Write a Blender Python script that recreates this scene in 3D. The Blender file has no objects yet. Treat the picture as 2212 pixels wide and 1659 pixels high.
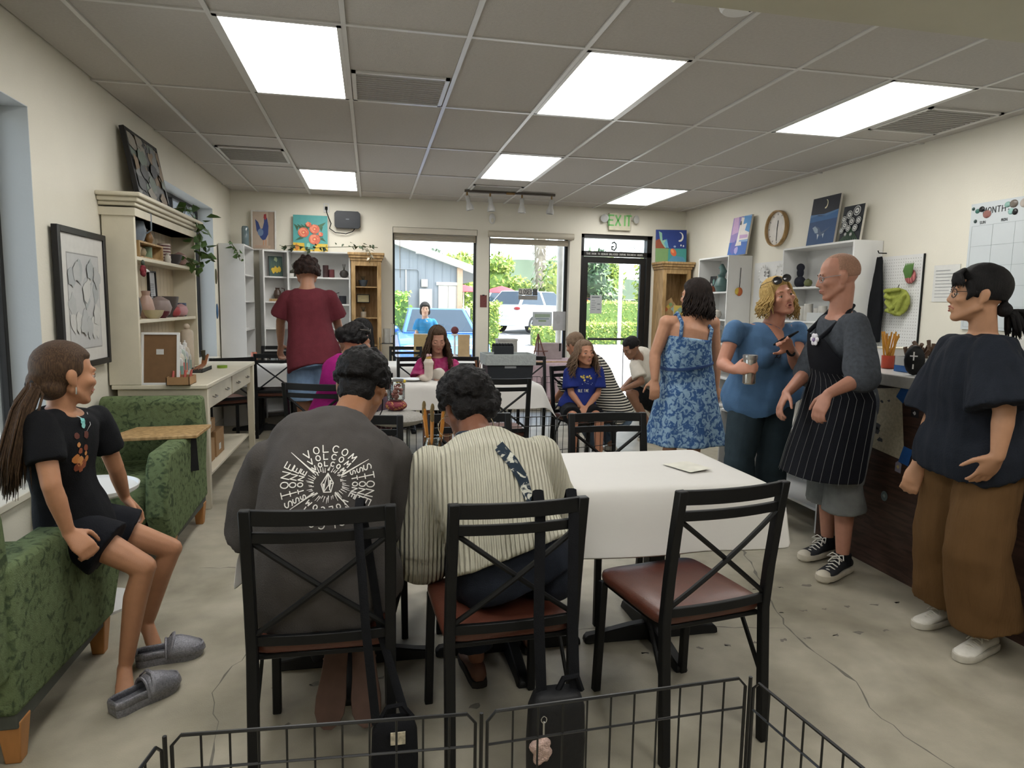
import bpy, bmesh, math, random
from mathutils import Vector as V, Matrix, noise
from mathutils.bvhtree import BVHTree

# ---------------------------------------------------------------- camera, sky, sun, exposure
SC = bpy.context.scene
COL = SC.collection
cam_d = bpy.data.cameras.new('camera'); cam = bpy.data.objects.new('camera', cam_d); COL.objects.link(cam)
YAW, PIT, ROL = .2056, .1149, .0171
cam_d.sensor_fit = 'HORIZONTAL'; cam_d.sensor_width = 36.0; cam_d.lens = 36.0*1460.4/2212
cam_d.clip_start = .05; cam_d.clip_end = 400
_f = V((math.sin(YAW)*math.cos(PIT), math.cos(YAW)*math.cos(PIT), -math.sin(PIT)))
_r = V((math.cos(YAW), -math.sin(YAW), 0)); _u = _r.cross(_f)
_r2 = _r*math.cos(ROL)+_u*math.sin(ROL); _u2 = _u*math.cos(ROL)-_r*math.sin(ROL)
_m = Matrix((_r2, _u2, -_f)).transposed().to_4x4(); _m.translation = V((0, 0, 1.4135))
cam.matrix_world = _m
SC.camera = cam
SC.view_settings.view_transform = 'Standard'; SC.view_settings.look = 'None'
SC.view_settings.gamma = 1.0; SC.view_settings.exposure = 0.0; SC.view_settings.use_curve_mapping = False
PANEL = 12.0         # radiance of the ceiling light diffusers
wd = bpy.data.worlds.new('sky'); SC.world = wd; wd.use_nodes = True
_n = wd.node_tree.nodes; _l = wd.node_tree.links
_sky = _n.new('ShaderNodeTexSky'); _sky.sky_type = 'NISHITA'; _sky.sun_disc = False
_sky.sun_elevation = math.radians(52); _sky.sun_rotation = math.radians(150); _sky.dust_density = 1.5
_n['Background'].inputs['Strength'].default_value = .85
_hs = _n.new('ShaderNodeHueSaturation'); _hs.inputs['Saturation'].default_value = .5
_l.new(_sky.outputs[0], _hs.inputs['Color']); _l.new(_hs.outputs[0], _n['Background'].inputs[0])
sd = bpy.data.lights.new('sun', 'SUN'); sd.energy = 15.0; sd.angle = .01; sd.color = (1, .95, .87)
sun = bpy.data.objects.new('sun', sd); COL.objects.link(sun)
sun.rotation_euler = V((.42, .12, .9)).to_track_quat('Z', 'Y').to_euler()
sun.location = (3, 14, 9)
SC.cycles.max_bounces = 8; SC.cycles.diffuse_bounces = 4; SC.cycles.glossy_bounces = 3
SC.cycles.transparent_max_bounces = 12; SC.cycles.transmission_bounces = 6
SC.cycles.sample_clamp_indirect = 6; SC.cycles.caustics_reflective = False; SC.cycles.caustics_refractive = False
SC.cycles.use_denoising = True

# ---------------------------------------------------------------- helpers
R = random.Random(7)
def lin(h):
    h = h.lstrip('#'); o = []
    for i in (0, 2, 4):
        c = int(h[i:i+2], 16)/255
        o.append(c/12.92 if c <= .04045 else ((c+.055)/1.055)**2.4)
    return tuple(o)
MATS = {}
def M(name, hexc=None, rough=.55, var=.12, vs=14, bump=0, bs=120, metal=0, spec=.4, stretch=None, kind=None, hex2=None, emit=0, alpha=1, sc=30, coat=0, thr=None):
    """procedural material; hexc None = the per-face colours of the mesh"""
    if name in MATS: return MATS[name]
    m = bpy.data.materials.new(name); m.use_nodes = True; MATS[name] = m
    nt = m.node_tree; N = nt.nodes; L = nt.links; b = N['Principled BSDF']
    b.inputs['Roughness'].default_value = rough; b.inputs['Metallic'].default_value = metal
    b.inputs['Specular IOR Level'].default_value = spec
    if coat: b.inputs['Coat Weight'].default_value = coat
    tc = N.new('ShaderNodeTexCoord'); mp = N.new('ShaderNodeMapping'); L.new(tc.outputs['Object'], mp.inputs[0])
    if stretch: mp.inputs['Scale'].default_value = stretch
    nz = N.new('ShaderNodeTexNoise'); nz.inputs['Scale'].default_value = vs; nz.inputs['Detail'].default_value = 5
    L.new(mp.outputs[0], nz.inputs['Vector'])
    if hexc is None:
        a = N.new('ShaderNodeAttribute'); a.attribute_name = 'Col'; base = a.outputs['Color']
    else:
        rgb = N.new('ShaderNodeRGB'); rgb.outputs[0].default_value = (*lin(hexc), 1); base = rgb.outputs[0]
    if kind:
        mx = N.new('ShaderNodeMix'); mx.data_type = 'RGBA'; mx.inputs['B'].default_value = (*lin(hex2), 1)
        L.new(base, mx.inputs['A'])
        if kind == 'wood':
            w = N.new('ShaderNodeTexNoise'); w.inputs['Scale'].default_value = sc; w.inputs['Detail'].default_value = 4; w.inputs['Distortion'].default_value = .4
            L.new(mp.outputs[0], w.inputs['Vector']); fac = w.outputs['Fac']
        elif kind == 'stripe':
            w = N.new('ShaderNodeTexWave'); w.inputs['Scale'].default_value = sc; w.wave_profile = 'SIN'
            L.new(mp.outputs[0], w.inputs['Vector']); fac = w.outputs['Fac']
        elif kind == 'stripez':
            w = N.new('ShaderNodeTexWave'); w.inputs['Scale'].default_value = sc; w.bands_direction = 'Z'
            w.inputs['Distortion'].default_value = .6; w.inputs['Detail Scale'].default_value = .5
            L.new(mp.outputs[0], w.inputs['Vector']); fac = w.outputs['Fac']
        elif kind == 'voronoi':
            w = N.new('ShaderNodeTexVoronoi'); w.inputs['Scale'].default_value = sc; w.feature = 'F1'
            L.new(mp.outputs[0], w.inputs['Vector']); fac = w.outputs['Distance']
        else:
            w = N.new('ShaderNodeTexNoise'); w.inputs['Scale'].default_value = sc; w.inputs['Detail'].default_value = 3; w.inputs['Distortion'].default_value = 1.2
            L.new(mp.outputs[0], w.inputs['Vector']); fac = w.outputs['Fac']
        rp = N.new('ShaderNodeValToRGB'); t = thr or (.4, .62)
        rp.color_ramp.elements[0].position = t[0]; rp.color_ramp.elements[1].position = t[1]
        L.new(fac, rp.inputs[0]); L.new(rp.outputs[0], mx.inputs['Factor']); base = mx.outputs['Result']
    if var:
        mr = N.new('ShaderNodeMapRange'); mr.inputs['From Min'].default_value = .25; mr.inputs['From Max'].default_value = .75
        mr.inputs['To Min'].default_value = 1-var; mr.inputs['To Max'].default_value = 1+var
        L.new(nz.outputs['Fac'], mr.inputs['Value'])
        vm = N.new('ShaderNodeVectorMath'); vm.operation = 'SCALE'
        L.new(base, vm.inputs[0]); L.new(mr.outputs[0], vm.inputs['Scale']); base = vm.outputs[0]
    L.new(base, b.inputs['Base Color'])
    if bump:
        n2 = N.new('ShaderNodeTexNoise'); n2.inputs['Scale'].default_value = bs; n2.inputs['Detail'].default_value = 3
        L.new(mp.outputs[0], n2.inputs['Vector'])
        bp = N.new('ShaderNodeBump'); bp.inputs['Strength'].default_value = bump; bp.inputs['Distance'].default_value = .01
        L.new(n2.outputs['Fac'], bp.inputs['Height']); L.new(bp.outputs[0], b.inputs['Normal'])
    if emit:
        L.new(base, b.inputs['Emission Color']); b.inputs['Emission Strength'].default_value = emit
    if alpha < 1: b.inputs['Alpha'].default_value = alpha
    return m
def glass(name, tint=(1, 1, 1), a=.10, rough=.02):
    if name in MATS: return MATS[name]
    m = bpy.data.materials.new(name); m.use_nodes = True; MATS[name] = m
    N = m.node_tree.nodes; L = m.node_tree.links; N.remove(N['Principled BSDF'])
    t = N.new('ShaderNodeBsdfTransparent'); t.inputs[0].default_value = (*tint, 1)
    g = N.new('ShaderNodeBsdfGlossy'); g.inputs['Roughness'].default_value = rough
    fr = N.new('ShaderNodeFresnel'); fr.inputs['IOR'].default_value = 1.45
    mt = N.new('ShaderNodeMath'); mt.operation = 'MULTIPLY_ADD'; mt.inputs[1].default_value = .8; mt.inputs[2].default_value = a*.2
    L.new(fr.outputs[0], mt.inputs[0])
    mx = N.new('ShaderNodeMixShader'); L.new(mt.outputs[0], mx.inputs[0]); L.new(t.outputs[0], mx.inputs[1]); L.new(g.outputs[0], mx.inputs[2])
    L.new(mx.outputs[0], N['Material Output'].inputs[0])
    return m
def paint(rough=.5, bump=0, name=None):
    return M(name or 'painted_%d_%d' % (rough*100, bump*100), None, rough, .05, 25, bump, 150)

def setp(o, label=None, cat=None, group=None, kind=None):
    for k, v in (('label', label), ('category', cat), ('group', group), ('kind', kind)):
        if v: o[k] = v
    return o
def thing(name, label, cat, loc=(0, 0, 0), rz=0, group=None):
    o = bpy.data.objects.new(name, None); COL.objects.link(o); o.empty_display_size = .1
    o.location = loc; o.rotation_euler = (0, 0, rz)
    return setp(o, label, cat, group)
def wmat(o):
    m = Matrix.Identity(4)
    while o: m = o.matrix_basis @ m; o = o.parent
    return m
def dup(root, loc=None, rz=None, label=None, group=None):
    def cp(o, par):
        c = o.copy(); COL.objects.link(c)
        if par: c.parent = par
        for ch in KIDS.get(o.name, ()): 
            k = cp(ch, c); KIDS.setdefault(c.name, []).append(k)
        return c
    r = cp(root, None)
    if loc is not None: r.location = loc
    if rz is not None: r.rotation_euler = (0, 0, rz)
    if label: r['label'] = label
    if group: r['group'] = group
    return r
KIDS = {}
def ease(v): return v
class MB:
    def __init__(s): s.v = []; s.f = []; s.c = []
    def add(s, vs, fs, col=None):
        n = len(s.v); s.v += [tuple(p) for p in vs]; s.f += [tuple(i+n for i in f) for f in fs]
        c = lin(col) if isinstance(col, str) else (col or (1, 1, 1)); s.c += [c]*len(fs); return s
    def box(s, c, d, col=None, T=None, rz=0, taper=1):
        x, y, z = d[0]/2, d[1]/2, d[2]/2; c = V(c)
        vs = [V((i*x*(taper if k > 0 else 1), j*y*(taper if k > 0 else 1), k*z)) for k in (-1, 1) for j in (-1, 1) for i in (-1, 1)]
        if rz: vs = [Matrix.Rotation(rz, 3, 'Z') @ v for v in vs]
        vs = [c+v for v in vs]
        if T: vs = [T @ v for v in vs]
        return s.add(vs, [(0, 2, 3, 1), (4, 5, 7, 6), (0, 1, 5, 4), (2, 6, 7, 3), (0, 4, 6, 2), (1, 3, 7, 5)], col)
    def bx(s, x0, x1, y0, y1, z0, z1, col=None, T=None):
        return s.box(((x0+x1)/2, (y0+y1)/2, (z0+z1)/2), (abs(x1-x0), abs(y1-y0), abs(z1-z0)), col, T)
    def beam(s, p0, p1, w, h, up=(0, 0, 1), col=None):
        p0, p1 = V(p0), V(p1); d = (p1-p0).normalized(); a = d.cross(V(up))
        if a.length < 1e-4: a = d.cross(V((1, 0, 0)))
        a.normalize(); b = a.cross(d)
        vs = [p+a*i*w/2+b*j*h/2 for p in (p0, p1) for j in (-1, 1) for i in (-1, 1)]
        return s.add(vs, [(0, 2, 3, 1), (4, 5, 7, 6), (0, 1, 5, 4), (2, 6, 7, 3), (0, 4, 6, 2), (1, 3, 7, 5)], col)
    def rings(s, rs, col=None, caps=True, closed=False):
        n = len(rs[0]); vs = [p for r in rs for p in r]; fs = []
        k = len(rs)
        for i in range(k if closed else k-1):
            a, b = i*n, ((i+1) % k)*n
            for j in range(n): fs.append((a+j, a+(j+1) % n, b+(j+1) % n, b+j))
        if caps and not closed: fs += [tuple(range(n-1, -1, -1)), tuple(range((k-1)*n, k*n))]
        return s.add(vs, fs, col)
    def tube(s, pts, r, n=8, col=None, caps=True, closed=False, flat=1, up=None):
        pts = [V(p) for p in pts]; k = len(pts); rs = r if isinstance(r, (list, tuple)) else [r]*k
        a = None; out = []
        for i in range(k):
            if closed: d = pts[(i+1) % k]-pts[i-1]
            else: d = pts[min(i+1, k-1)]-pts[max(i-1, 0)]
            if d.length < 1e-9: d = V((0, 0, 1))
            d.normalize()
            if a is None:
                a = d.cross(V(up) if up else V((0, 0, 1)))
                if a.length < .05: a = d.cross(V((1, 0, 0)))
            a = a-d*a.dot(d)
            if a.length < 1e-6: a = d.orthogonal()
            a.normalize(); b = d.cross(a)
            out.append([pts[i]+a*math.cos(t)*rs[i]+b*math.sin(t)*rs[i]*flat for t in (2*math.pi*j/n for j in range(n))])
        return s.rings(out, col, caps, closed)
    def cap(s, p0, p1, r0, r1, n=10, col=None):   # round-ended tapered limb
        p0, p1 = V(p0), V(p1); d = p1-p0; L = d.length
        if L < 1e-6: return s.ell(p0, (r0,)*3, col=col)
        d = d/L; pts = []; rr = []
        for t in (-90, -60, -30): pts.append(p0+d*r0*math.sin(math.radians(t))*.98); rr.append(max(r0*math.cos(math.radians(t)), r0*.08))
        pts.append(p0); rr.append(r0); pts.append(p1); rr.append(r1)
        for t in (30, 60, 90): pts.append(p1+d*r1*math.sin(math.radians(t))*.98); rr.append(max(r1*math.cos(math.radians(t)), r1*.08))
        return s.tube(pts, rr, n, col)
    def ell(s, c, r, col=None, T=None, n=12, m=8, fn=None):
        c = V(c); vs = [V((0, 0, -1))]; fs = []
        for i in range(1, m):
            ph = -math.pi/2+math.pi*i/m
            for j in range(n):
                th = 2*math.pi*j/n; vs.append(V((math.cos(ph)*math.cos(th), math.cos(ph)*math.sin(th), math.sin(ph))))
        vs.append(V((0, 0, 1)))
        for j in range(n): fs.append((0, 1+(j+1) % n, 1+j))
        for i in range(m-2):
            for j in range(n):
                a = 1+i*n; fs.append((a+j, a+(j+1) % n, a+n+(j+1) % n, a+n+j))
        a = 1+(m-2)*n
        for j in range(n): fs.append((a+j, a+(j+1) % n, len(vs)-1))
        if fn: vs = [v*fn(v) for v in vs]
        vs = [c+V((v.x*r[0], v.y*r[1], v.z*r[2])) for v in vs]
        if T: vs = [T @ v for v in vs]
        return s.add(vs, fs, col)
    def lathe(s, prof, c=(0, 0, 0), n=16, col=None, T=None, caps=True):
        c = V(c); rs = [[c+V((r*math.cos(2*math.pi*j/n), r*math.sin(2*math.pi*j/n), z)) for j in range(n)] for r, z in prof]
        if T: rs = [[T @ p for p in r] for r in rs]
        return s.rings(rs, col, caps)
    def poly(s, pts, o, ux, uy, th=.0006, col=None, lift=0):   # flat 2-D outline placed on a plane, with a little thickness
        o, ux, uy = V(o), V(ux), V(uy); n = ux.cross(uy).normalized(); a = []
        area = sum(pts[i][0]*pts[(i+1) % len(pts)][1]-pts[(i+1) % len(pts)][0]*pts[i][1] for i in range(len(pts)))
        if area < 0: pts = pts[::-1]
        k = len(pts)
        vs = [o+ux*p[0]+uy*p[1]+n*(lift) for p in pts]+[o+ux*p[0]+uy*p[1]+n*(lift+th) for p in pts]
        fs = [tuple(range(k-1, -1, -1)), tuple(range(k, 2*k))]+[(i, (i+1) % k, k+(i+1) % k, k+i) for i in range(k)]
        return s.add(vs, fs, col)
    def build(s, name, mat, parent=None, bev=0, seg=2, world=False, angle=38, rawsmooth=None):
        vs = s.v
        if world and parent:
            iv = wmat(parent).inverted(); vs = [iv @ V(p) for p in vs]
        me = bpy.data.meshes.new(name); me.from_pydata([tuple(p) for p in vs], [], s.f)
        if any(c != (1, 1, 1) for c in s.c):
            at = me.color_attributes.new('Col', 'FLOAT_COLOR', 'CORNER'); buf = []
            for f, c in zip(s.f, s.c): buf += [c[0], c[1], c[2], 1.0]*len(f)
            at.data.foreach_set('color', buf)
        return link(name, me, mat, parent, bev, seg, angle)
def link(name, me, mat, parent=None, bev=0, seg=2, angle=38):
    me.materials.clear(); me.materials.append(mat)
    me.shade_smooth()
    if angle < 180: me.set_sharp_from_angle(angle=math.radians(angle))
    o = bpy.data.objects.new(name, me); COL.objects.link(o)
    if parent: o.parent = parent; KIDS.setdefault(parent.name, []).append(o)
    if bev:
        md = o.modifiers.new('bevel', 'BEVEL'); md.width = bev; md.segments = seg; md.limit_method = 'ANGLE'; md.angle_limit = math.radians(40)
    return o
def struct(o): o['kind'] = 'structure'; return o
# --- voxel union in a side scene
TS = bpy.data.scenes.new('side'); 
def union(mb, vox, smooth=3, amp=0, freq=9, stretch=(1, 1, 1), fine=0):
    me = bpy.data.meshes.new('t'); me.from_pydata(mb.v, [], mb.f)
    o = bpy.data.objects.new('t', me); TS.collection.objects.link(o)
    r = o.modifiers.new('r', 'REMESH'); r.mode = 'VOXEL'; r.voxel_size = vox
    if smooth:
        sm = o.modifiers.new('s', 'SMOOTH'); sm.factor = .5; sm.iterations = smooth
    vl = TS.view_layers[0]; vl.update(); dg = vl.depsgraph
    res = bpy.data.meshes.new_from_object(o.evaluated_get(dg), preserve_all_data_layers=False, depsgraph=dg)
    bpy.data.objects.remove(o); bpy.data.meshes.remove(me)
    if amp:
        n = len(res.vertices); co = [0.0]*(3*n); no = [0.0]*(3*n)
        res.vertices.foreach_get('co', co); res.vertices.foreach_get('normal', no)
        for i in range(n):
            x, y, z = co[3*i:3*i+3]
            q = V((x*freq*stretch[0], y*freq*stretch[1], z*freq*stretch[2]))
            d = amp*(noise.noise(q)+.5*noise.noise(q*2.3))
            if fine: d += fine*noise.noise(V((x, y, z))*90)
            co[3*i] += no[3*i]*d; co[3*i+1] += no[3*i+1]*d; co[3*i+2] += no[3*i+2]*d
        res.vertices.foreach_set('co', co); res.update()
    return res
def place(me, name, mat, parent, angle=180):
    iv = wmat(parent).inverted() if parent else Matrix.Identity(4)
    me.transform(iv); me.name = name
    return link(name, me, mat, parent, angle=angle)
# --- hand-drawn stroke lettering: polylines in a 1 x 1 box
ST = {'A': ['0,0 .5,1 1,0', '.2,.4 .8,.4'], 'B': ['0,0 0,1 .7,.95 .75,.6 0,.52 .8,.45 .85,.08 0,0'], 'C': ['.95,.85 .6,1 .2,.9 0,.5 .2,.1 .6,0 .95,.15'],
'D': ['0,0 0,1 .6,.95 .95,.5 .6,.05 0,0'], 'E': ['1,1 0,1 0,0 1,0', '0,.52 .8,.52'], 'F': ['1,1 0,1 0,0', '0,.52 .8,.52'], 'G': ['.95,.85 .5,1 .1,.8 .05,.3 .4,0 .95,.1 .95,.45 .55,.45'],
'H': ['0,0 0,1', '1,0 1,1', '0,.5 1,.5'], 'I': ['.5,0 .5,1'], 'J': ['.9,1 .9,.2 .5,0 .1,.2'], 'K': ['0,0 0,1', '.9,1 0,.45 .95,0'], 'L': ['0,1 0,0 .9,0'],
'M': ['0,0 .1,1 .5,.35 .9,1 1,0'], 'N': ['0,0 0,1 1,0 1,1'], 'O': ['.5,0 .1,.2 0,.55 .2,.92 .55,1 .9,.82 1,.45 .85,.12 .5,0'], 'P': ['0,0 0,1 .8,.95 .85,.55 0,.48'],
'Q': ['.5,0 .1,.2 0,.55 .2,.92 .55,1 .9,.82 1,.45 .85,.12 .5,0', '.6,.3 1,-.05'], 'R': ['0,0 0,1 .8,.95 .85,.58 0,.5 .95,0'], 'S': ['.95,.85 .55,1 .1,.85 .15,.6 .8,.42 .92,.15 .5,0 .05,.15'],
'T': ['0,1 1,1', '.5,1 .5,0'], 'U': ['0,1 0,.25 .4,0 .8,.1 1,.4 1,1'], 'V': ['0,1 .5,0 1,1'], 'W': ['0,1 .25,0 .5,.7 .75,0 1,1'], 'X': ['0,0 1,1', '0,1 1,0'], 'Y': ['0,1 .5,.5 1,1', '.5,.5 .5,0'],
'Z': ['0,1 1,1 0,0 1,0'], '1': ['.2,.8 .5,1 .5,0'], '2': ['.05,.8 .5,1 .9,.75 .05,0 .95,0'], '3': ['.05,.9 .8,.9 .4,.55 .9,.3 .5,0 .05,.1'], '4': ['.7,0 .7,1 .05,.35 .95,.35'], '5': ['.9,1 .1,1 .1,.55 .8,.5 .85,.1 .05,0'],
'6': ['.8,1 .1,.5 .2,.05 .8,.05 .85,.45 .15,.45'], '7': ['.05,1 .95,1 .35,0'], '8': ['.5,.5 .1,.75 .5,1 .9,.75 .5,.5 .05,.2 .5,0 .95,.2 .5,.5'], '9': ['.8,.5 .2,.55 .15,.95 .8,.95 .8,.5 .5,0'], '0': ['.5,0 .05,.5 .5,1 .95,.5 .5,0'], ' ': [], ':': ['.4,.2 .6,.2', '.4,.7 .6,.7'], '-': ['.1,.5 .9,.5'], '.': ['.4,0 .6,0.05']}
def strokes(txt, h=1, w=.62, gap=.3):
    out = []; x = 0
    for ch in txt:
        for st in ST.get(ch, []):
            out.append([(x+float(p.split(',')[0])*w*h, float(p.split(',')[1])*h) for p in st.split()])
        x += (w*(.4 if ch in 'I:.' else 1)+gap)*h
    return out, x-gap*h
def ribbon(mb, pts, wd, o, ux, uy, th=.0008, lift=.0005, col=None):
    """a flat pen stroke on a plane"""
    for a, b in zip(pts[:-1], pts[1:]):
        d = V((b[0]-a[0], b[1]-a[1])); L = d.length
        if L < 1e-6: continue
        d /= L; n = V((-d.y, d.x))*wd/2; a2 = V(a[:2])-d*wd*.3; b2 = V(b[:2])+d*wd*.3
        mb.poly([tuple(a2-n), tuple(b2-n), tuple(b2+n), tuple(a2+n)], o, ux, uy, th, col, lift)
def text(mb, txt, o, ux, uy, h, wd, col=None, lift=.0005, w=.62, gap=.3, center=True, mirror=False):
    st, W = strokes(txt, h, w, gap)
    for s_ in st:
        p = [((x-W/2 if center else x)*(-1 if mirror else 1), y) for x, y in s_]
        ribbon(mb, p, wd, o, ux, uy, .0008, lift, col)
    return W
# ---------------------------------------------------------------- the room
LW, RW, BW, CE = -1.67, 4.28, 8.9, 2.74
wallm = M('wall_paint', '#dad6c8', .5, .03, 3, .12, 90, spec=.35)
wallm2 = M('jamb_paint', '#c3c9cb', .45, .03, 3, .05, 90)
trimm = M('trim_paint', '#cfcabb', .45, .03, 5)
floorm = M('concrete', '#a9a392', .42, .16, 7, .16, 200, spec=.38, kind='noise', hex2='#8b8574', sc=1.7, thr=(.42, .75))
darkm = M('black_metal', '#0e0f10', .5, .12, 30, .05, 200, spec=.28)
tilem = M('ceiling_tile', '#bab6b0', .9, .05, 60, .35, 220, spec=.1)
gridm = M('grid_metal', '#c9c8c4', .35, .03, 10, spec=.5)
ventm = M('vent_grille', '#a5a39d', .6, .05, 60)
white = M('white_laminate', '#d4d4d2', .4, .03, 8, spec=.4)
creamp = M('cream_paint', '#cfc8b4', .45, .05, 9, .05, 60)
woodm = M('pale_wood', '#b39468', .5, .15, 4, .05, 60, stretch=(6, 6, 1), kind='wood', hex2='#94764c', sc=6)

b = MB(); b.bx(-1.95, 4.5, -2.6, 9.1, -.12, 0)
floor = struct(b.build('floor', floorm))
crackm = M('crack_filler', '#6f6c63', .7, .1, 40); spotm = M('glue_spot', '#77736a', .6, .2, 60)
def crack(pts, w0):
    pts2 = []; rr = random.Random(3)
    for a, c in zip(pts[:-1], pts[1:]):
        n = max(2, int((V(a)-V(c)).length/.05))
        for i in range(n):
            q = V(a).lerp(V(c), i/n); pts2.append(q+V((rr.uniform(-1, 1), rr.uniform(-1, 1)))*.009)
    pts2.append(V(pts[-1])); L = []; Rr = []
    for i, p in enumerate(pts2):
        d = (pts2[min(i+1, len(pts2)-1)]-pts2[max(i-1, 0)]).normalized(); nn = V((-d.y, d.x)); w = w0*(.5+rr.random()**3*3)
        L.append(p+nn*w/2); Rr.append(p-nn*w/2)
    m = MB(); vs = [(p.x, p.y, .0004) for p in L]+[(p.x, p.y, .0004) for p in Rr]; k = len(L)
    m.add(vs, [(k+i, k+i+1, i+1, i) for i in range(k-1)]); return m
crack([(2.17, 3.57), (1.92, 2.88), (1.81, 2.56), (1.8, 2.35), (1.81, 2.12), (1.74, 1.97), (1.75, 1.8), (1.77, 1.68), (1.80, 1.4), (1.7, .9)], .006).build('crack', crackm, floor)
crack([(1.81, 2.57), (1.53, 2.63), (1.2, 2.72), (.6, 2.7)], .003).build('crack', crackm, floor)
crack([(-.45, 1.7), (-.52, 2.29), (-.58, 2.47), (-.54, 2.65), (-.35, 3.1), (-.4, 4)], .003).build('crack', crackm, floor)
crack([(-.9, 3.72), (-.4, 3.66), (-.1, 3.75)], .003).build('crack', crackm, floor)
for y0, xs in ((2.475, [1.10, 1.34, 1.47, 1.6, 1.73, 1.85, 1.99, 2.11, 2.24, -.35, -.22, .02]), (2.72, [1.75, 1.88, 2.0, 2.11, 2.24, 2.39, 2.52]), (2.23, [-.30, -.42, .35, .6]), (1.95, [-.42, -.66, -.78]), (2.98, [1.9, 2.05, 2.2])):
    for x in xs:
        m = MB(); ra = R.uniform(.012, .026); m.add([(x+math.cos(t)*ra*R.uniform(.7, 1.4), y0+R.uniform(-.01, .01)+math.sin(t)*ra*.6*R.uniform(.6, 1.2), .0004) for t in [k*.7 for k in range(9)]], [tuple(range(9))])
        m.build('stain', spotm, floor)

# ceiling: 2 x 4 ft tiles in a metal grid
ceil = struct(bpy.data.objects.new('ceiling', None)); COL.objects.link(ceil); ceil['kind'] = 'structure'
GX0, GY0, GW, GL = -.1228, 3.519, .61, 1.2392
b = MB(); b.bx(-1.95, 4.5, -2.6, 9.1, 2.80, 2.9); b.build('deck', M('deck', '#777570', .9), ceil)
LIGHTS = {(-1, 0), (2, 0), (5, 0), (-1, 3), (2, 2), (5, 3), (-1, -2), (-1, -4), (2, -3), (5, -3)}  # left panels overhead and far behind are unseen, added to brighten the room
tiles = {}
for j in range(-3, 8):
    for i in range(-5, 5):
        x0, x1 = max(GX0+GW*j, LW), min(GX0+GW*(j+1), RW); y0, y1 = max(GY0+GL*i, -2.6), min(GY0+GL*(i+1), BW)
        if x1-x0 < .03 or y1-y0 < .03 or (j, i) in LIGHTS: continue
        key = (round(x1-x0, 3), round(y1-y0, 3))
        if key not in tiles:
            m = MB(); m.bx(0, x1-x0-.022, 0, y1-y0-.022, 0, .018); o = m.build('tile', tilem, ceil, bev=.003, seg=1); tiles[key] = o
        else:
            o = tiles[key].copy(); COL.objects.link(o)
        o.location = (x0+.011, y0+.011, CE+R.uniform(.003, .009))
for j in range(-2, 8):
    m = MB(); m.bx(GX0+GW*j-.012, GX0+GW*j+.012, -2.6, BW, CE-.002, CE+.03); m.build('grid_bar', gridm, ceil)
for i in range(-4, 5):
    m = MB(); m.bx(LW, RW, GY0+GL*i-.012, GY0+GL*i+.012, CE-.001, CE+.03); m.build('grid_bar', gridm, ceil)
em = bpy.data.materials.new('diffuser_light'); em.use_nodes = True
bb = em.node_tree.nodes['Principled BSDF']; bb.inputs['Base Color'].default_value = (.9, .9, .9, 1); bb.inputs['Emission Color'].default_value = (1, .985, .95, 1); bb.inputs['Emission Strength'].default_value = PANEL
wherel = {(-1, 0): 'large ceiling light panel nearest the left wall, upper left', (2, 0): 'ceiling light panel in the middle, nearest one', (5, 0): 'long slanting ceiling light panel near the right wall, front row', (-1, 3): 'small far ceiling light panel left of the track lights', (2, 2): 'far ceiling light panel just in front of the track lights', (5, 3): 'far ceiling light panel by the right wall near the exit sign'}
for (j, i) in sorted(LIGHTS):
    t = thing('ceiling_light', wherel.get((j, i)) or 'ceiling light panel out of view, '+{(-1, -2): 'added overhead on the left for brightness', (-1, -4): 'added far behind on the left for brightness', (2, -3): 'behind in the middle', (5, -3): 'behind on the right'}[(j, i)], 'ceiling light', (GX0+GW*(j+.5), GY0+GL*(i+.5), CE), group='ceiling light panels')
    m = MB(); w, l = GW/2-.012, GL/2-.012
    for a in ((-w, -w+.022, -l, l), (w-.022, w, -l, l), (-w, w, -l, -l+.022), (-w, w, l-.022, l)): m.bx(*a, -.004, .03)
    m.build('frame', gridm, t)
    m = MB(); m.bx(-w+.02, w-.02, -l+.02, l-.02, .004, .012); m.build('diffuser', em, t)
for (x, y, lb) in ((.18, 4.45, 'square ceiling vent beside the large left light panel'), (-1.03, 6.7, 'square ceiling vent by the left wall'), (1.4, 7.9, 'square ceiling vent behind the far middle light panel'), (3.84, 4.2, 'square ceiling vent near the right wall')):
    t = thing('ceiling_vent', lb, 'vent', (x, y, CE-.004), group='ceiling vents'); m = MB(); a, c = .285, .26
    for q in ((-a, -c, -a, a), (c, a, -a, a), (-a, a, -a, -c), (-a, a, c, a)): m.bx(*q, -.004, .008)
    m.build('frame', gridm, t)
    m = MB(); m.bx(-c, c, -c, c, .004, .01); m.build('backing', ventm, t)
    sl = None
    for k in range(13):
        if sl is None:
            m = MB(); m.bx(-c, c, -.005, .005, -.002, .006); sl = m.build('slat', ventm, t)
        else:
            o = sl.copy(); COL.objects.link(o); sl2 = o
        (sl if k == 0 else o).location = (0, -c+.04*k+.02, 0)
b = MB(); b.bx(1.15, 4.27, 1.9, 2.62, 2.6, 2.73); struct(b.build('trim_1', M('soffit_paint', '#b1ad98', .6, .04, 4), bev=.012)).name = 'trim_1'
t = thing('smoke_detector', 'round white smoke detector on the ceiling at the top of the picture', 'smoke detector', (1.56, 2.83, CE-.004))
m = MB(); m.lathe([(.02, -.042), (.066, -.04), (.078, -.028), (.082, -.012), (.074, -.010)], n=28); m.build('cover', white, t); m = MB(); m.lathe([(.088, -.012), (.09, -.004), (.086, .0)], n=28); m.build('base', trimm, t)
m = MB(); m.lathe([(.004, -.046), (.006, -.044), (.006, -.038)], c=(.045, -.02, 0), n=8); m.build('indicator', M('dark_dot', '#2a2a2a'), t)

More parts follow.
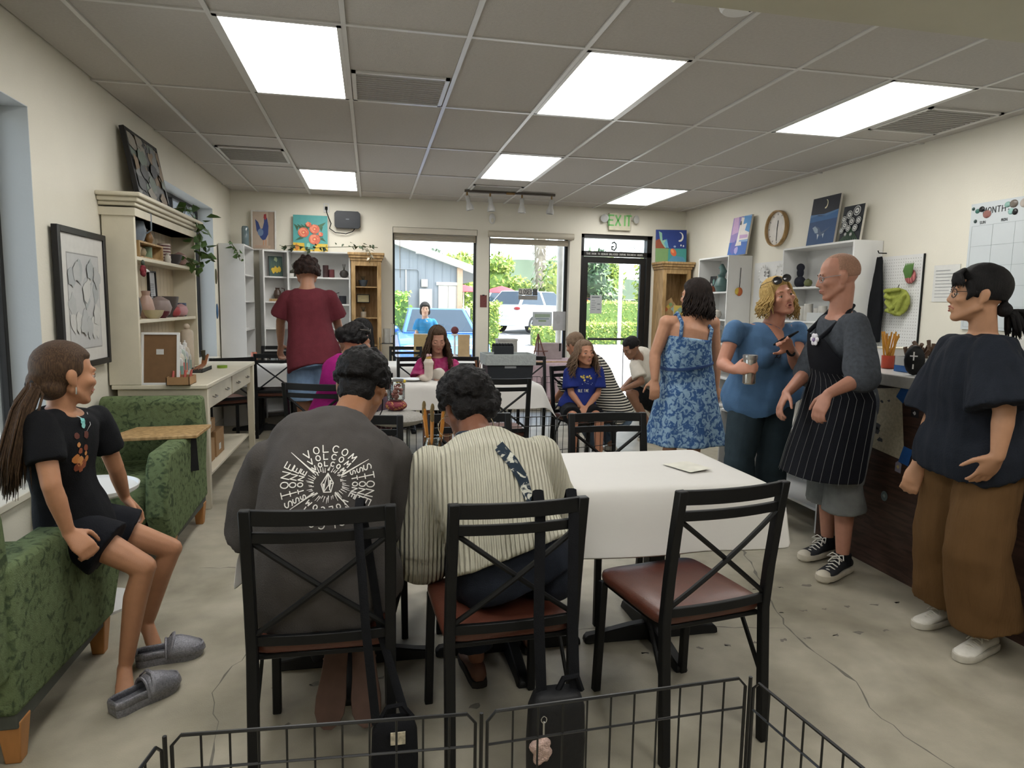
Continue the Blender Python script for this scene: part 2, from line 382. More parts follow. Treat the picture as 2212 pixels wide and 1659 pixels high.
# walls with their openings
def wall(name, boxes, mat=wallm):
    m = MB()
    for q in boxes: m.bx(*q)
    return struct(m.build(name, mat))
X0 = LW-.22
wall('wall_left', [(X0, LW, -2.6, 2.15, 0, 2.8), (X0, LW, 2.15, 3.92, 0, .47), (X0, LW, 2.15, 3.92, 2.36, 2.8), (X0, LW, 3.92, 6.05, 0, 2.8), (X0, LW, 6.05, 7.95, 0, .8), (X0, LW, 6.05, 7.95, 2.40, 2.8), (X0, LW, 7.95, 9.1, 0, 2.8)])
wall('wall_right', [(RW, RW+.2, -2.6, 9.1, 0, 2.8)])
wall('wall_front', [(X0, RW+.2, -2.75, -2.6, 0, 2.8)])
Y1 = BW+.16
wall('wall_back', [(LW, .27, BW, Y1, 0, 2.8), (.27, 1.36, BW, Y1, 2.39, 2.8), (1.36, 1.52, BW, Y1, 0, 2.8), (1.52, 2.62, BW, Y1, 2.39, 2.8), (2.62, 2.78, BW, Y1, 0, 2.8), (2.78, 3.81, BW, Y1, 2.40, 2.8), (3.81, RW, BW, Y1, 0, 2.8), (.27, 1.36, BW, Y1, 0, .08), (1.52, 2.62, BW, Y1, 0, .08)])
gl = glass('window_glass', (.97, .99, .99), .1)
bronze = M('dark_bronze_frame', '#191817', .4, .1, 20)
def sash(name, boxes, pane, fm=bronze):
    e = bpy.data.objects.new(name, None); COL.objects.link(e); e['kind'] = 'structure'
    for q in boxes:
        m = MB(); m.bx(*q); m.build('window_frame' if not name.startswith('door') else 'door_frame', fm, e, bev=.003, seg=1)
    for q in pane:
        m = MB(); m.bx(*q); m.build('pane', gl, e)
    return e
ya, yb = 9.0, 9.05
w1 = sash('window_1', [(.27, .30, ya, yb, .08, 2.39), (1.33, 1.36, ya, yb, .08, 2.39), (.27, 1.36, ya, yb, .08, .12), (.27, 1.36, ya, yb, 2.35, 2.39), (.30, 1.33, ya, yb, .60, .635)], [(.30, 1.33, 9.02, 9.026, .12, .6), (.30, 1.33, 9.02, 9.026, .635, 2.35)])
w2 = sash('window_2', [(1.52, 1.55, ya, yb, .08, 2.39), (2.58, 2.62, ya, yb, .08, 2.39), (1.52, 2.62, ya, yb, .08, .12), (1.52, 2.62, ya, yb, 2.35, 2.39)], [(1.55, 2.58, 9.02, 9.026, .12, 2.35)])
blindm = M('blind_fabric', '#a39a88', .6, .08, 20, stretch=(1, 1, 12)); valm = M('valance', '#b9b2a2', .5, .05, 10)
m = MB(); m.bx(.275, 1.355, 8.885, 8.99, 2.315, 2.385); m.build('valance', M('valance2', '#c9c3b4', .5, .03), w1, bev=.004)
for k in range(5):
    m = MB(); m.bx(.285, 1.345, 8.94, 8.985, 2.23+.017*k, 2.243+.017*k); m.build('slat', blindm, w1)
m = MB(); m.tube([(.36, 8.93, 2.25), (.365, 8.93, 1.75)], .004, 6); m.build('wand', blindm, w1)
m = MB(); m.tube([(1.5, 8.87, 2.345), (2.66, 8.87, 2.345)], .042, 16); m.build('blind_roll', valm, w2)
for k in range(4):
    m = MB(); m.bx(1.54, 2.60, 8.92, 8.97, 2.225+.019*k, 2.24+.019*k); m.build('slat', blindm, w2)
m = MB(); m.tube([(1.65, 8.9, 2.25), (1.652, 8.9, 1.86)], .003, 6); m.build('wand', blindm, w2)
dr = sash('door_1', [(2.78, 2.83, 8.93, 9.05, 0, 2.40), (3.74, 3.81, 8.93, 9.05, 0, 2.40), (2.78, 3.81, 8.93, 9.05, 2.35, 2.40), (2.78, 3.81, 8.93, 9.05, 2.11, 2.175)], [(2.83, 3.74, 9.0, 9.006, 2.175, 2.35)])
for q in ((2.835, 2.90, 0.02, 2.10), (3.665, 3.735, 0.02, 2.10)):
    m = MB(); m.bx(q[0], q[1], 8.96, 9.01, q[2], q[3]); m.build('stile', bronze, dr)
for q in ((.02, .16), (2.02, 2.10)):
    m = MB(); m.bx(2.90, 3.665, 8.96, 9.01, *q); m.build('rail', bronze, dr)
m = MB(); m.bx(2.90, 3.665, 8.982, 8.988, .16, 2.02); m.build('pane', gl, dr)
m = MB(); m.tube([(2.92, 8.92, .98), (3.65, 8.92, .98)], .016, 8); m.build('push_bar', bronze, dr)
m = MB(); m.tube([(3.45, 8.955, .97), (3.455, 8.955, .3)], .006, 6); m.build('lock_rod', darkm, dr)
m = MB(); text(m, 'THIS DOOR TO REMAIN UNLOCKED DURING BUSINESS HOURS', (3.27, 8.929, 2.128), (1, 0, 0), (0, 0, 1), .022, .004, '#c9c9c4', w=.55, gap=.22); m.build('notice_lettering', paint(), dr)
m = MB(); text(m, 'G', (3.28, 8.999, 2.20), (1, 0, 0), (0, 0, 1), .11, .018, '#30342f', mirror=True); text(m, '285', (3.58, 8.999, 2.2), (1, 0, 0), (0, 0, 1), .07, .006, '#5b6a66', mirror=True); m.build('unit_lettering', paint(), dr)
jm = wallm2
for nm, y0, y1, z0, z1 in (('window_3', 2.15, 3.92, .47, 2.36), ('window_4', 6.05, 7.95, .8, 2.40)):
    xg = LW-.16
    e = sash(nm, [(xg-.03, xg+.01, y0, y0+.035, z0, z1), (xg-.03, xg+.01, y1-.035, y1, z0, z1), (xg-.03, xg+.01, y0, y1, z0, z0+.035), (xg-.03, xg+.01, y0, y1, z1-.035, z1), (xg-.03, xg+.01, (y0+y1)/2-.018, (y0+y1)/2+.018, z0, z1)], [(xg-.012, xg-.006, y0+.035, y1-.035, z0+.035, z1-.035)])
    for q in ((y1-.004, y1, z0, z1), (y0, y0+.004, z0, z1), (y0, y1, z1-.004, z1)):
        m = MB(); m.bx(xg+.01, LW-.0005, *q); m.build('jamb_lining', jm, e)
    m = MB(); m.bx(xg+.01, LW+.03, y0-.02, y1+.02, z0-.03, z0+.006); m.build('sill', trimm, e, bev=.004)
def base(name, *q):
    m = MB(); m.bx(*q); struct(m.build(name, trimm, bev=.004))
base('baseboard_left', LW, LW+.012, -2.6, BW, 0, .09); base('baseboard_right', RW-.012, RW, -2.6, BW, 0, .09); base('baseboard_back', LW, .27, BW-.012, BW, 0, .09)
# ---------------------------------------------------------------- cafe chairs
leather = M('brown_leather', '#5a3226', .38, .14, 22, .08, 160, spec=.5)
def make_chair(label, loc, rz):
    t = thing('cafe_chair', label, 'chair', loc, rz, 'black metal cafe chairs')
    def yb(z): return -.205-.055*max(0, (z-.45)/.43)**1.3-.03*max(0, (.45-z)/.45)
    for sx in (-1, 1):
        m = MB(); p = [(sx*.19, yb(z), z) for z in (0, .15, .3, .45, .6, .75, .885)]
        m.rings([[V(q)+V((i*.0155, j*.0145, 0)) for i, j in ((-1, -1), (1, -1), (1, 1), (-1, 1))] for q in p]); m.build('leg', darkm, t, bev=.003, seg=1)
        m = MB(); m.rings([[V((sx*.185*k, .19+(.02 if z == 0 else 0), z))+V((i*.014, j*.014, 0)) for i, j in ((-1, -1), (1, -1), (1, 1), (-1, 1))] for z, k in ((0, 1.03), (.43, 1))]); m.build('leg', darkm, t, bev=.003, seg=1)
        m = MB(); m.beam((sx*.178, -.10, .415), (sx*.186, -.218, .22), .008, .014); m.build('brace', darkm, t)
    def rail(z, h, bow, nm):
        m = MB(); rs = []
        for k in range(9):
            u = -1+k/4; y = yb(z)-bow*(1-u*u)
            rs.append([(u*.182, y+j*.008, z+i*h/2) for i, j in ((-1, -1), (1, -1), (1, 1), (-1, 1))])
        m.rings(rs); m.build(nm, darkm, t, bev=.002, seg=1)
    rail(.862, .044, .022, 'top_rail'); rail(.803, .030, .018, 'middle_rail'); rail(.485, .030, .012, 'lower_rail')
    for s in (-1, 1):
        m = MB(); p = []
        for k in range(7):
            u = k/6; z = .79-.285*u; x = s*(-.18+.36*u); p.append((x, yb(z)-.016*(1-(x/.18)**2)+.004*s, z))
        m.tube(p, .0085, 6); m.build('cross_bar', darkm, t)
    m = MB(); m.bx(-.185, .185, -.19, .19, .415, .432); m.build('seat_frame', darkm, t, bev=.004, seg=1)
    m = MB(); n = 12; rs = []
    for z, k in ((.432, .93), (.44, .985), (.455, 1.0), (.468, .985), (.478, .90), (.483, .6), (.484, .2)):
        r = []
        for a in range(32):
            th = 2*math.pi*a/32; c, s_ = math.cos(th), math.sin(th); e = .22
            r.append((math.copysign(abs(c)**e, c)*.205*k, .005+math.copysign(abs(s_)**e, s_)*.205*k, z))
        rs.append(r)
    m.rings(rs); m.build('seat', leather, t, angle=60)
    return t
ch0 = make_chair('black metal chair with empty brown leather seat in front of the paper covered table', (1.03, 2.075, 0), .165)
ch0['group'] = 'black metal cafe chairs'
def chair(x, y, rz, label): return dup(ch0, (x, y, 0), rz, label)
chair(-.14, 2.10, -.01, 'black metal chair under the person in the dark grey printed t-shirt').scale = (1, 1, .978)
chair(.393, 2.08, .06, 'black metal chair under the person in the cream ribbed sweater').scale = (1, 1, .98)
chair(-.06, 2.98, math.pi, 'empty black chair across the front table, behind the grey t-shirt person')
chair(.47, 3.0, math.pi, 'empty black chair across the front table, behind the cream sweater person')
chair(1.165, 2.95, math.pi, 'empty black chair across the front table facing the empty brown seat')
chair(-1.42, 7.0, .5, 'black chair pulled up beside the white desk end')
chair(-1.0, 7.55, .08, 'black chair with its crossed back turned to the camera at the far left table')
chair(-1.1, 8.34, math.pi, 'black chair behind the far left table near the white shelves')
chair(-.62, 8.33, math.pi, 'black chair behind the far left table, right of its neighbour')
chair(-.30, 4.83, -.35, 'black chair under the woman with the curly bun')
chair(-.02, 5.55, -.1, 'black chair under the person with long dark hair')
chair(.45, 6.62, math.pi, 'black chair under the girl in the pink t-shirt')
chair(.88, 6.66, math.pi, 'empty black chair right of the girl in the pink t-shirt')
chair(.42, 8.35, math.pi, 'black chair by the left window behind the far middle table')
chair(1.82, 5.62, math.pi+.25, 'black chair under the girl in the royal blue t-shirt')
chair(1.62, 6.75, math.pi, 'black chair half hidden behind the black crate')
chair(.95, 5.1, 0, 'black chair on the near side of the middle table, low in view')

# ---------------------------------------------------------------- paper-covered tables
paperm = M('white_paper', '#cfcdc8', .6, .03, 3, .25, 9, spec=.3)
def table(name, label, x0, x1, y0, y1, zt, feet, grp='paper covered tables'):
    t = thing(name, label, 'table', ((x0+x1)/2, (y0+y1)/2, 0), group=grp); cx, cy = (x0+x1)/2, (y0+y1)/2
    m = MB(); m.bx(x0-cx, x1-cx, y0-cy, y1-cy, zt-.035, zt-.004); m.build('table_top', darkm, t, bev=.004)
    for fx in feet:
        m = MB(); m.bx(fx-cx-.035, fx-cx+.035, -.035, .035, .05, zt-.035); m.build('leg', darkm, t, bev=.004)
        m = MB(); m.bx(fx-cx-.2, fx-cx+.2, -.2, .2, zt-.05, zt-.036); m.build('mounting_plate', darkm, t)
        for a in range(4):
            d = V((math.cos(a*math.pi/2), math.sin(a*math.pi/2), 0)); s = d.cross(V((0, 0, 1))); c = V((fx-cx, 0, 0)); rs = []
            for u, h, w in ((0, .075, .03), (.1, .065, .03), (.24, .04, .028), (.29, .034, .03), (.305, .02, .024)):
                rs.append([c+d*u+s*i*w+V((0, 0, z)) for i, z in ((-1, 0), (1, 0), (.7, h), (-.7, h))])
            m = MB(); m.rings(rs); m.build('base_foot', darkm, t, bev=.004, seg=1)
    return t
def cloth(label, x0, x1, y0, y1, zt, drops, seed, corner=None):
    """paper over a table edge; drops = (left, right, front, back) hanging lengths"""
    rr = random.Random(seed); m = MB(); nx, ny = 40, 22
    dl, drr, df, db = drops
    def axis(a, b, d0, d1, n):
        L = d0+(b-a)+d1; return [(-d0+L*i/n) for i in range(n+1)]
    us = axis(x0, x1, dl, drr, nx); vs_ = axis(y0, y1, df, db, ny); W, D = x1-x0, y1-y0; vs = []
    for v in vs_:
        for u in us:
            ox = max(0, -u, u-W); oy = max(0, -v, v-D); o = max(ox, oy); x = x0+min(max(u, 0), W); y = y0+min(max(v, 0), D); z = zt
            sx = -1 if u < 0 else 1; sy = -1 if v < 0 else 1
            if o > 0:
                e = .015
                fl = .06*o/.25; wv = .022*math.sin(u*6+seed)*min(1, oy/.1)
                if ox > 0: x += sx*(e*min(1, ox/.02)+fl*ox/.25*.6)
                if oy > 0: y += sy*(e*min(1, oy/.02)+fl*oy/.25*.6)+sy*abs(wv)
                if ox > 0 and oy > 0: x += sx*.05*min(ox, oy)/.2; y += sy*.09*min(ox, oy)/.2
                z -= max(0, math.hypot(ox, oy)*.93-.004)*(1 if not (ox and oy) else .95)
            else:
                z += .0025*noise.noise(V((x*3, y*3, seed)))+.002
                for (qx, ) in ((x0+W*.42,),):
                    z += .006*math.exp(-((x-qx-.15*(y-y0))/.03)**2)
            vs.append((x, y, z))
    k = nx+1; fs = [(j*k+i, j*k+i+1, (j+1)*k+i+1, (j+1)*k+i) for j in range(ny) for i in range(nx)]
    m.add(vs, fs); o = m.build('table_paper', paperm, None, angle=180)
    md = o.modifiers.new('thick', 'SOLIDIFY'); md.thickness = .0015
    sb = o.modifiers.new('sub', 'SUBSURF'); sb.levels = 1; sb.render_levels = 1
    return setp(o, label, 'table covering', 'white paper table coverings')
table('cafe_table', 'black cafe table under the white paper in the foreground', -.36, 1.5, 2.30, 2.92, .75, (-.08, .55, 1.18))
cloth('white paper sheet draped over the foreground table in front of the two seated people', -.37, 1.51, 2.29, 2.93, .752, (.12, .05, .26, .03), 3)
table('cafe_table', 'black cafe table under the white paper in the middle of the room', -.35, 1.42, 5.62, 6.15, .75, (.1, 1.0))
cloth('white paper sheet over the middle table with the black crate on it', -.36, 1.43, 5.61, 6.16, .752, (.05, .22, .23, .03), 8)
table('cafe_table', 'black table at the far left with cans and jars on it', -1.55, -.05, 7.48, 8.1, .75, (-1.2, -.4))
cloth('white paper sheet over the far left table by the white shelves', -1.56, -.04, 7.47, 8.11, .752, (.04, .04, .25, .03), 5)
table('cafe_table', 'black table in the far middle behind the girl in pink', .15, 1.4, 7.35, 8.0, .75, (.45, 1.1))
cloth('white paper sheet over the far middle table near the left window', .14, 1.41, 7.34, 8.01, .752, (.03, .03, .22, .03), 6)
# pinkish cloth-covered craft table by the right window
t = thing('craft_table', 'cloth covered craft table standing before the right window', 'table', (2.05, 8.25, 0))
m = MB(); m.bx(-.6, .6, -.3, .3, .72, .75); m.build('table_top', woodm, t, bev=.004)
for sx in (-.55, .55):
    for sy in (-.26, .26):
        m = MB(); m.bx(sx-.02, sx+.02, sy-.02, sy+.02, 0, .72); m.build('leg', darkm, t)
pk = cloth('dusty pink cloth hanging over the craft table before the right window', 1.45, 2.65, 7.95, 8.55, .752, (.25, .25, .5, .05), 9)
pk.data.materials[0] = M('dusty_pink_cloth', '#a8949a', .85, .12, 30, .3, 200)

# ---------------------------------------------------------------- green armchairs with tablet arms
greenf = M('green_chenille', '#657352', .92, .18, 40, .5, 260, spec=.1, kind='noise', hex2='#414e38', sc=26, thr=(.50, .66))
def armchair(label, loc, rz):
    t = thing('armchair', label, 'armchair', loc, rz, 'green upholstered armchairs')   # faces +y locally, x half width .31
    def slab(nm, prof, x0, x1, bev=.02):
        m = MB(); k = len(prof); m.add([(x0, y, z) for y, z in prof]+[(x1, y, z) for y, z in prof], [tuple(range(k-1, -1, -1)), tuple(range(k, 2*k))]+[(i, (i+1) % k, k+(i+1) % k, k+i) for i in range(k)])
        return m.build(nm, greenf, t, bev=bev, seg=3)
    for s in (-1, 1):
        slab('arm', [(-.38, .17), (.40, .13), (.50, .30), (.46, .56), (.40, .62), (-.36, .63)], s*.31, s*.20)
    slab('backrest', [(-.50, .60), (-.42, .28), (-.28, .28), (-.34, .79), (-.38, .815), (-.45, .81)], -.295, .295, .025)
    slab('seat', [(-.33, .27), (.46, .24), (.48, .41), (.44, .45), (-.30, .43)], -.198, .198, .03)
    m = MB(); m.bx(-.30, .30, -.36, .38, .12, .19); m.build('base_panel', M('charcoal_cloth', '#4a4d47', .9), t, bev=.006)
    for sx in (-.27, .27):
        for sy in (-.32, .34):
            m = MB(); c = V((sx, sy, 0)); m.rings([[c+V((i*w, j*w, z)) for i, j in ((-1, -1), (1, -1), (1, 1), (-1, 1))] for z, w in ((0, .022), (.14, .034))]); m.build('leg', M('oak_leg', '#a4713f', .45, .15, 8, stretch=(4, 4, 1)), t, bev=.004)
    return t
ac1 = armchair('green patterned armchair in the left foreground that the girl in black perches on', (-1.35, 2.52, 0), 0)
ac2 = armchair('green patterned armchair facing the camera, with a wooden tablet arm', (-1.35, 4.18, 0), math.pi)
m = MB(); m.poly([(-.02, -.16), (.02, -.19), (.34, -.20), (.42, -.16), (.50, .02), (.46, .10), (.02, .10)], (.13, .06, .665), (-1, 0, 0), (0, -1, 0), .022, lift=-.022)
tb = MB(); tb.add([(-.36, -.30, .625), (-.36, .06, .625), (.04, .12, .625), (.10, .02, .625), (.05, -.24, .625), (-.36, -.30, .645), (-.36, .06, .645), (.04, .12, .645), (.10, .02, .645), (.05, -.24, .645)], [(0, 1, 2, 3, 4), (9, 8, 7, 6, 5)]+[(i, i+5, (i+1) % 5+5, (i+1) % 5) for i in range(5)])
tb.build('tablet_arm', woodm, ac2, bev=.004)['label'] = 'pale wooden writing tablet'
m = MB(); m.beam((-.325, .0, .42), (-.31, -.02, .63), .05, .014); m.build('tablet_bracket', darkm, ac2)
t = thing('side_table', 'small round white table between the two green armchairs', 'side table', (-1.27, 3.33, 0))
m = MB(); m.lathe([(.01, .535), (.19, .537), (.205, .548), (.21, .566), (.203, .568), (.196, .556), (.01, .552)], n=40); m.build('table_top', M('white_enamel', '#dcdddc', .3, .02, 5), t)
m = MB(); m.tube([(0, 0, .02), (0, 0, .54)], .022, 14); m.build('leg', white, t); m = MB(); m.lathe([(.17, 0), (.17, .012), (.03, .03), (.01, .03)], n=32); m.build('base', white, t)

# ---------------------------------------------------------------- cream hutch on its desk, left wall
t = thing('hutch_desk', 'cream painted desk with two drawers under the tall open hutch', 'desk', (LW, 5.7, 0)); H = t
hx, hy0, hy1 = .60, -.93, .95
for i, (q) in enumerate([(0.02, hx, hy0, hy1, .83, .86)]):
    m = MB(); m.bx(*q); m.build('desk_top', creamp, t, bev=.006)
m = MB(); m.bx(.05, hx-.03, hy0+.03, hy0+.05, .66, .83); m.build('end_panel', creamp, t); m = MB(); m.bx(.05, hx-.03, hy1-.05, hy1-.03, .66, .83); m.build('end_panel', creamp, t)
m = MB(); m.bx(.05, .07, hy0+.05, hy1-.05, .3, .83); m.build('back_panel', creamp, t)
for sx in (.05, hx-.06):
    for sy in (hy0+.04, hy1-.07):
        m = MB(); c = V((sx+.025, sy+.02, 0)); m.rings([[c+V((i*w, j*w, z)) for i, j in ((-1, -1), (1, -1), (1, 1), (-1, 1))] for z, w in ((0, .024), (.83, .030))]); m.build('leg', creamp, t, bev=.003, seg=1)
for k in (0, 1):
    y0 = hy0+.1+k*.86
    m = MB(); m.bx(hx-.05, hx-.026, y0, y0+.82, .675, .82); d = m.build('drawer', creamp, t, bev=.005)
    for yy in (y0+.2, y0+.62):
        m = MB(); m.tube([(hx-.03, yy-.04, .75), (hx-.008, yy-.035, .742), (hx-.008, yy+.035, .742), (hx-.03, yy+.04, .75)], .005, 6); m.build('handle', M('pewter', '#6e6a63', .4, metal=.8), d)
m = MB(); m.bx(.06, hx-.06, hy0+.06, hy1-.06, .17, .19); m.build('lower_shelf', creamp, t, bev=.003)
t = thing('open_hutch', 'tall cream open hutch with crown moulding standing on the desk', 'bookcase', (LW, 5.7, .86)); HU = t
hd, a0, a1, ht = .31, -.92, .13, 1.10
a0, a1, hd, ht = -.93, .60, .20, 1.09
m = MB(); m.bx(.01, hd, a0, a0+.03, 0, ht); m.build('side_panel', creamp, t, bev=.004); m = MB(); m.bx(.01, hd, a1-.03, a1, 0, ht); m.build('side_panel', creamp, t, bev=.004)
bead = M('beadboard', '#c4b69c', .6, .06, 20, .3, 30, stretch=(1, 9, .3))
for k in range(16):
    yy = a0+.03+k*(a1-a0-.06)/16
    m = MB(); m.bx(.012, .022, yy+.002, yy+(a1-a0-.06)/16-.002, 0, ht); m.build('back_plank', bead, t)
for z in (.41, .82):
    m = MB(); m.bx(.02, hd-.01, a0+.03, a1-.03, z-.012, z+.012); m.build('shelf', creamp, t, bev=.003)
m = MB(); m.bx(.0, hd+.01, a0-.01, a1+.01, ht-.01, ht+.04); m.build('frieze', creamp, t)
m = MB(); prof = [(0, 1.14), (.025, 1.15), (.03, 1.17), (.055, 1.2), (.06, 1.225), (0, 1.225)]
for k, (o, z0, z1) in enumerate(((.02, 1.14, 1.165), (.038, 1.165, 1.195), (.058, 1.195, 1.222))):
    m = MB(); m.bx(0, hd+o, a0-o, a1+o, z0, z1); m.build('crown_moulding', creamp, t, bev=.008, seg=3)
m = MB(); m.bx(.02, hd, a0+.03, a1-.03, 1.08, 1.1); m.build('top_panel', creamp, t)

# ---------------------------------------------------------------- white shelf units
def unit(name, label, cat, loc, w, d, h, shelves, rz=0, mat=white, th=.018, back=None, grp=None):
    """open unit: width along local x, opens towards -y, back at y=0"""
    t = thing(name, label, cat, loc, rz, grp)
    for x in (0, w-th):
        m = MB(); m.bx(x, x+th, -d, 0, 0, h); m.build('side_panel', mat, t, bev=.0015, seg=1)
    m = MB(); m.bx(th, w-th, -.008, 0, 0, h); m.build('back_panel', back or mat, t)
    for z in shelves:
        m = MB(); m.bx(th, w-th, -d, -.008, z-th, z); m.build('shelf', mat, t, bev=.0015, seg=1)
    return t
unit('white_bookcase', 'white bookcase against the back wall, behind the standing person in maroon', 'bookcase', (-.99, 8.88, 0), .74, .26, 2.03, (.08, .42, .76, 1.10, 1.40, 1.72, 2.03))
unit('white_bookcase', 'narrow white corner bookcase angled beside its wider neighbour', 'bookcase', (-1.325, 8.74, 0), .30, .16, 2.03, (.08, .42, .76, 1.10, 1.42, 1.72, 2.03), .40)
unit('white_bookcase', 'tall white bookcase whose blank side faces the room in the left corner', 'bookcase', (-1.655, 8.10, 0), .62, .27, 2.05, (.08, .42, .76, 1.10, 1.42, 1.72, 2.05), math.pi/2)
def curio(label, loc, rz, w, h, shelves, top):
    t = thing('wooden_curio', label, 'cabinet', loc, rz, 'pale wooden corner cabinets')
    for x in (0, w-.05):
        m = MB(); m.bx(x, x+.05, -.32, -.28, .08, h-.1); m.build('stile', woodm, t, bev=.003)
        m = MB(); m.bx(x, x+.014, -.28, 0, 0.08, h-.1) if x == 0 else m.bx(w-.014, w, -.28, 0, .08, h-.1); m.build('side_panel', woodm, t)
    m = MB(); m.bx(.012, w-.012, -.02, 0, .08, h-.1); m.build('back_panel', woodm, t)
    m = MB(); m.bx(0, w, -.32, 0, 0, .1); m.build('plinth', woodm, t, bev=.003)
    m = MB(); m.bx(.05, w-.05, -.32, -.28, h-.16, h-.1); m.build('header', woodm, t)
    for k, o in enumerate((.012, .028, .04)):
        m = MB(); m.bx(-o, w+o, -.32-o, 0, h-.1+.033*k, h-.067+.033*k); m.build('cornice', woodm, t, bev=.006)
    for z in shelves:
        m = MB(); m.bx(.014, w-.014, -.28, -.02, z-.012, z); m.build('shelf', woodm, t)
    return t
curio('pale wooden display cabinet left of the left window', (-.24, 8.88, 0), 0, .36, 2.03, (.5, .9, 1.24, 1.62), 0)
curio('pale wooden corner cabinet between the door and the right wall', (3.83, 8.88, 0), 0, .40, 2.04, (.5, .9, 1.22, 1.30), 0)
unit('white_bookcase', 'white bookcase standing against the right wall, its side with the hanging fruit', 'bookcase', (RW-.005, 7.85, 0), .72, .30, 2.03, (.08, .4, .72, 1.02, 1.30, 1.62, 2.03), -math.pi/2)
unit('white_wall_shelf', 'white open shelf above the work counter, behind the man in the apron', 'shelf', (RW-.005, 6.12, 1.02), 1.02, .28, 1.0, (.018, .30, .62, 1.0), -math.pi/2)
unit('white_low_shelf', 'low white shelf of unpainted pottery under the wall shelf', 'shelf', (RW-.005, 7.05, 0), 2.0, .55, .98, (.08, .38, .68, .98), -math.pi/2)
# dark counter on the right
ctm = M('dark_counter_laminate', '#4c3830', .45, .12, 6, .05, 60, stretch=(1, 1, 8), kind='wood', hex2='#35261f', sc=6)
t = thing('service_counter', 'long dark brown counter with a grey worktop on the right', 'counter', (2.73, 1.9, 0))
m = MB(); m.bx(0, .03, -1.9, 1.75, 0, 1.02); m.build('front_panel', ctm, t)
m = MB(); m.bx(.03, .75, 1.72, 1.75, 0, 1.02); m.build('end_panel', ctm, t)
m = MB(); m.bx(.03, .06, -1.9, 1.7, .0, .08); m.build('plinth', darkm, t)
m = MB(); m.bx(-.02, .8, -1.9, 1.76, 1.02, 1.085); m.build('worktop', M('grey_worktop', '#b9b8b4', .35, .08, 40), t, bev=.005)
for z in (.3, .66):
    m = MB(); m.bx(.03, .75, -1.9, 1.72, z-.02, z); m.build('shelf', ctm, t)
# white display box at the end of the counter with pottery
t = unit('white_display_shelf', 'low white display shelf at the far end of the dark counter', 'shelf', (3.52, 4.98, 0), 1.28, .75, .62, (.16, .62), -math.pi/2)
# ---------------------------------------------------------------- wire exercise pens
wirem = M('black_wire', '#0e0f10', .4, .1, 30, spec=.5)
def pen(label, pts, h=.6, n=11):
    t = thing('wire_pen', label, 'pet pen', (pts[0][0], pts[0][1], 0), group='black wire exercise pens')
    o = V((pts[0][0], pts[0][1], 0))
    for a, c in zip(pts[:-1], pts[1:]):
        a, c = V((*a, 0))-o, V((*c, 0))-o; m = MB(); pn = None
        p0, p1 = a.lerp(c, .02), a.lerp(c, .98); rr = .0028
        z0 = V((0, 0, .02)); zt = V((0, 0, h))
        m.tube([p0+z0, p0+zt-V((0, 0, .02)), p0+zt+(p1-p0)*.03, p1+zt-(p1-p0)*.03, p1+zt-V((0, 0, .02)), p1+z0], .0036, 6); fr = m.build('frame', wirem, t)
        for z in (h-.07, h*.57, .2, .02):
            m = MB(); m.tube([p0+V((0, 0, z)), p1+V((0, 0, z))], rr, 5); m.build('rail', wirem, t)
        w = None
        for k in range(1, n):
            q = p0.lerp(p1, k/n)
            if w is None:
                m = MB(); m.tube([(0, 0, .02), (0, 0, h)], rr*.85, 5); w = m.build('wire', wirem, t)
            else: w = w.copy(); COL.objects.link(w); KIDS[t.name].append(w)
            w.location = q
        m = MB(); m.tube([a+z0, a+zt], .0042, 6); m.build('hinge_post', wirem, t)
    return t
pen('black wire pet pen across the bottom foreground', [(-.50, .62), (-.386, 1.29), (.211, 1.257), (.824, 1.285), (.889, .70)])
pen('black wire pet pen behind the foreground table', [(-.2, 4.55), (.25, 4.82), (.8, 4.78), (1.35, 4.82), (1.9, 5.0)])
pen('black wire pet pen before the pink covered craft table', [(1.35, 7.6), (1.95, 7.62), (2.5, 7.6), (2.75, 8.1)])
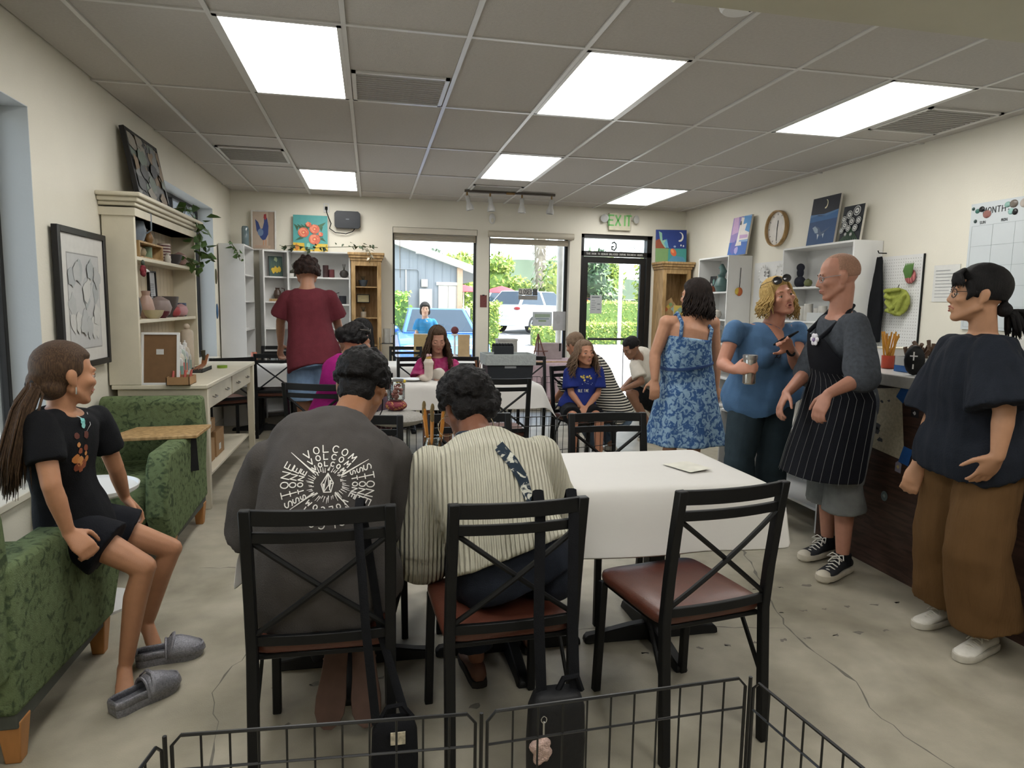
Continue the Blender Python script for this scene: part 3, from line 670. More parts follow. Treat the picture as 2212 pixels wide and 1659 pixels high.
# ---------------------------------------------------------------- people: joints measured in the room (metres)
JN = "head neck chest pel shL elL wrL shR elR wrR hipL knL anL toL hipR knR anR toR".split()
JD = {
'girl': [(-1.04, 2.6, 1.15), (-1.05, 2.6, 1.03), (-1.08, 2.62, 0.901), (-1.08, 2.7, 0.597), (-1.02, 2.78, 0.964), (-0.985, 2.85, 0.759), (-0.99, 2.95, 0.609), (-1.08, 2.48, 0.995), (-1.03, 2.42, 0.802), (-1, 2.45, 0.633), (-1.09, 2.8, 0.574), (-0.799, 2.86, 0.416), (-0.9, 2.88, 0.12), (-0.83, 2.8, 0.05), (-1.07, 2.62, 0.596), (-0.82, 2.6, 0.442), (-0.897, 2.6, 0.082), (-0.84, 2.44, 0.05)],
'volcom': [(-0.034, 2.42, 1.12), (-0.088, 2.25, 1.01), (-0.133, 2.12, 0.878), (-0.14, 2.07, 0.57), (-0.322, 2.16, 0.918), (-0.371, 2.3, 0.643), (-0.252, 2.62, 0.628), (0.06, 2.2, 0.912), (0.094, 2.32, 0.653), (0.044, 2.65, 0.652), (-0.23, 2.09, 0.54), (-0.32, 2.5, 0.52), (-0.13, 2.26, 0.2), (-0.15, 2.17, 0.04), (-0.05, 2.09, 0.54), (0.07, 2.5, 0.52), (-0.03, 2.27, 0.18), (-0.02, 2.17, 0.04)],
'sweater': [(0.338, 2.46, 1.04), (0.357, 2.3, 0.947), (0.388, 2.18, 0.796), (0.455, 2.07, 0.57), (0.188, 2.2, 0.877), (0.167, 2.28, 0.563), (0.278, 2.6, 0.591), (0.571, 2.25, 0.894), (0.678, 2.4, 0.598), (0.595, 2.68, 0.63), (0.345, 2.09, 0.54), (0.33, 2.5, 0.52), (0.38, 2.4, 0.09), (0.37, 2.56, 0.03), (0.565, 2.1, 0.54), (0.62, 2.52, 0.52), (0.63, 2.6, 0.09), (0.63, 2.78, 0.03)],
'asian': [(2.38, 2.3, 1.49), (2.42, 2.3, 1.33), (2.42, 2.3, 1.13), (2.45, 2.31, 0.9), (2.32, 2.14, 1.26), (2.31, 2.07, 1.06), (2.29, 2.06, 0.885), (2.45, 2.46, 1.25), (2.44, 2.52, 0.979), (2.34, 2.48, 0.761), (2.44, 2.22, 0.82), (2.42, 2.23, 0.45), (2.52, 2.24, 0.09), (2.31, 2.18, 0.035), (2.46, 2.4, 0.82), (2.49, 2.46, 0.45), (2.58, 2.5, 0.09), (2.38, 2.47, 0.035)],
'bald': [(2.36, 3.12, 1.59), (2.38, 3.12, 1.4), (2.44, 3.14, 1.22), (2.47, 3.16, 0.98), (2.36, 2.96, 1.35), (2.34, 2.86, 1.1), (2.14, 2.84, 1.02), (2.48, 3.34, 1.34), (2.38, 3.34, 1.08), (2.16, 3.2, 0.975), (2.47, 3.07, 0.9), (2.44, 3.06, 0.49), (2.48, 3.08, 0.1), (2.26, 2.98, 0.035), (2.48, 3.25, 0.9), (2.5, 3.28, 0.49), (2.58, 3.34, 0.1), (2.36, 3.28, 0.035)],
'blonde': [(2.42, 3.72, 1.49), (2.42, 3.78, 1.31), (2.38, 3.78, 1.16), (2.44, 3.85, 0.93), (2.57, 3.74, 1.29), (2.5, 3.62, 1.09), (2.33, 3.44, 1.2), (2.15, 3.74, 1.29), (2.06, 3.7, 1.09), (2.03, 3.52, 1.07), (2.53, 3.86, 0.85), (2.52, 3.85, 0.46), (2.58, 3.94, 0.1), (2.5, 3.78, 0.035), (2.34, 3.86, 0.85), (2.28, 3.83, 0.47), (2.33, 3.88, 0.1), (2.27, 3.7, 0.035)],
'dress': [(2.31, 4.6, 1.51), (2.29, 4.58, 1.35), (2.26, 4.58, 1.19), (2.28, 4.6, 0.92), (2.09, 4.58, 1.31), (2.01, 4.58, 1.08), (1.99, 4.52, 0.905), (2.45, 4.58, 1.31), (2.5, 4.6, 1.03), (2.5, 4.58, 0.844), (2.2, 4.6, 0.86), (2.17, 4.58, 0.48), (2.15, 4.62, 0.09), (2.12, 4.84, 0.03), (2.37, 4.62, 0.86), (2.38, 4.63, 0.48), (2.4, 4.68, 0.09), (2.4, 4.9, 0.03)],
'crouch': [(2.75, 6.9, 0.982), (2.85, 6.95, 0.863), (2.99, 7.05, 0.751), (3.18, 7.16, 0.42), (2.78, 6.85, 0.796), (2.82, 6.75, 0.631), (2.62, 6.7, 0.564), (3.08, 7.2, 0.817), (2.92, 7.2, 0.632), (2.71, 7, 0.536), (3.12, 7.05, 0.36), (2.72, 6.8, 0.5), (2.98, 6.8, 0.09), (2.8, 6.72, 0.03), (3.2, 7.25, 0.38), (2.95, 7.2, 0.42), (3.32, 7.25, 0.12), (3.15, 7.2, 0.03)],
'bluegirl': [(1.79, 5.55, 1.02), (1.81, 5.6, 0.909), (1.8, 5.62, 0.785), (1.76, 5.62, 0.56), (1.94, 5.62, 0.854), (1.93, 5.58, 0.667), (1.78, 5.42, 0.571), (1.67, 5.6, 0.849), (1.68, 5.55, 0.673), (1.74, 5.42, 0.571), (1.84, 5.62, 0.53), (1.84, 5.26, 0.5), (1.85, 5.27, 0.09), (1.86, 5.12, 0.03), (1.68, 5.62, 0.53), (1.62, 5.26, 0.5), (1.6, 5.22, 0.09), (1.56, 5.08, 0.03)],
'striped': [(1.9, 6.2, 1.05), (1.98, 6.1, 0.95), (2.08, 6.06, 0.78), (2.28, 6.04, 0.4), (1.94, 5.96, 0.92), (1.8, 6.02, 0.72), (1.72, 6.16, 0.55), (2.1, 6.24, 0.9), (1.95, 6.36, 0.7), (1.8, 6.4, 0.55), (2.22, 5.98, 0.34), (1.92, 6.05, 0.42), (2.1, 5.95, 0.09), (1.98, 6.02, 0.03), (2.34, 6.12, 0.34), (2.1, 6.35, 0.42), (2.28, 6.15, 0.09), (2.15, 6.25, 0.03)],
'pink': [(0.604, 6.35, 1.09), (0.611, 6.42, 0.925), (0.614, 6.45, 0.79), (0.6, 6.56, 0.56), (0.766, 6.42, 0.845), (0.803, 6.35, 0.702), (0.7, 6.05, 0.79), (0.467, 6.42, 0.859), (0.432, 6.35, 0.721), (0.52, 6.02, 0.79), (0.69, 6.52, 0.53), (0.69, 6.15, 0.5), (0.69, 6.2, 0.09), (0.69, 6.05, 0.03), (0.51, 6.52, 0.53), (0.51, 6.15, 0.5), (0.49, 6.2, 0.09), (0.48, 6.05, 0.03)],
'magenta': [(-0.102, 4.75, 1.15), (-0.158, 4.72, 1.04), (-0.189, 4.7, 0.929), (-0.28, 4.76, 0.57), (-0.277, 4.82, 0.965), (-0.255, 4.95, 0.77), (-0.113, 5.1, 0.749), (-0.086, 4.6, 0.97), (-0.042, 4.65, 0.807), (0.036, 4.85, 0.787), (-0.34, 4.82, 0.54), (-0.06, 5.08, 0.54), (-0.04, 5.08, 0.1), (0.06, 5.2, 0.03), (-0.22, 4.68, 0.54), (0.08, 4.88, 0.54), (0.1, 4.88, 0.1), (0.22, 4.98, 0.03)],
'darkhair': [(-0.072, 5.6, 1.17), (-0.077, 5.6, 1.05), (-0.067, 5.6, 0.93), (-0.02, 5.5, 0.57), (-0.177, 5.62, 0.985), (-0.196, 5.6, 0.817), (-0.108, 5.75, 0.781), (0.033, 5.6, 0.979), (0.069, 5.6, 0.816), (0.044, 5.8, 0.795), (-0.1, 5.52, 0.54), (-0.12, 5.92, 0.52), (-0.12, 5.95, 0.09), (-0.12, 6.1, 0.03), (0.07, 5.52, 0.54), (0.07, 5.92, 0.52), (0.07, 5.95, 0.09), (0.07, 6.1, 0.03)],
'maroon': [(-0.5, 5.65, 1.64), (-0.494, 5.6, 1.53), (-0.486, 5.6, 1.35), (-0.44, 5.5, 0.97), (-0.642, 5.6, 1.44), (-0.709, 5.66, 1.26), (-0.743, 5.9, 1.06), (-0.325, 5.6, 1.45), (-0.275, 5.7, 1.26), (-0.243, 5.95, 1.1), (-0.53, 5.5, 0.9), (-0.52, 5.5, 0.49), (-0.53, 5.53, 0.09), (-0.55, 5.72, 0.03), (-0.36, 5.5, 0.9), (-0.37, 5.52, 0.49), (-0.36, 5.54, 0.09), (-0.34, 5.74, 0.03)],
'boy': [(0.774, 10.1, 1.34), (0.774, 10.1, 1.21), (0.788, 10.1, 1.09), (0.8, 10.1, 0.78), (0.89, 10.1, 1.16), (0.939, 10.1, 1), (0.917, 10, 0.872), (0.679, 10.1, 1.16), (0.652, 10.1, 1), (0.659, 10, 0.87), (0.86, 10.1, 0.72), (0.86, 10.1, 0.38), (0.86, 10.1, 0.05), (0.87, 9.95, 0), (0.74, 10.1, 0.72), (0.74, 10.1, 0.38), (0.74, 10.1, 0.05), (0.73, 9.95, 0)],
}
def smooth(a, b, x):
    x = min(1, max(0, (x-a)/(b-a))); return x*x*(3-2*x)
class Human:
    def __init__(s, key, label, skin='#b98a6c', hf=(0, 1, 0), hu=(0, 0, 1), hs=1.0, g=1.0, arm=1.0, leg=1.0, vox=.008, hands=None, bare=False, wa=1.0, tuck=False, face=True, iris='#2c1c12', brow='#2a1c14', lid=.35, lips='#9c5a52', mouth=0, curl=.35, earz=True, ns=1.0, nose=1.0):
        s.J = {k: V(v) for k, v in zip(JN, JD[key])}; J = s.J; s.g = g; s.hs = hs; s.tuck = tuck
        base = (J['pel']+J['hipL']+J['hipR'])/3; s.vox = vox
        s.root = thing('person', label, 'person', (base.x, base.y, 0), group=None)
        s.skin = M('skin_'+skin[1:], skin, .48, .07, 30, .06, 260, spec=.35)
        u = V(hu).normalized(); f = V(hf).normalized(); r = f.cross(u).normalized(); u = r.cross(f).normalized(); s.hf, s.hu, s.hr = f, u, r
        T = Matrix((r*hs, f*hs, u*hs)).transposed().to_4x4(); T.translation = J['head']; s.T = T
        s.r0 = (J['hipR']-J['hipL']).normalized(); s.r1 = (J['shR']-J['shL']).normalized()
        s.sw = (J['shR']-J['shL']).length/2
        s.wa = wa; s.arm = arm
        mb = MB(); s.torso(mb, 0, -.08, 1.0)
        up = (J['head']-J['neck']).normalized()
        mb.cap(J['neck']-up*.03, J['head']-s.hu*.05*hs-s.hf*.026*hs, .060*g**.5*hs*ns, .052*hs*ns, 12)
        for k in 'LR':
            a, e, w = J['sh'+k], J['el'+k], J['wr'+k]
            mb.ell(a, (.052*arm,)*3); mb.cap(J['neck']+(a-J['neck'])*.2-V((0, 0, .03)), a, .05*arm, .05*arm)
            mb.cap(a, e, .047*arm, .039*arm); q = e.lerp(w, .3); mb.cap(e, q, .037*arm, .039*arm); mb.cap(q, w, .039*arm, .025*arm)
            h, kn, an = J['hip'+k], J['kn'+k], J['an'+k]
            mb.cap(h, kn, .083*leg, .053*leg, 12); bk = (h-kn).normalized()+(an-kn).normalized()
            bk = bk.normalized()*.012 if bk.length > .05 else V((0, 0, 0)); q = kn.lerp(an, .3)+bk
            mb.cap(kn, q, .05*leg, .053*leg, 12); mb.cap(q, an, .053*leg, .033*leg, 12)
            if bare: s.foot(mb, k, bare)
            hd = (hands or {}).get(k)
            d = (w-e).normalized()
            if hd is None: hd = (d, d.cross(V((0, 0, 1))).cross(d), curl)
            s.hand(mb, w, V(hd[0]), V(hd[1]), 1 if k == 'R' else -1, hs*(hd[3] if len(hd) > 3 else 1), hd[2])
        s.nose = nose; s.headshape(mb, T, earz)
        s.body = place(union(mb, vox, 3), 'body', s.skin, s.root)
        if face: s.face(T, iris, brow, lid, lips, mouth)
    def c(s, t):
        P, C, N = s.J['pel'], s.J['chest'], s.J['neck']; m = .62
        return P*((t-m)*(t-1)/m)+C*(t*(t-1)/(m*(m-1)))+N*(t*(t-m)/(1-m))
    def fr(s, t):
        up = (s.c(t+.05)-s.c(t-.05)).normalized(); r = s.r0.lerp(s.r1, min(1, max(0, t))); r = (r-up*r.dot(up)).normalized(); return r, up.cross(r), up
    def wd(s, t):
        g = s.g; sw = s.sw
        tab = [(-.5, .15*g, .115*g), (-.2, .155*g, .115*g), (0, .165*g, .118*g), (.28, .138*g*s.wa, .105*g*s.wa), (.6, sw*.80+.012*g, .115*g), (.82, sw*.90, .105*g), (.93, sw*.66, .075*g), (1.0, .062*g**.5, .062*g**.5)]
        for a, b in zip(tab[:-1], tab[1:]):
            if t <= b[0]:
                k = smooth(a[0], b[0], t); return a[1]+(b[1]-a[1])*k, a[2]+(b[2]-a[2])*k
        return tab[-1][1:]
    def ring(s, t, infl, n=24, mul=1, ex=2.3, sh=(0, 0, 0)):
        r, f, u = s.fr(t); w, d = s.wd(t); c = s.c(t)+V(sh); o = []
        for j in range(n):
            a = 2*math.pi*j/n; ca, sa = math.cos(a), math.sin(a)
            o.append(c+r*math.copysign(abs(ca)**(2/ex), ca)*(w+infl)*mul+f*math.copysign(abs(sa)**(2/ex), sa)*(d+infl)*mul)
        return o
    def torso(s, mb, infl, t0, t1, flare=0, n=11):
        ts = [t0+(t1-t0)*i/n for i in range(n+1)]
        mb.rings([s.ring(t, infl+flare*max(0, (.35-t)), mul=1) for t in ts])
    def headshape(s, mb, T, ears=True):
        def e(c, r): mb.ell(c, r, T=T, n=16, m=10)
        e((0, -.014, .032), (.074, .096, .088)); e((0, .022, -.018), (.064, .070, .078)); e((0, .030, -.064), (.050, .054, .046)); e((0, .050, -.062), (.037, .037, .031)); e((0, .063, -.096), (.026, .023, .019))
        def cp(a, b, ra, rb): mb.cap(T @ V(a), T @ V(b), ra*s.hs, rb*s.hs, 8)
        q = s.nose; cp((0, .087, .008), (0, .090+.014*q, -.029), .0075, .0098*q); e((.011, .094, -.034), (.0075, .009, .006)); e((-.011, .094, -.034), (.0075, .009, .006))
        cp((-.036, .079, .020), (.036, .079, .020), .011, .011)
        for x in (-1, 1):
            e((x*.042, .060, -.022), (.022, .026, .020)); cp((x*.058, 0, -.05), (x*.02, .06, -.092), .018, .016)
            if ears:
                e((x*.077, -.010, -.004), (.009, .020, .031)); e((x*.074, .001, -.030), (.008, .009, .010)); e((x*.082, -.016, .004), (.007, .013, .022))
        e((0, .085, -.057), (.022, .011, .007)); e((0, .083, -.068), (.019, .011, .008))
    def face(s, T, iris, brow, lid, lips, mouth):
        for x in (-1, 1):
            m = MB(); m.ell((x*.031, .0745, -.002), (.0120, .0120, .0100), '#b9b0a6', T, 12, 8); m.ell((x*.031, .0835, -.003), (.0062, .004, .0062), iris, T, 8, 6); m.build('eye', paint(.2), s.root, world=True, angle=180)
            m = MB(); m.ell((x*.031, .0752, .0015), (.0145, .0142, .0115), T=T, n=12, m=8, fn=lambda v: 1 if v.z > 1.0-1.75*lid else .8); m.build('eyelid', s.skin, s.root, world=True, angle=180)
            m = MB(); m.tube([T @ V(p) for p in ((x*.014, .0885, .020), (x*.03, .0885, .025), (x*.046, .077, .021))], [.0022*s.hs, .0030*s.hs, .0015*s.hs], 6); m.build('eyebrow', M('brow_'+brow[1:], brow, .8), s.root, world=True)
        for x in (-1, 1):
            z = (1.0-1.75*lid)*.0115; m = MB(); m.tube([T @ V((x*.031+.0125*q, .0745+.0138*math.sqrt(max(.05, 1-q*q*.8-(z/.0115)**2*.8)), .0015+z-.004*q*q)) for q in (-1, -.5, 0, .5, 1)], .0009*s.hs, 5); m.build('eyelash', M('brow_'+brow[1:], brow), s.root, world=True)
        m = MB(); o = mouth*.5
        m.tube([T @ V(p) for p in ((-.023, .079, -.062), (-.009, .0915, -.057+o), (0, .0915, -.058+o), (.009, .0915, -.057+o), (.023, .079, -.062))], [.002*s.hs, .0042*s.hs, .004*s.hs, .0042*s.hs, .002*s.hs], 6)
        m.tube([T @ V(p) for p in ((-.022, .079, -.063), (0, .0905, -.068-o), (.022, .079, -.063))], [.002*s.hs, .005*s.hs, .002*s.hs], 6)
        m.build('lips', M('lips_'+lips[1:], lips, .4), s.root, world=True)
        if mouth:
            m = MB(); m.ell((0, .0865, -.063), (.014, .008, mouth*.5), T=T); m.build('mouth', M('mouth', '#5a2622', .4), s.root, world=True)
    def hand(s, mb, w, d, up, side, k, curl):
        d = d.normalized(); up = (up-d*up.dot(d)).normalized(); x = d.cross(up)*-side*-1   # x: towards the thumb
        x = d.cross(up).normalized()*(-side)
        P = lambda a, b, c: w+x*a*k+d*b*k+up*c*k
        rs = []
        for y, hw, th in ((-.012, .024, .017), (.02, .030, .018), (.05, .040, .016), (.08, .042, .014), (.094, .036, .010)):
            rs.append([P(hw*math.cos(t), y, th*math.sin(t)) for t in [2*math.pi*j/14 for j in range(14)]])
        mb.rings(rs)
        for fx, L, r in ((.031, .070, .0088), (.0105, .078, .009), (-.0105, .073, .0088), (-.031, .058, .008)):
            p = P(fx, .086, .001); a = curl*.55+.05; dirv = d+x*fx*1.2; dirv.normalize()
            for seg, q in ((.45, .95), (.32, 1.15), (.23, .8)):
                e = dirv*math.cos(a)-up*math.sin(a); p2 = p+e*L*seg*k; mb.cap(p, p2, r*k, r*.88*k, 8); p = p2; a += curl*q
        p = P(.030, .018, -.006); e = (x*.75+d*.66-up*(.15+curl*.25)).normalized()
        p2 = p+e*.040*k; mb.cap(P(.018, .012, -.004), p2, .016*k, .0115*k, 8); e2 = (e+d*.5-x*(.35*curl)-up*.3*curl).normalized(); p3 = p2+e2*.030*k
        mb.cap(p2, p3, .0112*k, .0098*k, 8); mb.cap(p3, p3+(e2-x*.25*curl).normalized()*.024*k, .0098*k, .008*k, 8)
    def footframe(s, k):
        an, to, kn = s.J['an'+k], s.J['to'+k], s.J['kn'+k]
        if s.tuck:
            f = (to-an).normalized(); u = V((0, 1, .15)); u = (u-f*u.dot(f)).normalized()
        else:
            f = (to-an); dz = f.z; f = V((f.x, f.y, 0)).normalized(); u = V((0, 0, 1))
        r = f.cross(u); L = s.hs
        return an, f, u, r
    def foot(s, mb, k, mode):
        an, f, u, r = s.footframe(k)
        if mode == 'hang':
            f = (s.J['to'+k]-an).normalized(); u = (s.J['kn'+k]-an); u = (u-f*u.dot(f)).normalized(); r = f.cross(u)
        q = s.hs*.92; o = an-u*.045*q; side = 1 if k == 'R' else -1
        rs = []
        for y, hw, h0, h1 in ((-.045, .016, -.02, .02), (-.03, .027, -.03, .045), (.0, .030, -.032, .05), (.05, .032, -.028, .035), (.09, .037, -.03, .018), (.125, .038, -.03, .006), (.14, .03, -.028, 0)):
            rs.append([o+f*y*q+r*hw*math.cos(t)*q+u*q*((h0+h1)/2+(h1-h0)/2*math.sin(t)) for t in [2*math.pi*j/12 for j in range(12)]])
        mb.rings(rs)
        for i, (x, L, rr) in enumerate(((-.026, .045, .0125), (-.008, .04, .009), (.006, .036, .0085), (.019, .031, .008), (.031, .024, .0078))):
            a = o+r*x*side*q+f*.122*q+u*-.016*q; mb.cap(a, a+f*L*q-u*.006*q, rr*q, rr*.9*q, 8)
    # ---- clothes
    def shirt(s, mat, infl=.014, t0=-.15, sleeve=.55, flare=.0, name='shirt', extra=(), amp=.006, freq=9, sl=.0, top=.985, vox=None, neckopen=None, fine=0, stretch=(1, 1, .5), slr=None, skip=''):
        mb = MB(); J = s.J; s.torso(mb, infl, t0, top, flare)
        for k in 'LR':
            a, e, w = J['sh'+k], J['el'+k], J['wr'+k]; n = s.c(.93)
            mb.cap(n+(a-n)*.25-V((0, 0, .012)), a-(a-n)*.06-V((0, 0, .006)), .046*s.arm+infl*.5, .044*s.arm+infl*.7)
            if k in skip: continue
            ra = .047*s.arm+infl*.8; rb = (slr or .046)*s.arm+infl+sl
            if sleeve <= 1:
                q = a.lerp(e, sleeve); mb.ell(a, (ra,)*3); mb.tube([a, a.lerp(q, .5), q], [ra, (ra+rb)/2*1.02, rb], 16)
            else:
                q = e.lerp(w, sleeve-1); mb.ell(a, (ra,)*3); mb.tube([a, a.lerp(e, .5), e.lerp(a, .12)], [ra, (ra+rb)/2, rb], 16); mb.ell(e, (rb,)*3); mb.tube([e, e.lerp(q, .5), q], [rb, rb*.97, rb*.9], 16)
        for c, r in extra:
            r0, f, u = s.fr(c[2]); mb.ell(s.c(c[2])+r0*c[0]+f*c[1], (r,)*3 if not isinstance(r, tuple) else r)
        o = place(union(mb, vox or max(s.vox, .009), 3, amp, freq, stretch, fine), name, mat, s.root); return o
    def pants(s, mat, infl=.014, frac=1.0, flare=0, top=.12, name='trousers', amp=.005, r=(.088, .066, .05), drop=0, vox=None):
        mb = MB(); J = s.J; mb.rings([s.ring(t, infl) for t in (-.13, -.07, 0, top*.6, top)])
        for k in 'LR':
            h, kn, an = J['hip'+k], J['kn'+k], J['an'+k]; g = s.g**.5
            mb.ell(h, ((r[0]+infl)*g,)*3)
            if frac <= .5:
                q = h.lerp(kn, frac*2); mb.tube([h, h.lerp(q, .5), q], [(r[0]+infl)*g, ((r[0]*.5+r[1]*.5)+infl)*g+flare*.5, (r[0]+(r[1]-r[0])*frac*2+infl)*g+flare], 18)
            else:
                q = kn.lerp(an, (frac-.5)*2)+V((0, 0, -drop))
                if flare > .04:
                    mb.tube([h, h.lerp(kn, .5), kn, kn.lerp(q, .5), q], [(r[0]+infl)*g, (r[0]*.6+r[1]*.4+infl)*g+flare*.2, (r[1]+infl)*g+flare*.5, (r[1]*.5+r[2]*.5+infl)*g+flare*.8, (r[2]+infl)*g+flare], 20); continue
                mb.tube([h, h.lerp(kn, .5), kn.lerp(h, .08)], [(r[0]+infl)*g, (r[0]*.5+r[1]*.5+infl)*g, (r[1]+infl)*g], 18)
                mb.ell(kn, ((r[1]+infl)*g,)*3); mb.tube([kn, kn.lerp(q, .5), q], [(r[1]+infl)*g, (r[1]*.5+r[2]*.5+infl)*g+flare*.5, (r[2]+infl)*g+flare], 18)
        return place(union(mb, vox or max(s.vox, .009), 3, amp, 10, (1, 1, .6)), name, mat, s.root)
    def shoes(s, upper, sole, L=.26, laces=None, sock=None, high=1.0, toe=None, which='LR'):
        for k in which:
            an, f, u, r = s.footframe(k); q = L/.26; o = an-u*(.088 if not s.tuck else .07)
            m = MB(); rs = []
            for y, hw, h in ((-.068, .016, .055), (-.055, .030, .072), (-.02, .034, .085), (.03, .036, .082), (.07, .038, .062), (.11, .043, .048), (.15, .042, .040), (.178, .030, .034), (.19, .012, .028)):
                rs.append([o+f*y*q+r*hw*q*math.cos(t)+u*(.018+(h*high-.018)*(.5+.5*math.sin(t)))*q for t in [2*math.pi*j/14 for j in range(14)]])
            m.rings(rs); sh = m.build('shoe', upper, s.root, world=True, angle=60)
            m = MB(); pts = [(-.074, .012), (-.066, .030), (-.02, .037), (.05, .040), (.11, .047), (.155, .045), (.185, .032), (.2, .012)]
            out = [(y, w) for y, w in pts]+[(y, -w) for y, w in pts[::-1]]
            rs = [[o+f*y*q+r*w*q*e+u*h*q for y, w in out] for h, e in ((.001, .95), (.006, 1), (.024, 1), (.028, .96))]
            m.rings(rs); m.build('sole', sole, s.root, world=True, angle=50)
            if toe:
                m = MB(); m.ell((0, 0, 0), (.040*q, .036*q, .034*q), T=Matrix.Translation(o+f*.165*q+u*.014*q) @ Matrix((r, f, u)).transposed().to_4x4()); m.build('toe_cap', toe, s.root, world=True, angle=180)
            if laces:
                m = MB()
                for i in range(5):
                    y = .045+.02*i; h = .078-.0095*i
                    m.tube([o+f*y*q+r*-.024*q+u*(h-.006)*q, o+f*(y+.006)*q+u*(h+.006)*q, o+f*y*q+r*.024*q+u*(h-.006)*q], .0032*q, 6)
                c = o+f*.035*q+u*.092*q
                for sx in (-1, 1):
                    m.tube([c, c+r*sx*.03+f*.012+u*.012, c+r*sx*.045+f*.035-u*.006, c+r*sx*.022+f*.03-u*.002, c], .003*q, 6); m.tube([c, c+r*sx*.02+f*.03-u*.008, c+r*sx*.03+f*.05-u*.03], .0028*q, 6)
                m.build('laces', laces, s.root, world=True)
            if sock:
                m = MB(); m.tube([o+u*.05, an+u*.02], [.042*q, .04*q], 14); m.build('sock', sock, s.root, world=True)
    def hair(s, mat, r=(.084, .106, .097), c=(0, -.016, .034), hz=.30, wide=.75, low=-.5, extra=(), strands=None, amp=.004, fine=.0, freq=25, vox=.007, name='hair', face=.86, clumps=0, clr=.012, cmin=-.45):
        mb = MB(); T = s.T
        def fn(v):
            k = 1.0
            if v.y > 0: k -= (1-face)*smooth(.10, .34, v.y)*(1-smooth(hz-.10, hz+.06, v.z))*(1-smooth(wide, wide+.12, abs(v.x)))
            if v.z < low: k -= .3*smooth(-low, -low+.2, -v.z)
            return k
        mb.ell(c, r, T=T, n=40, m=28, fn=fn)
        for e in extra:
            if e[0] == 'e': mb.ell(e[1], e[2], T=T, n=14, m=10)
            else: mb.tube([T @ V(p) for p in e[1]], [x*s.hs for x in e[2]], 12, flat=e[3] if len(e) > 3 else 1)
        if clumps:
            rr = random.Random(11)
            for i in range(clumps):
                v = V((rr.gauss(0, 1), rr.gauss(0, 1), rr.gauss(0, 1))).normalized()
                if v.z < cmin or fn(v) < .97: continue
                mb.ell((c[0]+v.x*r[0], c[1]+v.y*r[1], c[2]+v.z*r[2]), (clr*rr.uniform(.7, 1.3),)*3, T=T, n=8, m=6)
        me = union(mb, vox*s.hs, 2, amp*s.hs, freq, (1, 1, 1), fine)
        o = place(me, name, mat, s.root)
        if strands: 
            m = MB(); strands(m); m.build('hair_strands', mat, s.root, world=True, angle=180)
        return o
def hairmat(name, a, b, sc=60, st=(7, 7, .5)):
    return M('hair_'+name, a, .62, .25, 40, .5, 130, spec=.22, stretch=st, kind='wood', hex2=b, sc=sc)
def flow(T, hs, m, n, az0, az1, zend, seed, r=.006, back=.03, wav=.01, out=.02, start=.75, zspread=.06, radii=(.086, .108, .100), cc=(0, -.016, .034), curl=0):
    """hair strands: start near the crown, follow the skull, then fall to height zend (world)"""
    rr = random.Random(seed)
    n = int(n*2.2); r *= .62
    for i in range(n):
        a = math.radians(rr.uniform(az0, az1)); pts = []; e0 = rr.uniform(.1, start)
        for j in range(5):
            el = math.pi/2*(1-e0-(1-e0)*j/4*1.15)
            pts.append(T @ V((cc[0]+radii[0]*math.cos(el)*math.sin(a), cc[1]-radii[1]*math.cos(el)*math.cos(a), cc[2]+radii[2]*math.sin(el))))
        p = pts[-1]; d = (p-T.translation); d.z = 0; d = d.normalized() if d.length > 1e-4 else V((0, -1, 0)); ze = zend+rr.uniform(0, zspread); ph = rr.uniform(0, 6); k = 7
        for j in range(1, k+1):
            t = j/k; pts.append(V((p.x, p.y, p.z+(ze-p.z)*t))+d*out*math.sin(t*1.8)*rr.uniform(.6, 1.2)+V((math.sin(ph+t*9), math.cos(ph+t*9), 0))*wav*(.3+t)*(1+curl*math.sin(t*15)))
        q = len(pts); m.tube(pts, [r*hs*(.75 if j < 3 else 1)*(1-.75*max(0, (j-q+4)/4)) for j in range(q)], 5)
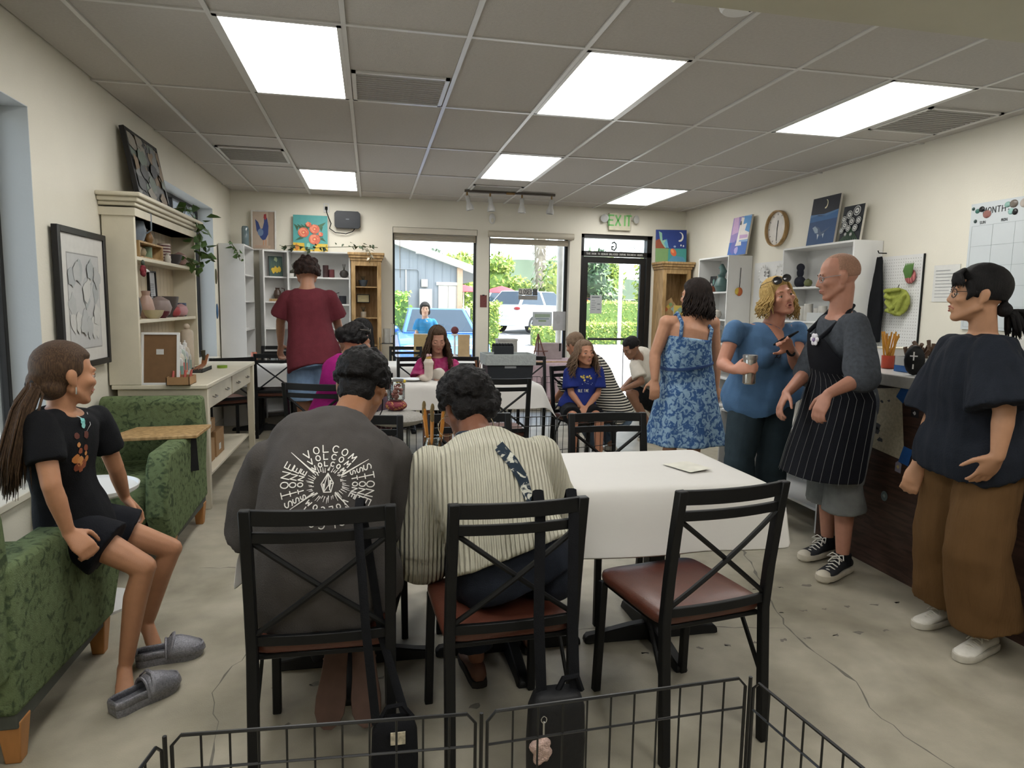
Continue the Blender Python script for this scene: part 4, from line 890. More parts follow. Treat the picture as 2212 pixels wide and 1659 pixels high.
class Decal:
    """flat print laid on a garment: outlines are dropped onto the cloth surface along -n"""
    def __init__(s, ob, c, n, up, sc=1.0, lift=.0022):
        W = wmat(ob); me = ob.data
        s.bvh = BVHTree.FromPolygons([W @ v.co for v in me.vertices], [tuple(p.vertices) for p in me.polygons])
        s.c = V(c); s.n = V(n).normalized(); u = V(up); s.uy = (u-s.n*u.dot(s.n)).normalized(); s.ux = s.uy.cross(s.n); s.sc = sc; s.lift = lift; s.v = []; s.f = []; s.col = []
    def pt(s, x, y):
        o = s.c+s.ux*x*s.sc+s.uy*y*s.sc+s.n*.4
        h = s.bvh.ray_cast(o, -s.n)
        return (h[0]+s.n*s.lift) if h[0] is not None and h[3] < .62 else None
    def line(s, pts, w, col='#e8e6e0', seg=.012, w1=None):
        seg /= s.sc
        for a, b in zip(pts[:-1], pts[1:]):
            L = math.hypot(b[0]-a[0], b[1]-a[1])
            if L < 1e-6: continue
            nx, ny = -(b[1]-a[1])/L*w/2, (b[0]-a[0])/L*w/2; k = max(1, int(L/seg)); ex, ey = (b[0]-a[0])/L*w*.25, (b[1]-a[1])/L*w*.25
            row = []
            for i in range(k+1):
                t = i/k; x = a[0]+(b[0]-a[0])*t+(ex if i == k else -ex if i == 0 else 0); y = a[1]+(b[1]-a[1])*t+(ey if i == k else -ey if i == 0 else 0); q = 1 if w1 is None else (1-t)+t*w1/w
                row.append((s.pt(x+nx*q, y+ny*q), s.pt(x-nx*q, y-ny*q)))
            for (p, q_), (r_, t_) in zip(row[:-1], row[1:]):
                if None in (p, q_, r_, t_): continue
                n = len(s.v); s.v += [p, q_, t_, r_]; s.f.append((n, n+1, n+2, n+3)); s.col.append(col)
    def blob(s, x, y, r, col, n=9, seed=0, asp=1, jit=.3):
        rr = random.Random(seed); c = s.pt(x, y)
        if c is None: return
        ring = [s.pt(x+math.cos(2*math.pi*i/n)*r*asp*(1-jit/2+jit*rr.random()), y+math.sin(2*math.pi*i/n)*r*(1-jit/2+jit*rr.random())) for i in range(n)]
        for i in range(n):
            if ring[i] is None or ring[(i+1) % n] is None: continue
            k = len(s.v); s.v += [c, ring[i], ring[(i+1) % n]]; s.f.append((k, k+1, k+2)); s.col.append(col)
    def arc(s, txt, r, a0, a1, h, w, flip=False, col='#e8e6e0'):
        k = len(txt)
        for i, ch in enumerate(txt):
            a = math.radians(a0+(a1-a0)*i/(k-1)); bx, by = math.sin(a)*r, math.cos(a)*r; ux, uy = math.cos(a), -math.sin(a); vx, vy = math.sin(a), math.cos(a)
            if flip: ux, uy, vx, vy = -ux, -uy, -vx, -vy
            for st in ST.get(ch, []):
                q0 = [tuple(map(float, q.split(','))) for q in st.split()]
                if ch in 'OCSGU':
                    for _ in range(2):
                        q1 = [q0[0]] if ch != 'O' else []
                        for a_, b_ in zip(q0[:-1], q0[1:]): q1 += [(a_[0]*.75+b_[0]*.25, a_[1]*.75+b_[1]*.25), (a_[0]*.25+b_[0]*.75, a_[1]*.25+b_[1]*.75)]
                        q0 = q1+([q0[-1]] if ch != 'O' else [q1[0]])
                s.line([(bx+ux*(px-.5)*h*.78+vx*(py-.5)*h, by+uy*(px-.5)*h*.78+vy*(py-.5)*h) for px, py in q0], w, col)
    def build(s, name, parent):
        mb = MB()
        for f, c in zip(s.f, s.col): mb.add([s.v[i] for i in f], [tuple(range(len(f)))], c)
        return mb.build(name, paint(.7), parent, world=True, angle=180)
def tubes(name, mat, root, lst, n=8):
    m = MB()
    for p, r in lst: m.tube(p, r, n)
    return m.build(name, mat, root, world=True)
def glasses(H, col='#15151a', y=.092, z=.0, rr=.021, dz=0, nm='glasses', fill=None):
    T = H.T; m = MB()
    for x in (-1, 1):
        m.tube([T @ V((x*.031+rr*math.cos(t)*1.12, y-.012*abs(math.cos(t)*.5+x*.3), z+rr*.85*math.sin(t))) for t in [2*math.pi*i/18 for i in range(18)]], .0017*H.hs, 6, closed=True)
        m.tube([T @ V((x*.056, y-.008, z+.006)), T @ V((x*.074, .05, z+.008)), T @ V((x*.080, -.01, z+.008)), T @ V((x*.078, -.03, z-.006))], .0015*H.hs, 6)
    m.tube([T @ V((-.010, y, z+.004)), T @ V((0, y+.004, z+.007)), T @ V((.010, y, z+.004))], .0015*H.hs, 6)
    o = m.build(nm, M('frame_'+col[1:], col, .3), H.root, world=True)
    if fill:
        m = MB()
        for x in (-1, 1): m.ell((x*.031, y-.004, z), (rr*1.08, .002, rr*.82), T=T, n=16, m=8)
        m.build('lens', fill, o, world=False) if False else m.build('lens', fill, H.root, world=True, angle=180)
    return o
blackc = M('black_cotton', '#16171a', .85, .15, 30, .25, 220, spec=.15)
# --- girl perched on the armchair
h = Human('girl', 'girl in a black t-shirt and shorts perched on the green armchair arm, looking away', '#b07f60', hf=(.74, .67, -.06), hs=.93, g=.72, arm=.80, leg=.80, vox=.0065, bare='hang', wa=.95, nose=.7, ns=.85, hands={'R': (V((.62, -.12, -.62)), V((.45, -.75, .6)), 1.0, .95), 'L': (V((.5, .2, -.8)), V((.5, .6, .5)), .8)}, brow='#4a3424')
sh = h.shirt(blackc, .019, -.12, .62, .05, 't_shirt', sl=.004, amp=.007)
h.pants(M('black_shorts', '#12141a', .8, .15, 30, .2, 200, spec=.15), .018, .26, .03, name='shorts', r=(.080, .062, .05))
gh = hairmat('girl_brown', '#3d2d22', '#5a4532')
def st(m):
    T = h.T; rr = random.Random(4); a = T @ V((0, -.112, -.028)); W0 = [a, (-1.105, 2.50, 1.10), (-1.125, 2.47, 1.04), (-1.14, 2.45, .96), (-1.155, 2.44, .88), (-1.17, 2.45, .79)]
    for i in range(210):
        e = V((rr.gauss(0, .013), rr.gauss(0, .011), rr.gauss(0, .01))); j = rr.uniform(.85, 1.0); L = rr.uniform(-.03, .04)
        p = [V(q)+e*k+V((0, 0, L*k*.5)) for q, k in zip(W0, (.25, .7, 1.0, 1.1, 1.25, 1.5))]
        m.tube(p, [.0042, .0045, .0042, .0038, .003, .0006], 5)
h.hair(gh, (.081, .105, .096), hz=.36, wide=.80, low=-.72, strands=st, amp=.0015, freq=30, extra=[('e', (0, -.105, -.02), (.032, .025, .032)), ('e', (0, -.05, -.045), (.068, .055, .05))])
tubes('hair_tie', M('hair_tie', '#141414', .7), h.root, [([h.T @ V((.022*math.cos(t), -.117+.006*math.sin(t), -.028+.022*math.sin(t))) for t in [k*.7 for k in range(10)]], .007)])
tubes('earring', M('silver', '#c9c9c9', .2, metal=1), h.root, [([h.T @ V((.078, .004, -.04)), h.T @ V((.08, .004, -.055)), h.T @ V((.08, .004, -.066))], .0025)])
tubes('necklace', M('silver', '#c9c9c9', .2, metal=1), h.root, [([h.J['neck']+V(q) for q in ((.01, -.055, -.01), (.045, -.045, -.045), (.066, -.015, -.085), (.07, .02, -.06), (.05, .05, -.02))], .0016)])
dk = Decal(sh, h.c(.72)+V((.03, -.02, 0)), (1, -.35, .1), (0, 0, 1))
for i, (x, y, r) in enumerate([(-.035, .02, .012), (.015, .015, .014), (-.03, -.012, .009), (-.02, -.035, .011), (.012, -.03, .012), (-.04, -.06, .016), (-.018, -.072, .018), (.004, -.085, .018), (-.03, -.09, .015), (.02, -.07, .012), (.012, -.05, .008), (-.012, -.10, .012)]):
    dk.blob(x, y-.02, r, ['#7a3b22', '#b8743a', '#c98a4e', '#8e4a2a'][i % 4] if i > 1 else '#5a2c20', seed=i)
dk.build('shirt_print', h.root)
dk = Decal(sh, h.c(.86)+V((.05, -.02, 0)), (1, -.35, .1), (0, 0, 1), lift=.006)
dk.blob(0, 0, .012, '#6fb3b0', seed=3); dk.blob(0, -.016, .010, '#86c4bf', seed=5); dk.line([(-.02, .06), (0, .012)], .003, '#b9c4c4'); dk.line([(.02, .06), (0, .012)], .003, '#b9c4c4')
dk.build('pendant', h.root)
# --- person in the grey printed t-shirt
h = Human('volcom', 'person with short black hair in a charcoal t-shirt with white lettering on the back', '#96694c', hf=(.22, .93, -.55), hu=(.18, .5, 1), hs=1.02, g=1.08, leg=1, vox=.008, tuck=True, face=False, wa=1.1)
char = M('charcoal_jersey', '#4a4745', .88, .10, 20, .25, 240, spec=.12)
sh = h.shirt(char, .030, -.10, .92, .07, 't_shirt', sl=.030, amp=.014, freq=8, slr=.055)
h.pants(blackc, .012, .97, .0); h.shoes(blackc, M('gum_sole', '#5d463c', .8, .2, 20), .27)
bh = hairmat('black_coils', '#0b0a0a', '#141111', 90, (1, 1, 1))
h.hair(bh, (.088, .112, .098), hz=.36, wide=.8, low=-.38, amp=.0035, fine=.004, freq=60, clumps=500, clr=.010, cmin=-.35, extra=[('e', (0, -.062, -.035), (.066, .045, .05))])
tubes('mask_strap', blackc, h.root, [([h.T @ V(p) for p in ((.078, .0, -.04), (.07, .05, -.06), (.06, .07, -.07))], .002)])
U = .00116
dk = Decal(sh, (-.128, 1.95, .90), (0, -1, .25), (0, .2, 1), U)
wc = '#e9e7e2'
for r, hh, a0, a1 in ((88, 18, -34, 44), (68, 14, -36, 46), (50, 11, -38, 50)): dk.arc('VOLCOM', r, a0, a1, hh, 2.6)
for r, hh, a in ((102, 20, 27), (82, 16, 27), (64, 13, 28)): dk.arc('STONE', r, -90-a, -90+a, hh, 2.6); dk.arc('STONE', r+3, 91-a*.85, 91+a*.95, hh, 2.6)
for r, hh, a in ((62, 12, 44), (80, 15, 38), (100, 18, 34)): dk.arc('VOLCOM', r, 180+a, 180-a, hh, 2.6, True) if False else dk.arc('VOLCOM', r, 180-a, 180+a, hh, 2.6)
rr = random.Random(2)
for i in range(46):
    a = 2*math.pi*i/46+rr.uniform(-.04, .04); r0 = rr.uniform(28, 34); r1 = r0+rr.uniform(5, 17); dk.line([(math.sin(a)*r0*1.15, math.cos(a)*r0), (math.sin(a+.05)*r1*1.15, math.cos(a+.05)*r1)], 2.4, w1=.8)
for x, y in ((-88, 80), (100, 58), (-92, -62), (55, -62)):
    dk.line([(x*.36, y*.36), (x, y)], 4.5, w1=1.2); dk.line([(x*.30+4, y*.34), (x*.62, y*.60)], 3, w1=1)
gem = [(2, 26), (15, 2), (9, -20), (-8, -20), (-14, 0), (2, 26)]
dk.line(gem, 2.4); 
for a, b in (((2, 26), (4, -2)), ((4, -2), (9, -20)), ((4, -2), (-8, -20)), ((-5, 2), (2, 26)), ((-5, 2), (-8, -20)), ((4, -2), (15, 2))): dk.line([a, b], 2)
dk.line([(8, 8), (6, -14)], 5, w1=2); dk.line([(-9, 0), (-7, -16)], 4, w1=2)
dk.build('shirt_print', h.root)
# --- person in the cream sweater
h = Human('sweater', 'person in a cream ribbed sweater with hoop earrings and a navy floral neck scarf', '#7c5340', hf=(-.35, .85, -.55), hu=(-.1, .5, 1), hs=1.0, g=1.14, vox=.008, face=False)
knit = M('cream_rib_knit', '#c9c6b4', .9, .05, 30, .0, 10, spec=.1)
nt = knit.node_tree; tc = nt.nodes.new('ShaderNodeTexCoord'); wv = nt.nodes.new('ShaderNodeTexWave'); wv.inputs['Scale'].default_value = 22; wv.inputs['Distortion'].default_value = .8; wv.inputs['Detail Scale'].default_value = 2
bp = nt.nodes.new('ShaderNodeBump'); bp.inputs['Strength'].default_value = .9; bp.inputs['Distance'].default_value = .008
nt.links.new(tc.outputs['Object'], wv.inputs[0]); nt.links.new(wv.outputs['Fac'], bp.inputs['Height']); nt.links.new(bp.outputs[0], nt.nodes['Principled BSDF'].inputs['Normal'])
sh = h.shirt(knit, .034, .12, 1.75, .05, 'sweater', sl=.03, amp=.007, freq=7, slr=.052)
jean = M('dark_denim', '#20252f', .8, .15, 60, .3, 300, spec=.2)
h.pants(jean, .016, .97, name='jeans', top=.2)
h.shoes(M('tan_sandal', '#5e3f30', .6), M('dark_sole', '#1e1a18', .7), .25)
h.hair(bh, (.094, .114, .104), hz=.32, wide=.8, low=-.34, amp=.006, fine=.005, freq=40, clumps=650, clr=.014, cmin=-.4, extra=[('e', (.075, -.07, .0), (.035, .04, .05)), ('e', (.03, -.08, -.03), (.06, .05, .055)), ('e', (-.03, -.065, -.035), (.06, .05, .055)), ('e', (.112, -.05, -.005), (.014, .016, .016))])
gold = M('gold_hoop', '#d8c9a8', .2, metal=1)
for x in (-1, 1): tubes('hoop_earring', gold, h.root, [([h.T @ V((x*.079, .004, -.04))+V((.034*math.cos(t), .01*math.cos(t), -.034+.036*math.sin(t))) for t in [2*math.pi*k/24 for k in range(25)]], .0016)])
scm = M('navy_floral_scarf', '#28333f', .7, .1, 30, .1, 100, kind='noise', hex2='#c9c9bd', sc=34, thr=(.52, .58), spec=.15)
nk = h.J['neck']
m = MB(); m.tube([nk+V((.066*math.cos(t), .066*math.sin(t)-.005, .012-.018*math.sin(t))) for t in [2*math.pi*k/20 for k in range(20)]], .013, 8, closed=True, flat=1.4)
k0 = nk+V((.03, -.085, -.01)); m.ell(k0, (.022, .018, .020))
m.tube([k0, k0+V((-.035, -.02, -.005)), k0+V((-.05, -.025, -.035)), k0+V((-.02, -.03, -.03)), k0], .008, 6); m.tube([k0, k0+V((.01, -.02, -.03)), k0+V((.02, -.03, -.05))], .009, 6)
m.build('neck_scarf', scm, h.root, world=True)
dk = Decal(sh, k0, (0, -1, .25), (0, .2, 1), 1, .006)
for w0, pts in ((.03, [(.02, 0), (.055, -.05), (.08, -.10), (.09, -.15), (.105, -.20)]), (.022, [(.01, -.01), (.045, -.06), (.075, -.12), (.085, -.16)])):
    for i in range(len(pts)-1): dk.line(pts[i:i+2], w0, '#ffffff', w1=w0)
m = MB(); 
for f in dk.f: m.add([dk.v[i] for i in f], [(0, 1, 2, 3)])
m.build('scarf_tail', scm, h.root, world=True)
# --- woman in the navy tunic on the right
h = Human('asian', 'woman in a navy tunic and wide brown trousers, hand in her pocket', '#b5886a', hf=(-.82, .57, .06), hs=.98, g=.98, vox=.0065, nose=.75, ns=.92, hands={'L': (V((.0, .62, -1)), V((-.3, -1, -.5)), .2), 'R': (V((-.3, 0, -1)), V((-.6, -.7, 0)), .5)}, brow='#1a1412', mouth=.007)
navy = M('navy_cotton', '#23272f', .85, .14, 14, .25, 160, spec=.12)
h.shirt(navy, .042, -.24, .95, .10, 'tunic', sl=.030, amp=.013, freq=15, stretch=(1, 1, .14), slr=.058)
h.pants(M('brown_corduroy', '#654c31', .9, .08, 20, .3, 120, spec=.1, stretch=(1, 1, .15)), .03, .93, .055, name='wide_trousers', amp=.011)
cream = M('white_canvas', '#cfccc2', .7, .1, 30); h.shoes(cream, M('white_rubber', '#c4c0b4', .6, .1, 30), .255, laces=cream)
kh = hairmat('black_straight', '#0e0d0e', '#1c1a1b', 50)
def st(m):
    T = h.T; rr = random.Random(5); a = T @ V((0, -.118, -.06))
    for i in range(40):
        e = V((rr.uniform(-.035, .035), rr.uniform(-.03, .03), rr.uniform(-.02, .02))); p = [a+e*.2, a+V((.03, 0, -.01))+e*.7, a+V((.05, 0, -.05))+e, a+V((.055+rr.uniform(-.01, .02), 0, -.09))+e*1.1]
        m.tube(p, [.007, .010, .008, .001], 5)
def fringe(m):
    T = h.T; rr = random.Random(6)
    for i in range(64):
        x = -.066+.132*i/63; p = [T @ V((x*.5+.01, .06, .100)), T @ V((x*.9, .092-abs(x)*.2, .078)), T @ V((x*1.05-.006, .0965-abs(x)*.42, .05)), T @ V((x*1.1-.012, .0955-abs(x)*.5, .028+rr.uniform(-.008, .010)))]; m.tube(p, [.006, .006, .0045, .0006], 5)
h.hair(kh, (.084, .104, .097), hz=.34, wide=.70, low=-.55, strands=st, amp=.002, extra=[('e', (0, -.10, -.055), (.04, .03, .03)), ('t', [(.066, .05, .05), (.078, .035, 0), (.070, .05, -.03)], (.016, .014, .005)), ('t', [(-.066, .05, .05), (-.078, .035, 0), (-.070, .05, -.03)], (.016, .014, .005))])
m = MB(); fringe(m); m.build('fringe', kh, h.root, world=True, angle=180)
glasses(h, '#17171a')
# --- man in the apron
h = Human('bald', 'man with a shaved head in a pinstriped black apron and grey shorts', '#ad7c68', hf=(-.91, .40, -.17), hs=1.0, g=.98, vox=.0065, hands={'L': (V((-.45, 0, -.9)), V((-.9, -.3, .4)), .55), 'R': (V((-.5, -.2, -.8)), V((-.8, .3, .4)), .5)}, brow='#3a2a20')
h.shirt(M('grey_heather', '#464a50', .9, .22, 60, .3, 260, spec=.12), .020, -.22, 1.08, .05, 'shirt', sl=.016, amp=.009)
h.pants(M('grey_shorts', '#6a6c6a', .88, .15, 25, .2, 200, spec=.12), .03, .66, .035, name='shorts', amp=.006)
h.shoes(M('black_canvas', '#1b1c20', .8, .15, 40), M('off_white_rubber', '#bdb6a6', .6, .1, 30), .285, laces=M('white_lace', '#d6d3cb', .8), sock=blackc, toe=M('off_white_rubber', '#bdb6a6'))
h.hair(M('buzz_cut', '#9a7765', .75, .2, 150, .3, 400, spec=.15), (.0752, .0973, .0889), c=(0, -.016, .031), hz=.74, wide=1.2, low=-.40, face=.93, amp=.0006, freq=60, name='cropped_hair', vox=.005)
glasses(h, '#8b8f94', rr=.019)
apm = M('apron_pinstripe', '#17181d', .85, .1, 20, .2, 200, spec=.12)
def apron(H):
    m = MB(); rs = []
    def row(t, infl, a0, a1, n=18, sh=(0, 0, 0)):
        r, f, u = H.fr(t); w, d = H.wd(t); c = H.c(t)+V(sh); o = []
        for j in range(n+1):
            a = math.radians(a0+(a1-a0)*j/n); ca, sa = math.sin(a), math.cos(a); ex = 2.3
            o.append(c+r*math.copysign(abs(ca)**(2/ex), ca)*(w+infl)+f*math.copysign(abs(sa)**(2/ex), sa)*(d+infl))
        return o
    rows = []
    for t, w in ((.86, 26), (.72, 40), (.55, 62), (.40, 78), (.30, 92), (.15, 102), (0, 108)): rows.append(row(t, .050, -w, w))
    last = rows[-1]; cc = H.c(0)
    for k, dz in enumerate((.10, .2, .3, .42)): rows.append([V((p.x+(p.x-cc.x)*.06*(k+1)+(H.fr(0)[1].x*.02*(k+1)), p.y+(p.y-cc.y)*.04*(k+1), cc.z-dz-.02)) for p in last])
    n = len(rows[0]); vs = [p for r in rows for p in r]; fs = []; cs = []
    m.add(vs, [(i*n+j, i*n+j+1, (i+1)*n+j+1, (i+1)*n+j) for i in range(len(rows)-1) for j in range(n-1)])
    o = m.build('apron', apm, H.root, world=True, angle=180); md = o.modifiers.new('t', 'SOLIDIFY'); md.thickness = .003; sb = o.modifiers.new('s', 'SUBSURF'); sb.levels = 1; sb.render_levels = 2
    m = MB()
    for j in range(1, n-1, 1):
        for i in range(3, len(rows)-1):
            a, b = rows[i][j], rows[i+1][j]; q = (rows[i][j]-H.c(.1)); q.z = 0; q = q.normalized()*.004
            m.beam(a+q, b+q, .0016, .0014)
    m.build('pinstripes', M('stripe_white', '#6a6a6a', .8), H.root, world=True); H.root.children
    nk = H.J['neck']; L = rows[0]
    tubes('apron_strap', apm, H.root, [([L[3], H.c(.97)+H.fr(.97)[0]*-.085+V((0, 0, .03)), nk-H.fr(1)[1]*.075+V((0, 0, .02)), H.c(.97)+H.fr(.97)[0]*.085+V((0, 0, .03)), L[-4]], .012)])
    dk = L[len(L)//2-3]; m = MB(); d = H.fr(.86)[1]
    for k in range(6):
        a = k*math.pi/3; m.ell(dk+d*.012+V((0, .02*math.cos(a), .02*math.sin(a)-.01)), (.006, .014, .014), '#d6d4da')
    m.ell(dk+d*.018+V((0, 0, -.01)), (.004, .010, .010), '#7d6a93'); m.build('name_badge', paint(.5), H.root, world=True)
    wl = rows[4][4]; tubes('apron_tie', apm, H.root, [([rows[4][0], rows[4][0]+V((.02, .0, -.06)), rows[4][0]+V((.015, .0, -.2))], .008), ([H.c(-.02)+d*.17+V((0, -.09, 0)), H.c(-.02)+d*.21+V((0, -.10, -.08)), H.c(-.02)+d*.235+V((0, -.1, -.2))], .010)])
apron(h)
# --- blonde woman in the blue blouse
h = Human('blonde', 'blonde woman in a blue blouse holding a phone and a metal cup', '#b5806a', hf=(-.10, -.97, .2), hu=(-.28, .15, 1), hs=1.02, g=1.22, arm=1.03, vox=.008, hands={'R': (V((.45, -.75, .25)), V((-.75, -.35, .3)), .85), 'L': (V((-.72, -.35, .45)), V((.1, .75, .5)), -.0+.55)}, brow='#8a6a48', mouth=.018, lid=.55, iris='#3a2c24')
blu = M('blue_blouse', '#4c6b8e', .8, .09, 14, .2, 160, spec=.15)
sh = h.shirt(blu, .019, -.06, .42, .16, 'blouse', sl=-.010, amp=.008, extra=(((-.075, .105, .58), .075), ((.075, .105, .58), .075), ((0, .09, .1), .12)))
dk = Decal(sh, h.c(.86)+V((-.005, 0, 0)), (0, -1, .15), (0, 0, 1), 1, .003)
dk.v = []; 
for i in range(14):
    t = i/13; w = .062*(1-t); dk.line([(0-w, .075-.155*t), (w, .075-.155*t)], .0135, '#ffffff')
m = MB()
for f in dk.f: m.add([dk.v[i] for i in f], [(0, 1, 2, 3)])
m.build('neckline', h.skin, h.root, world=True, angle=180)
h.pants(M('slate_trousers', '#2e3a41', .85, .12, 16, .2, 160, spec=.12), .014, .95, .028, top=.1, r=(.098, .072, .056))
h.shoes(M('beige_shoe', '#8d7b6a', .7), M('dark_sole', '#1e1a18'), .25)
blond = hairmat('blonde', '#9c7c46', '#cdb174', 70)
h.hair(blond, (.090, .108, .100), hz=.40, wide=.66, low=-.9, amp=.004, freq=18, strands=lambda m: (flow(h.T, h.hs, m, 90, -140, 140, 1.385, 3, r=.0075, wav=.008, out=.025, zspread=.05), flow(h.T, h.hs, m, 36, 60, 125, 1.36, 6, r=.007, wav=.01, out=.02), flow(h.T, h.hs, m, 36, -125, -60, 1.36, 7, r=.007, wav=.01, out=.035)))
glasses(h, '#141416', y=.098, z=.093, rr=.026, nm='sunglasses', fill=M('smoke_lens', '#2b2b2e', .1, 0, spec=.6))
tubes('watch', blackc, h.root, [([h.J['wrL']+V((.0, .0, -.012))+V((.030*math.cos(t), .012*math.cos(t)+.02*math.sin(t), .026*math.sin(t))) for t in [2*math.pi*k/14 for k in range(15)]], .007)])
g0 = h.c(.70)+h.fr(.7)[1]*.15
m = MB()
for q, ang in ((V((.02, 0, .015)), 0), (V((-.01, 0, -.03)), 0)): m.tube([g0+q+V((.017*math.cos(t), -.012+.004*math.cos(t), .019*math.sin(t))) for t in [2*math.pi*k/14 for k in range(14)]], .002, 6, closed=True)
m.tube([g0+V((.03, -.01, .03)), g0+V((.01, -.015, .0)), g0+V((-.03, -.01, -.05))], .002, 6); m.build('hanging_glasses', M('frame_15151a', '#15151a', .3), h.root, world=True)
BL = h
# --- woman in the floral dress
h = Human('dress', 'woman with dark hair in a blue floral sundress, seen from behind', '#ab7d62', hf=(-.72, .69, -.05), hs=.98, g=1.12, arm=1.12, vox=.0085, curl=.45, wa=1.12)
flor = M('blue_floral', '#34527c', .85, .10, 40, .1, 120, spec=.12, kind='noise', hex2='#7f99ae', sc=26, thr=(.45, .56))
mb = MB(); h.torso(mb, .016, -.05, .66)
prev = h.ring(.0, .016, 28); cc = h.c(0)
rs = [h.ring(.12, .014, 28), h.ring(0, .018, 28)]
for k, dz in enumerate((.1, .2, .3, .4, .49)):
    rs.append([V((cc.x+(p.x-cc.x)*(1+.11*(k+1))+.010*math.sin(j*1.35)*k*.4, cc.y+(p.y-cc.y)*(1+.16*(k+1))+.010*math.cos(j*1.7)*k*.4, cc.z-dz)) for j, p in enumerate(prev)])
mb.rings(rs[::-1])
h_dress = place(union(mb, .009, 3, .004, 8, (1, 1, .3)), 'dress', flor, h.root)
[tubes('strap', flor, h.root, [([h.c(.64)+h.fr(.64)[0]*x-h.fr(.64)[1]*.105, h.c(.86)+h.fr(.86)[0]*x*1.05-h.fr(.8)[1]*.10, h.c(.97)+h.fr(.97)[0]*x*1.05+V((0, 0, .015)), h.c(.8)+h.fr(.8)[0]*x+h.fr(.8)[1]*.115, h.c(.64)+h.fr(.64)[0]*x+h.fr(.64)[1]*.125], .014)]) for x in (-.115, .115)]
m = MB(); m.rings([h.ring(t, .022, 24) for t in (.18, .19, .21, .22)]); m.build('belt', M('navy_belt', '#27416e', .8, .1), h.root, world=True)
h.shoes(M('tan_sandal', '#5e3f30'), M('dark_sole', '#1e1a18'), .24)
dkh = hairmat('dark_wavy', '#15100e', '#2a1f1a', 50)
h.hair(dkh, (.090, .108, .102), hz=.38, wide=.7, low=-.95, amp=.005, freq=20, strands=lambda m: flow(h.T, h.hs, m, 110, -125, 125, 1.335, 9, r=.0085, wav=.012, out=.02, zspread=.06), extra=[('e', (0, -.075, -.08), (.075, .05, .075))])
# --- crouching man
h = Human('crouch', 'man in a white shirt and black shorts crouching by the glass door', '#8a644f', hf=(-.84, -.2, -.45), hs=.98, g=1.05, vox=.010, hands={'L': (V((-1, -.2, -.2)), V((0, -.3, 1)), .4)}, brow='#1a1412')
h.shirt(M('white_tee', '#c8c2b6', .85, .06, 20, .2, 120, spec=.1), .02, -.12, .75, .04, 't_shirt', sl=.02)
h.pants(blackc, .022, .42, .02, name='shorts'); h.shoes(blackc, M('off_white_rubber', '#bdb6a6'), .26)
h.hair(kh, (.085, .106, .098), hz=.34, wide=.72, low=-.25, amp=.004, freq=30)
# --- girl in the royal blue t-shirt
h = Human('bluegirl', 'girl with long light brown hair in a royal blue t-shirt sitting with clasped hands', '#a8765c', hf=(.16, -.97, .1), hu=(-.05, .1, 1), hs=.92, g=.78, arm=.78, leg=.78, vox=.0085, hands={'R': (V((.75, -.45, -.45)), V((.2, -.7, .6)), .7, .9), 'L': (V((-.75, -.45, -.45)), V((.0, -.7, .6)), .7, .9)}, bare=None)
sh = h.shirt(M('royal_blue_tee', '#222e6e', .85, .08, 20, .2, 120, spec=.12), .020, -.12, .75, .06, 't_shirt', sl=.02)
h.pants(blackc, .016, .36, .01, name='shorts', r=(.078, .06, .05)); h.shoes(M('brown_sandal', '#4b3224', .7), M('dark_sole', '#1e1a18'), .22)
dk = Decal(sh, h.c(.62), (0, -1, .1), (0, 0, 1))
rr = random.Random(3)
for i in range(12): dk.blob(rr.uniform(-.05, .06), rr.uniform(-.005, .035), rr.uniform(.006, .011), ['#c9b564', '#a08a3e'][i % 2], seed=i)
for i in range(7): dk.blob(rr.uniform(-.05, .06), rr.uniform(-.045, -.01), .004, '#8fa0c4', seed=i)
x0 = -.065
for st_ in strokes('OLE TIME', .022)[0]: dk.line([(x0+p[0]*.62, p[1]-.105) for p in st_], .0035, '#c9c7b4')
dk.build('shirt_print', h.root)
lb = hairmat('light_brown', '#5b4737', '#8d7560', 60)
h.hair(lb, (.084, .104, .097), hz=.46, wide=.66, low=-.95, amp=.002, strands=lambda m: flow(h.T, h.hs, m, 120, -122, 122, .80, 13, r=.007, wav=.016, out=.05, zspread=.10))
# --- striped shirt
h = Human('striped', 'person in a black and white striped shirt and jeans squatting behind the girl in blue', '#a8765c', hf=(-.5, .8, -.4), hs=.96, g=1.0, vox=.011, face=False)
sm = M('striped_jersey', '#1c1c1e', .85, .05, 20, .1, 100, spec=.12, kind='stripez', hex2='#c9c4b8', sc=13, thr=(.46, .54))
h.shirt(sm, .024, -.05, 1.4, .05, 'striped_shirt', sl=.018, amp=.006); h.pants(M('blue_denim', '#4a5a6c', .8, .12, 40), .018, .97, name='jeans'); h.shoes(cream, M('dark_sole', '#1e1a18'), .25)
h.hair(lb, (.085, .106, .098), hz=.4, low=-.5)
# --- girl in pink
h = Human('pink', 'girl with long brown hair in a pink tie-dye t-shirt looking down at her painting', '#b48672', hf=(.06, -.90, -.28), hu=(0, -.15, 1), hs=1.0, g=.9, arm=.85, vox=.0085, hands={'R': (V((.4, -.9, -.1)), V((0, 0, 1)), .5), 'L': (V((-.6, -.8, -.1)), V((0, 0, 1)), .6)}, lid=.9, brow='#4a3424')
sh = h.shirt(M('pink_tie_dye', '#9c2c60', .85, .1, 20, .2, 120, spec=.12, kind='noise', hex2='#b85a80', sc=9, thr=(.45, .7)), .022, -.12, .95, .05, 't_shirt', sl=.028)
dk = Decal(sh, h.c(.5), (0, -1, .1), (0, 0, 1)); dk.blob(.045, .0, .022, '#d9b54e', n=14, jit=.05)
for i in range(9): dk.line([(-.05+.012*i*.4, .05-.006*i), (-.02+.004*i, -.03-.004*i)], .004, '#7a1f2e')
dk.build('shirt_print', h.root)
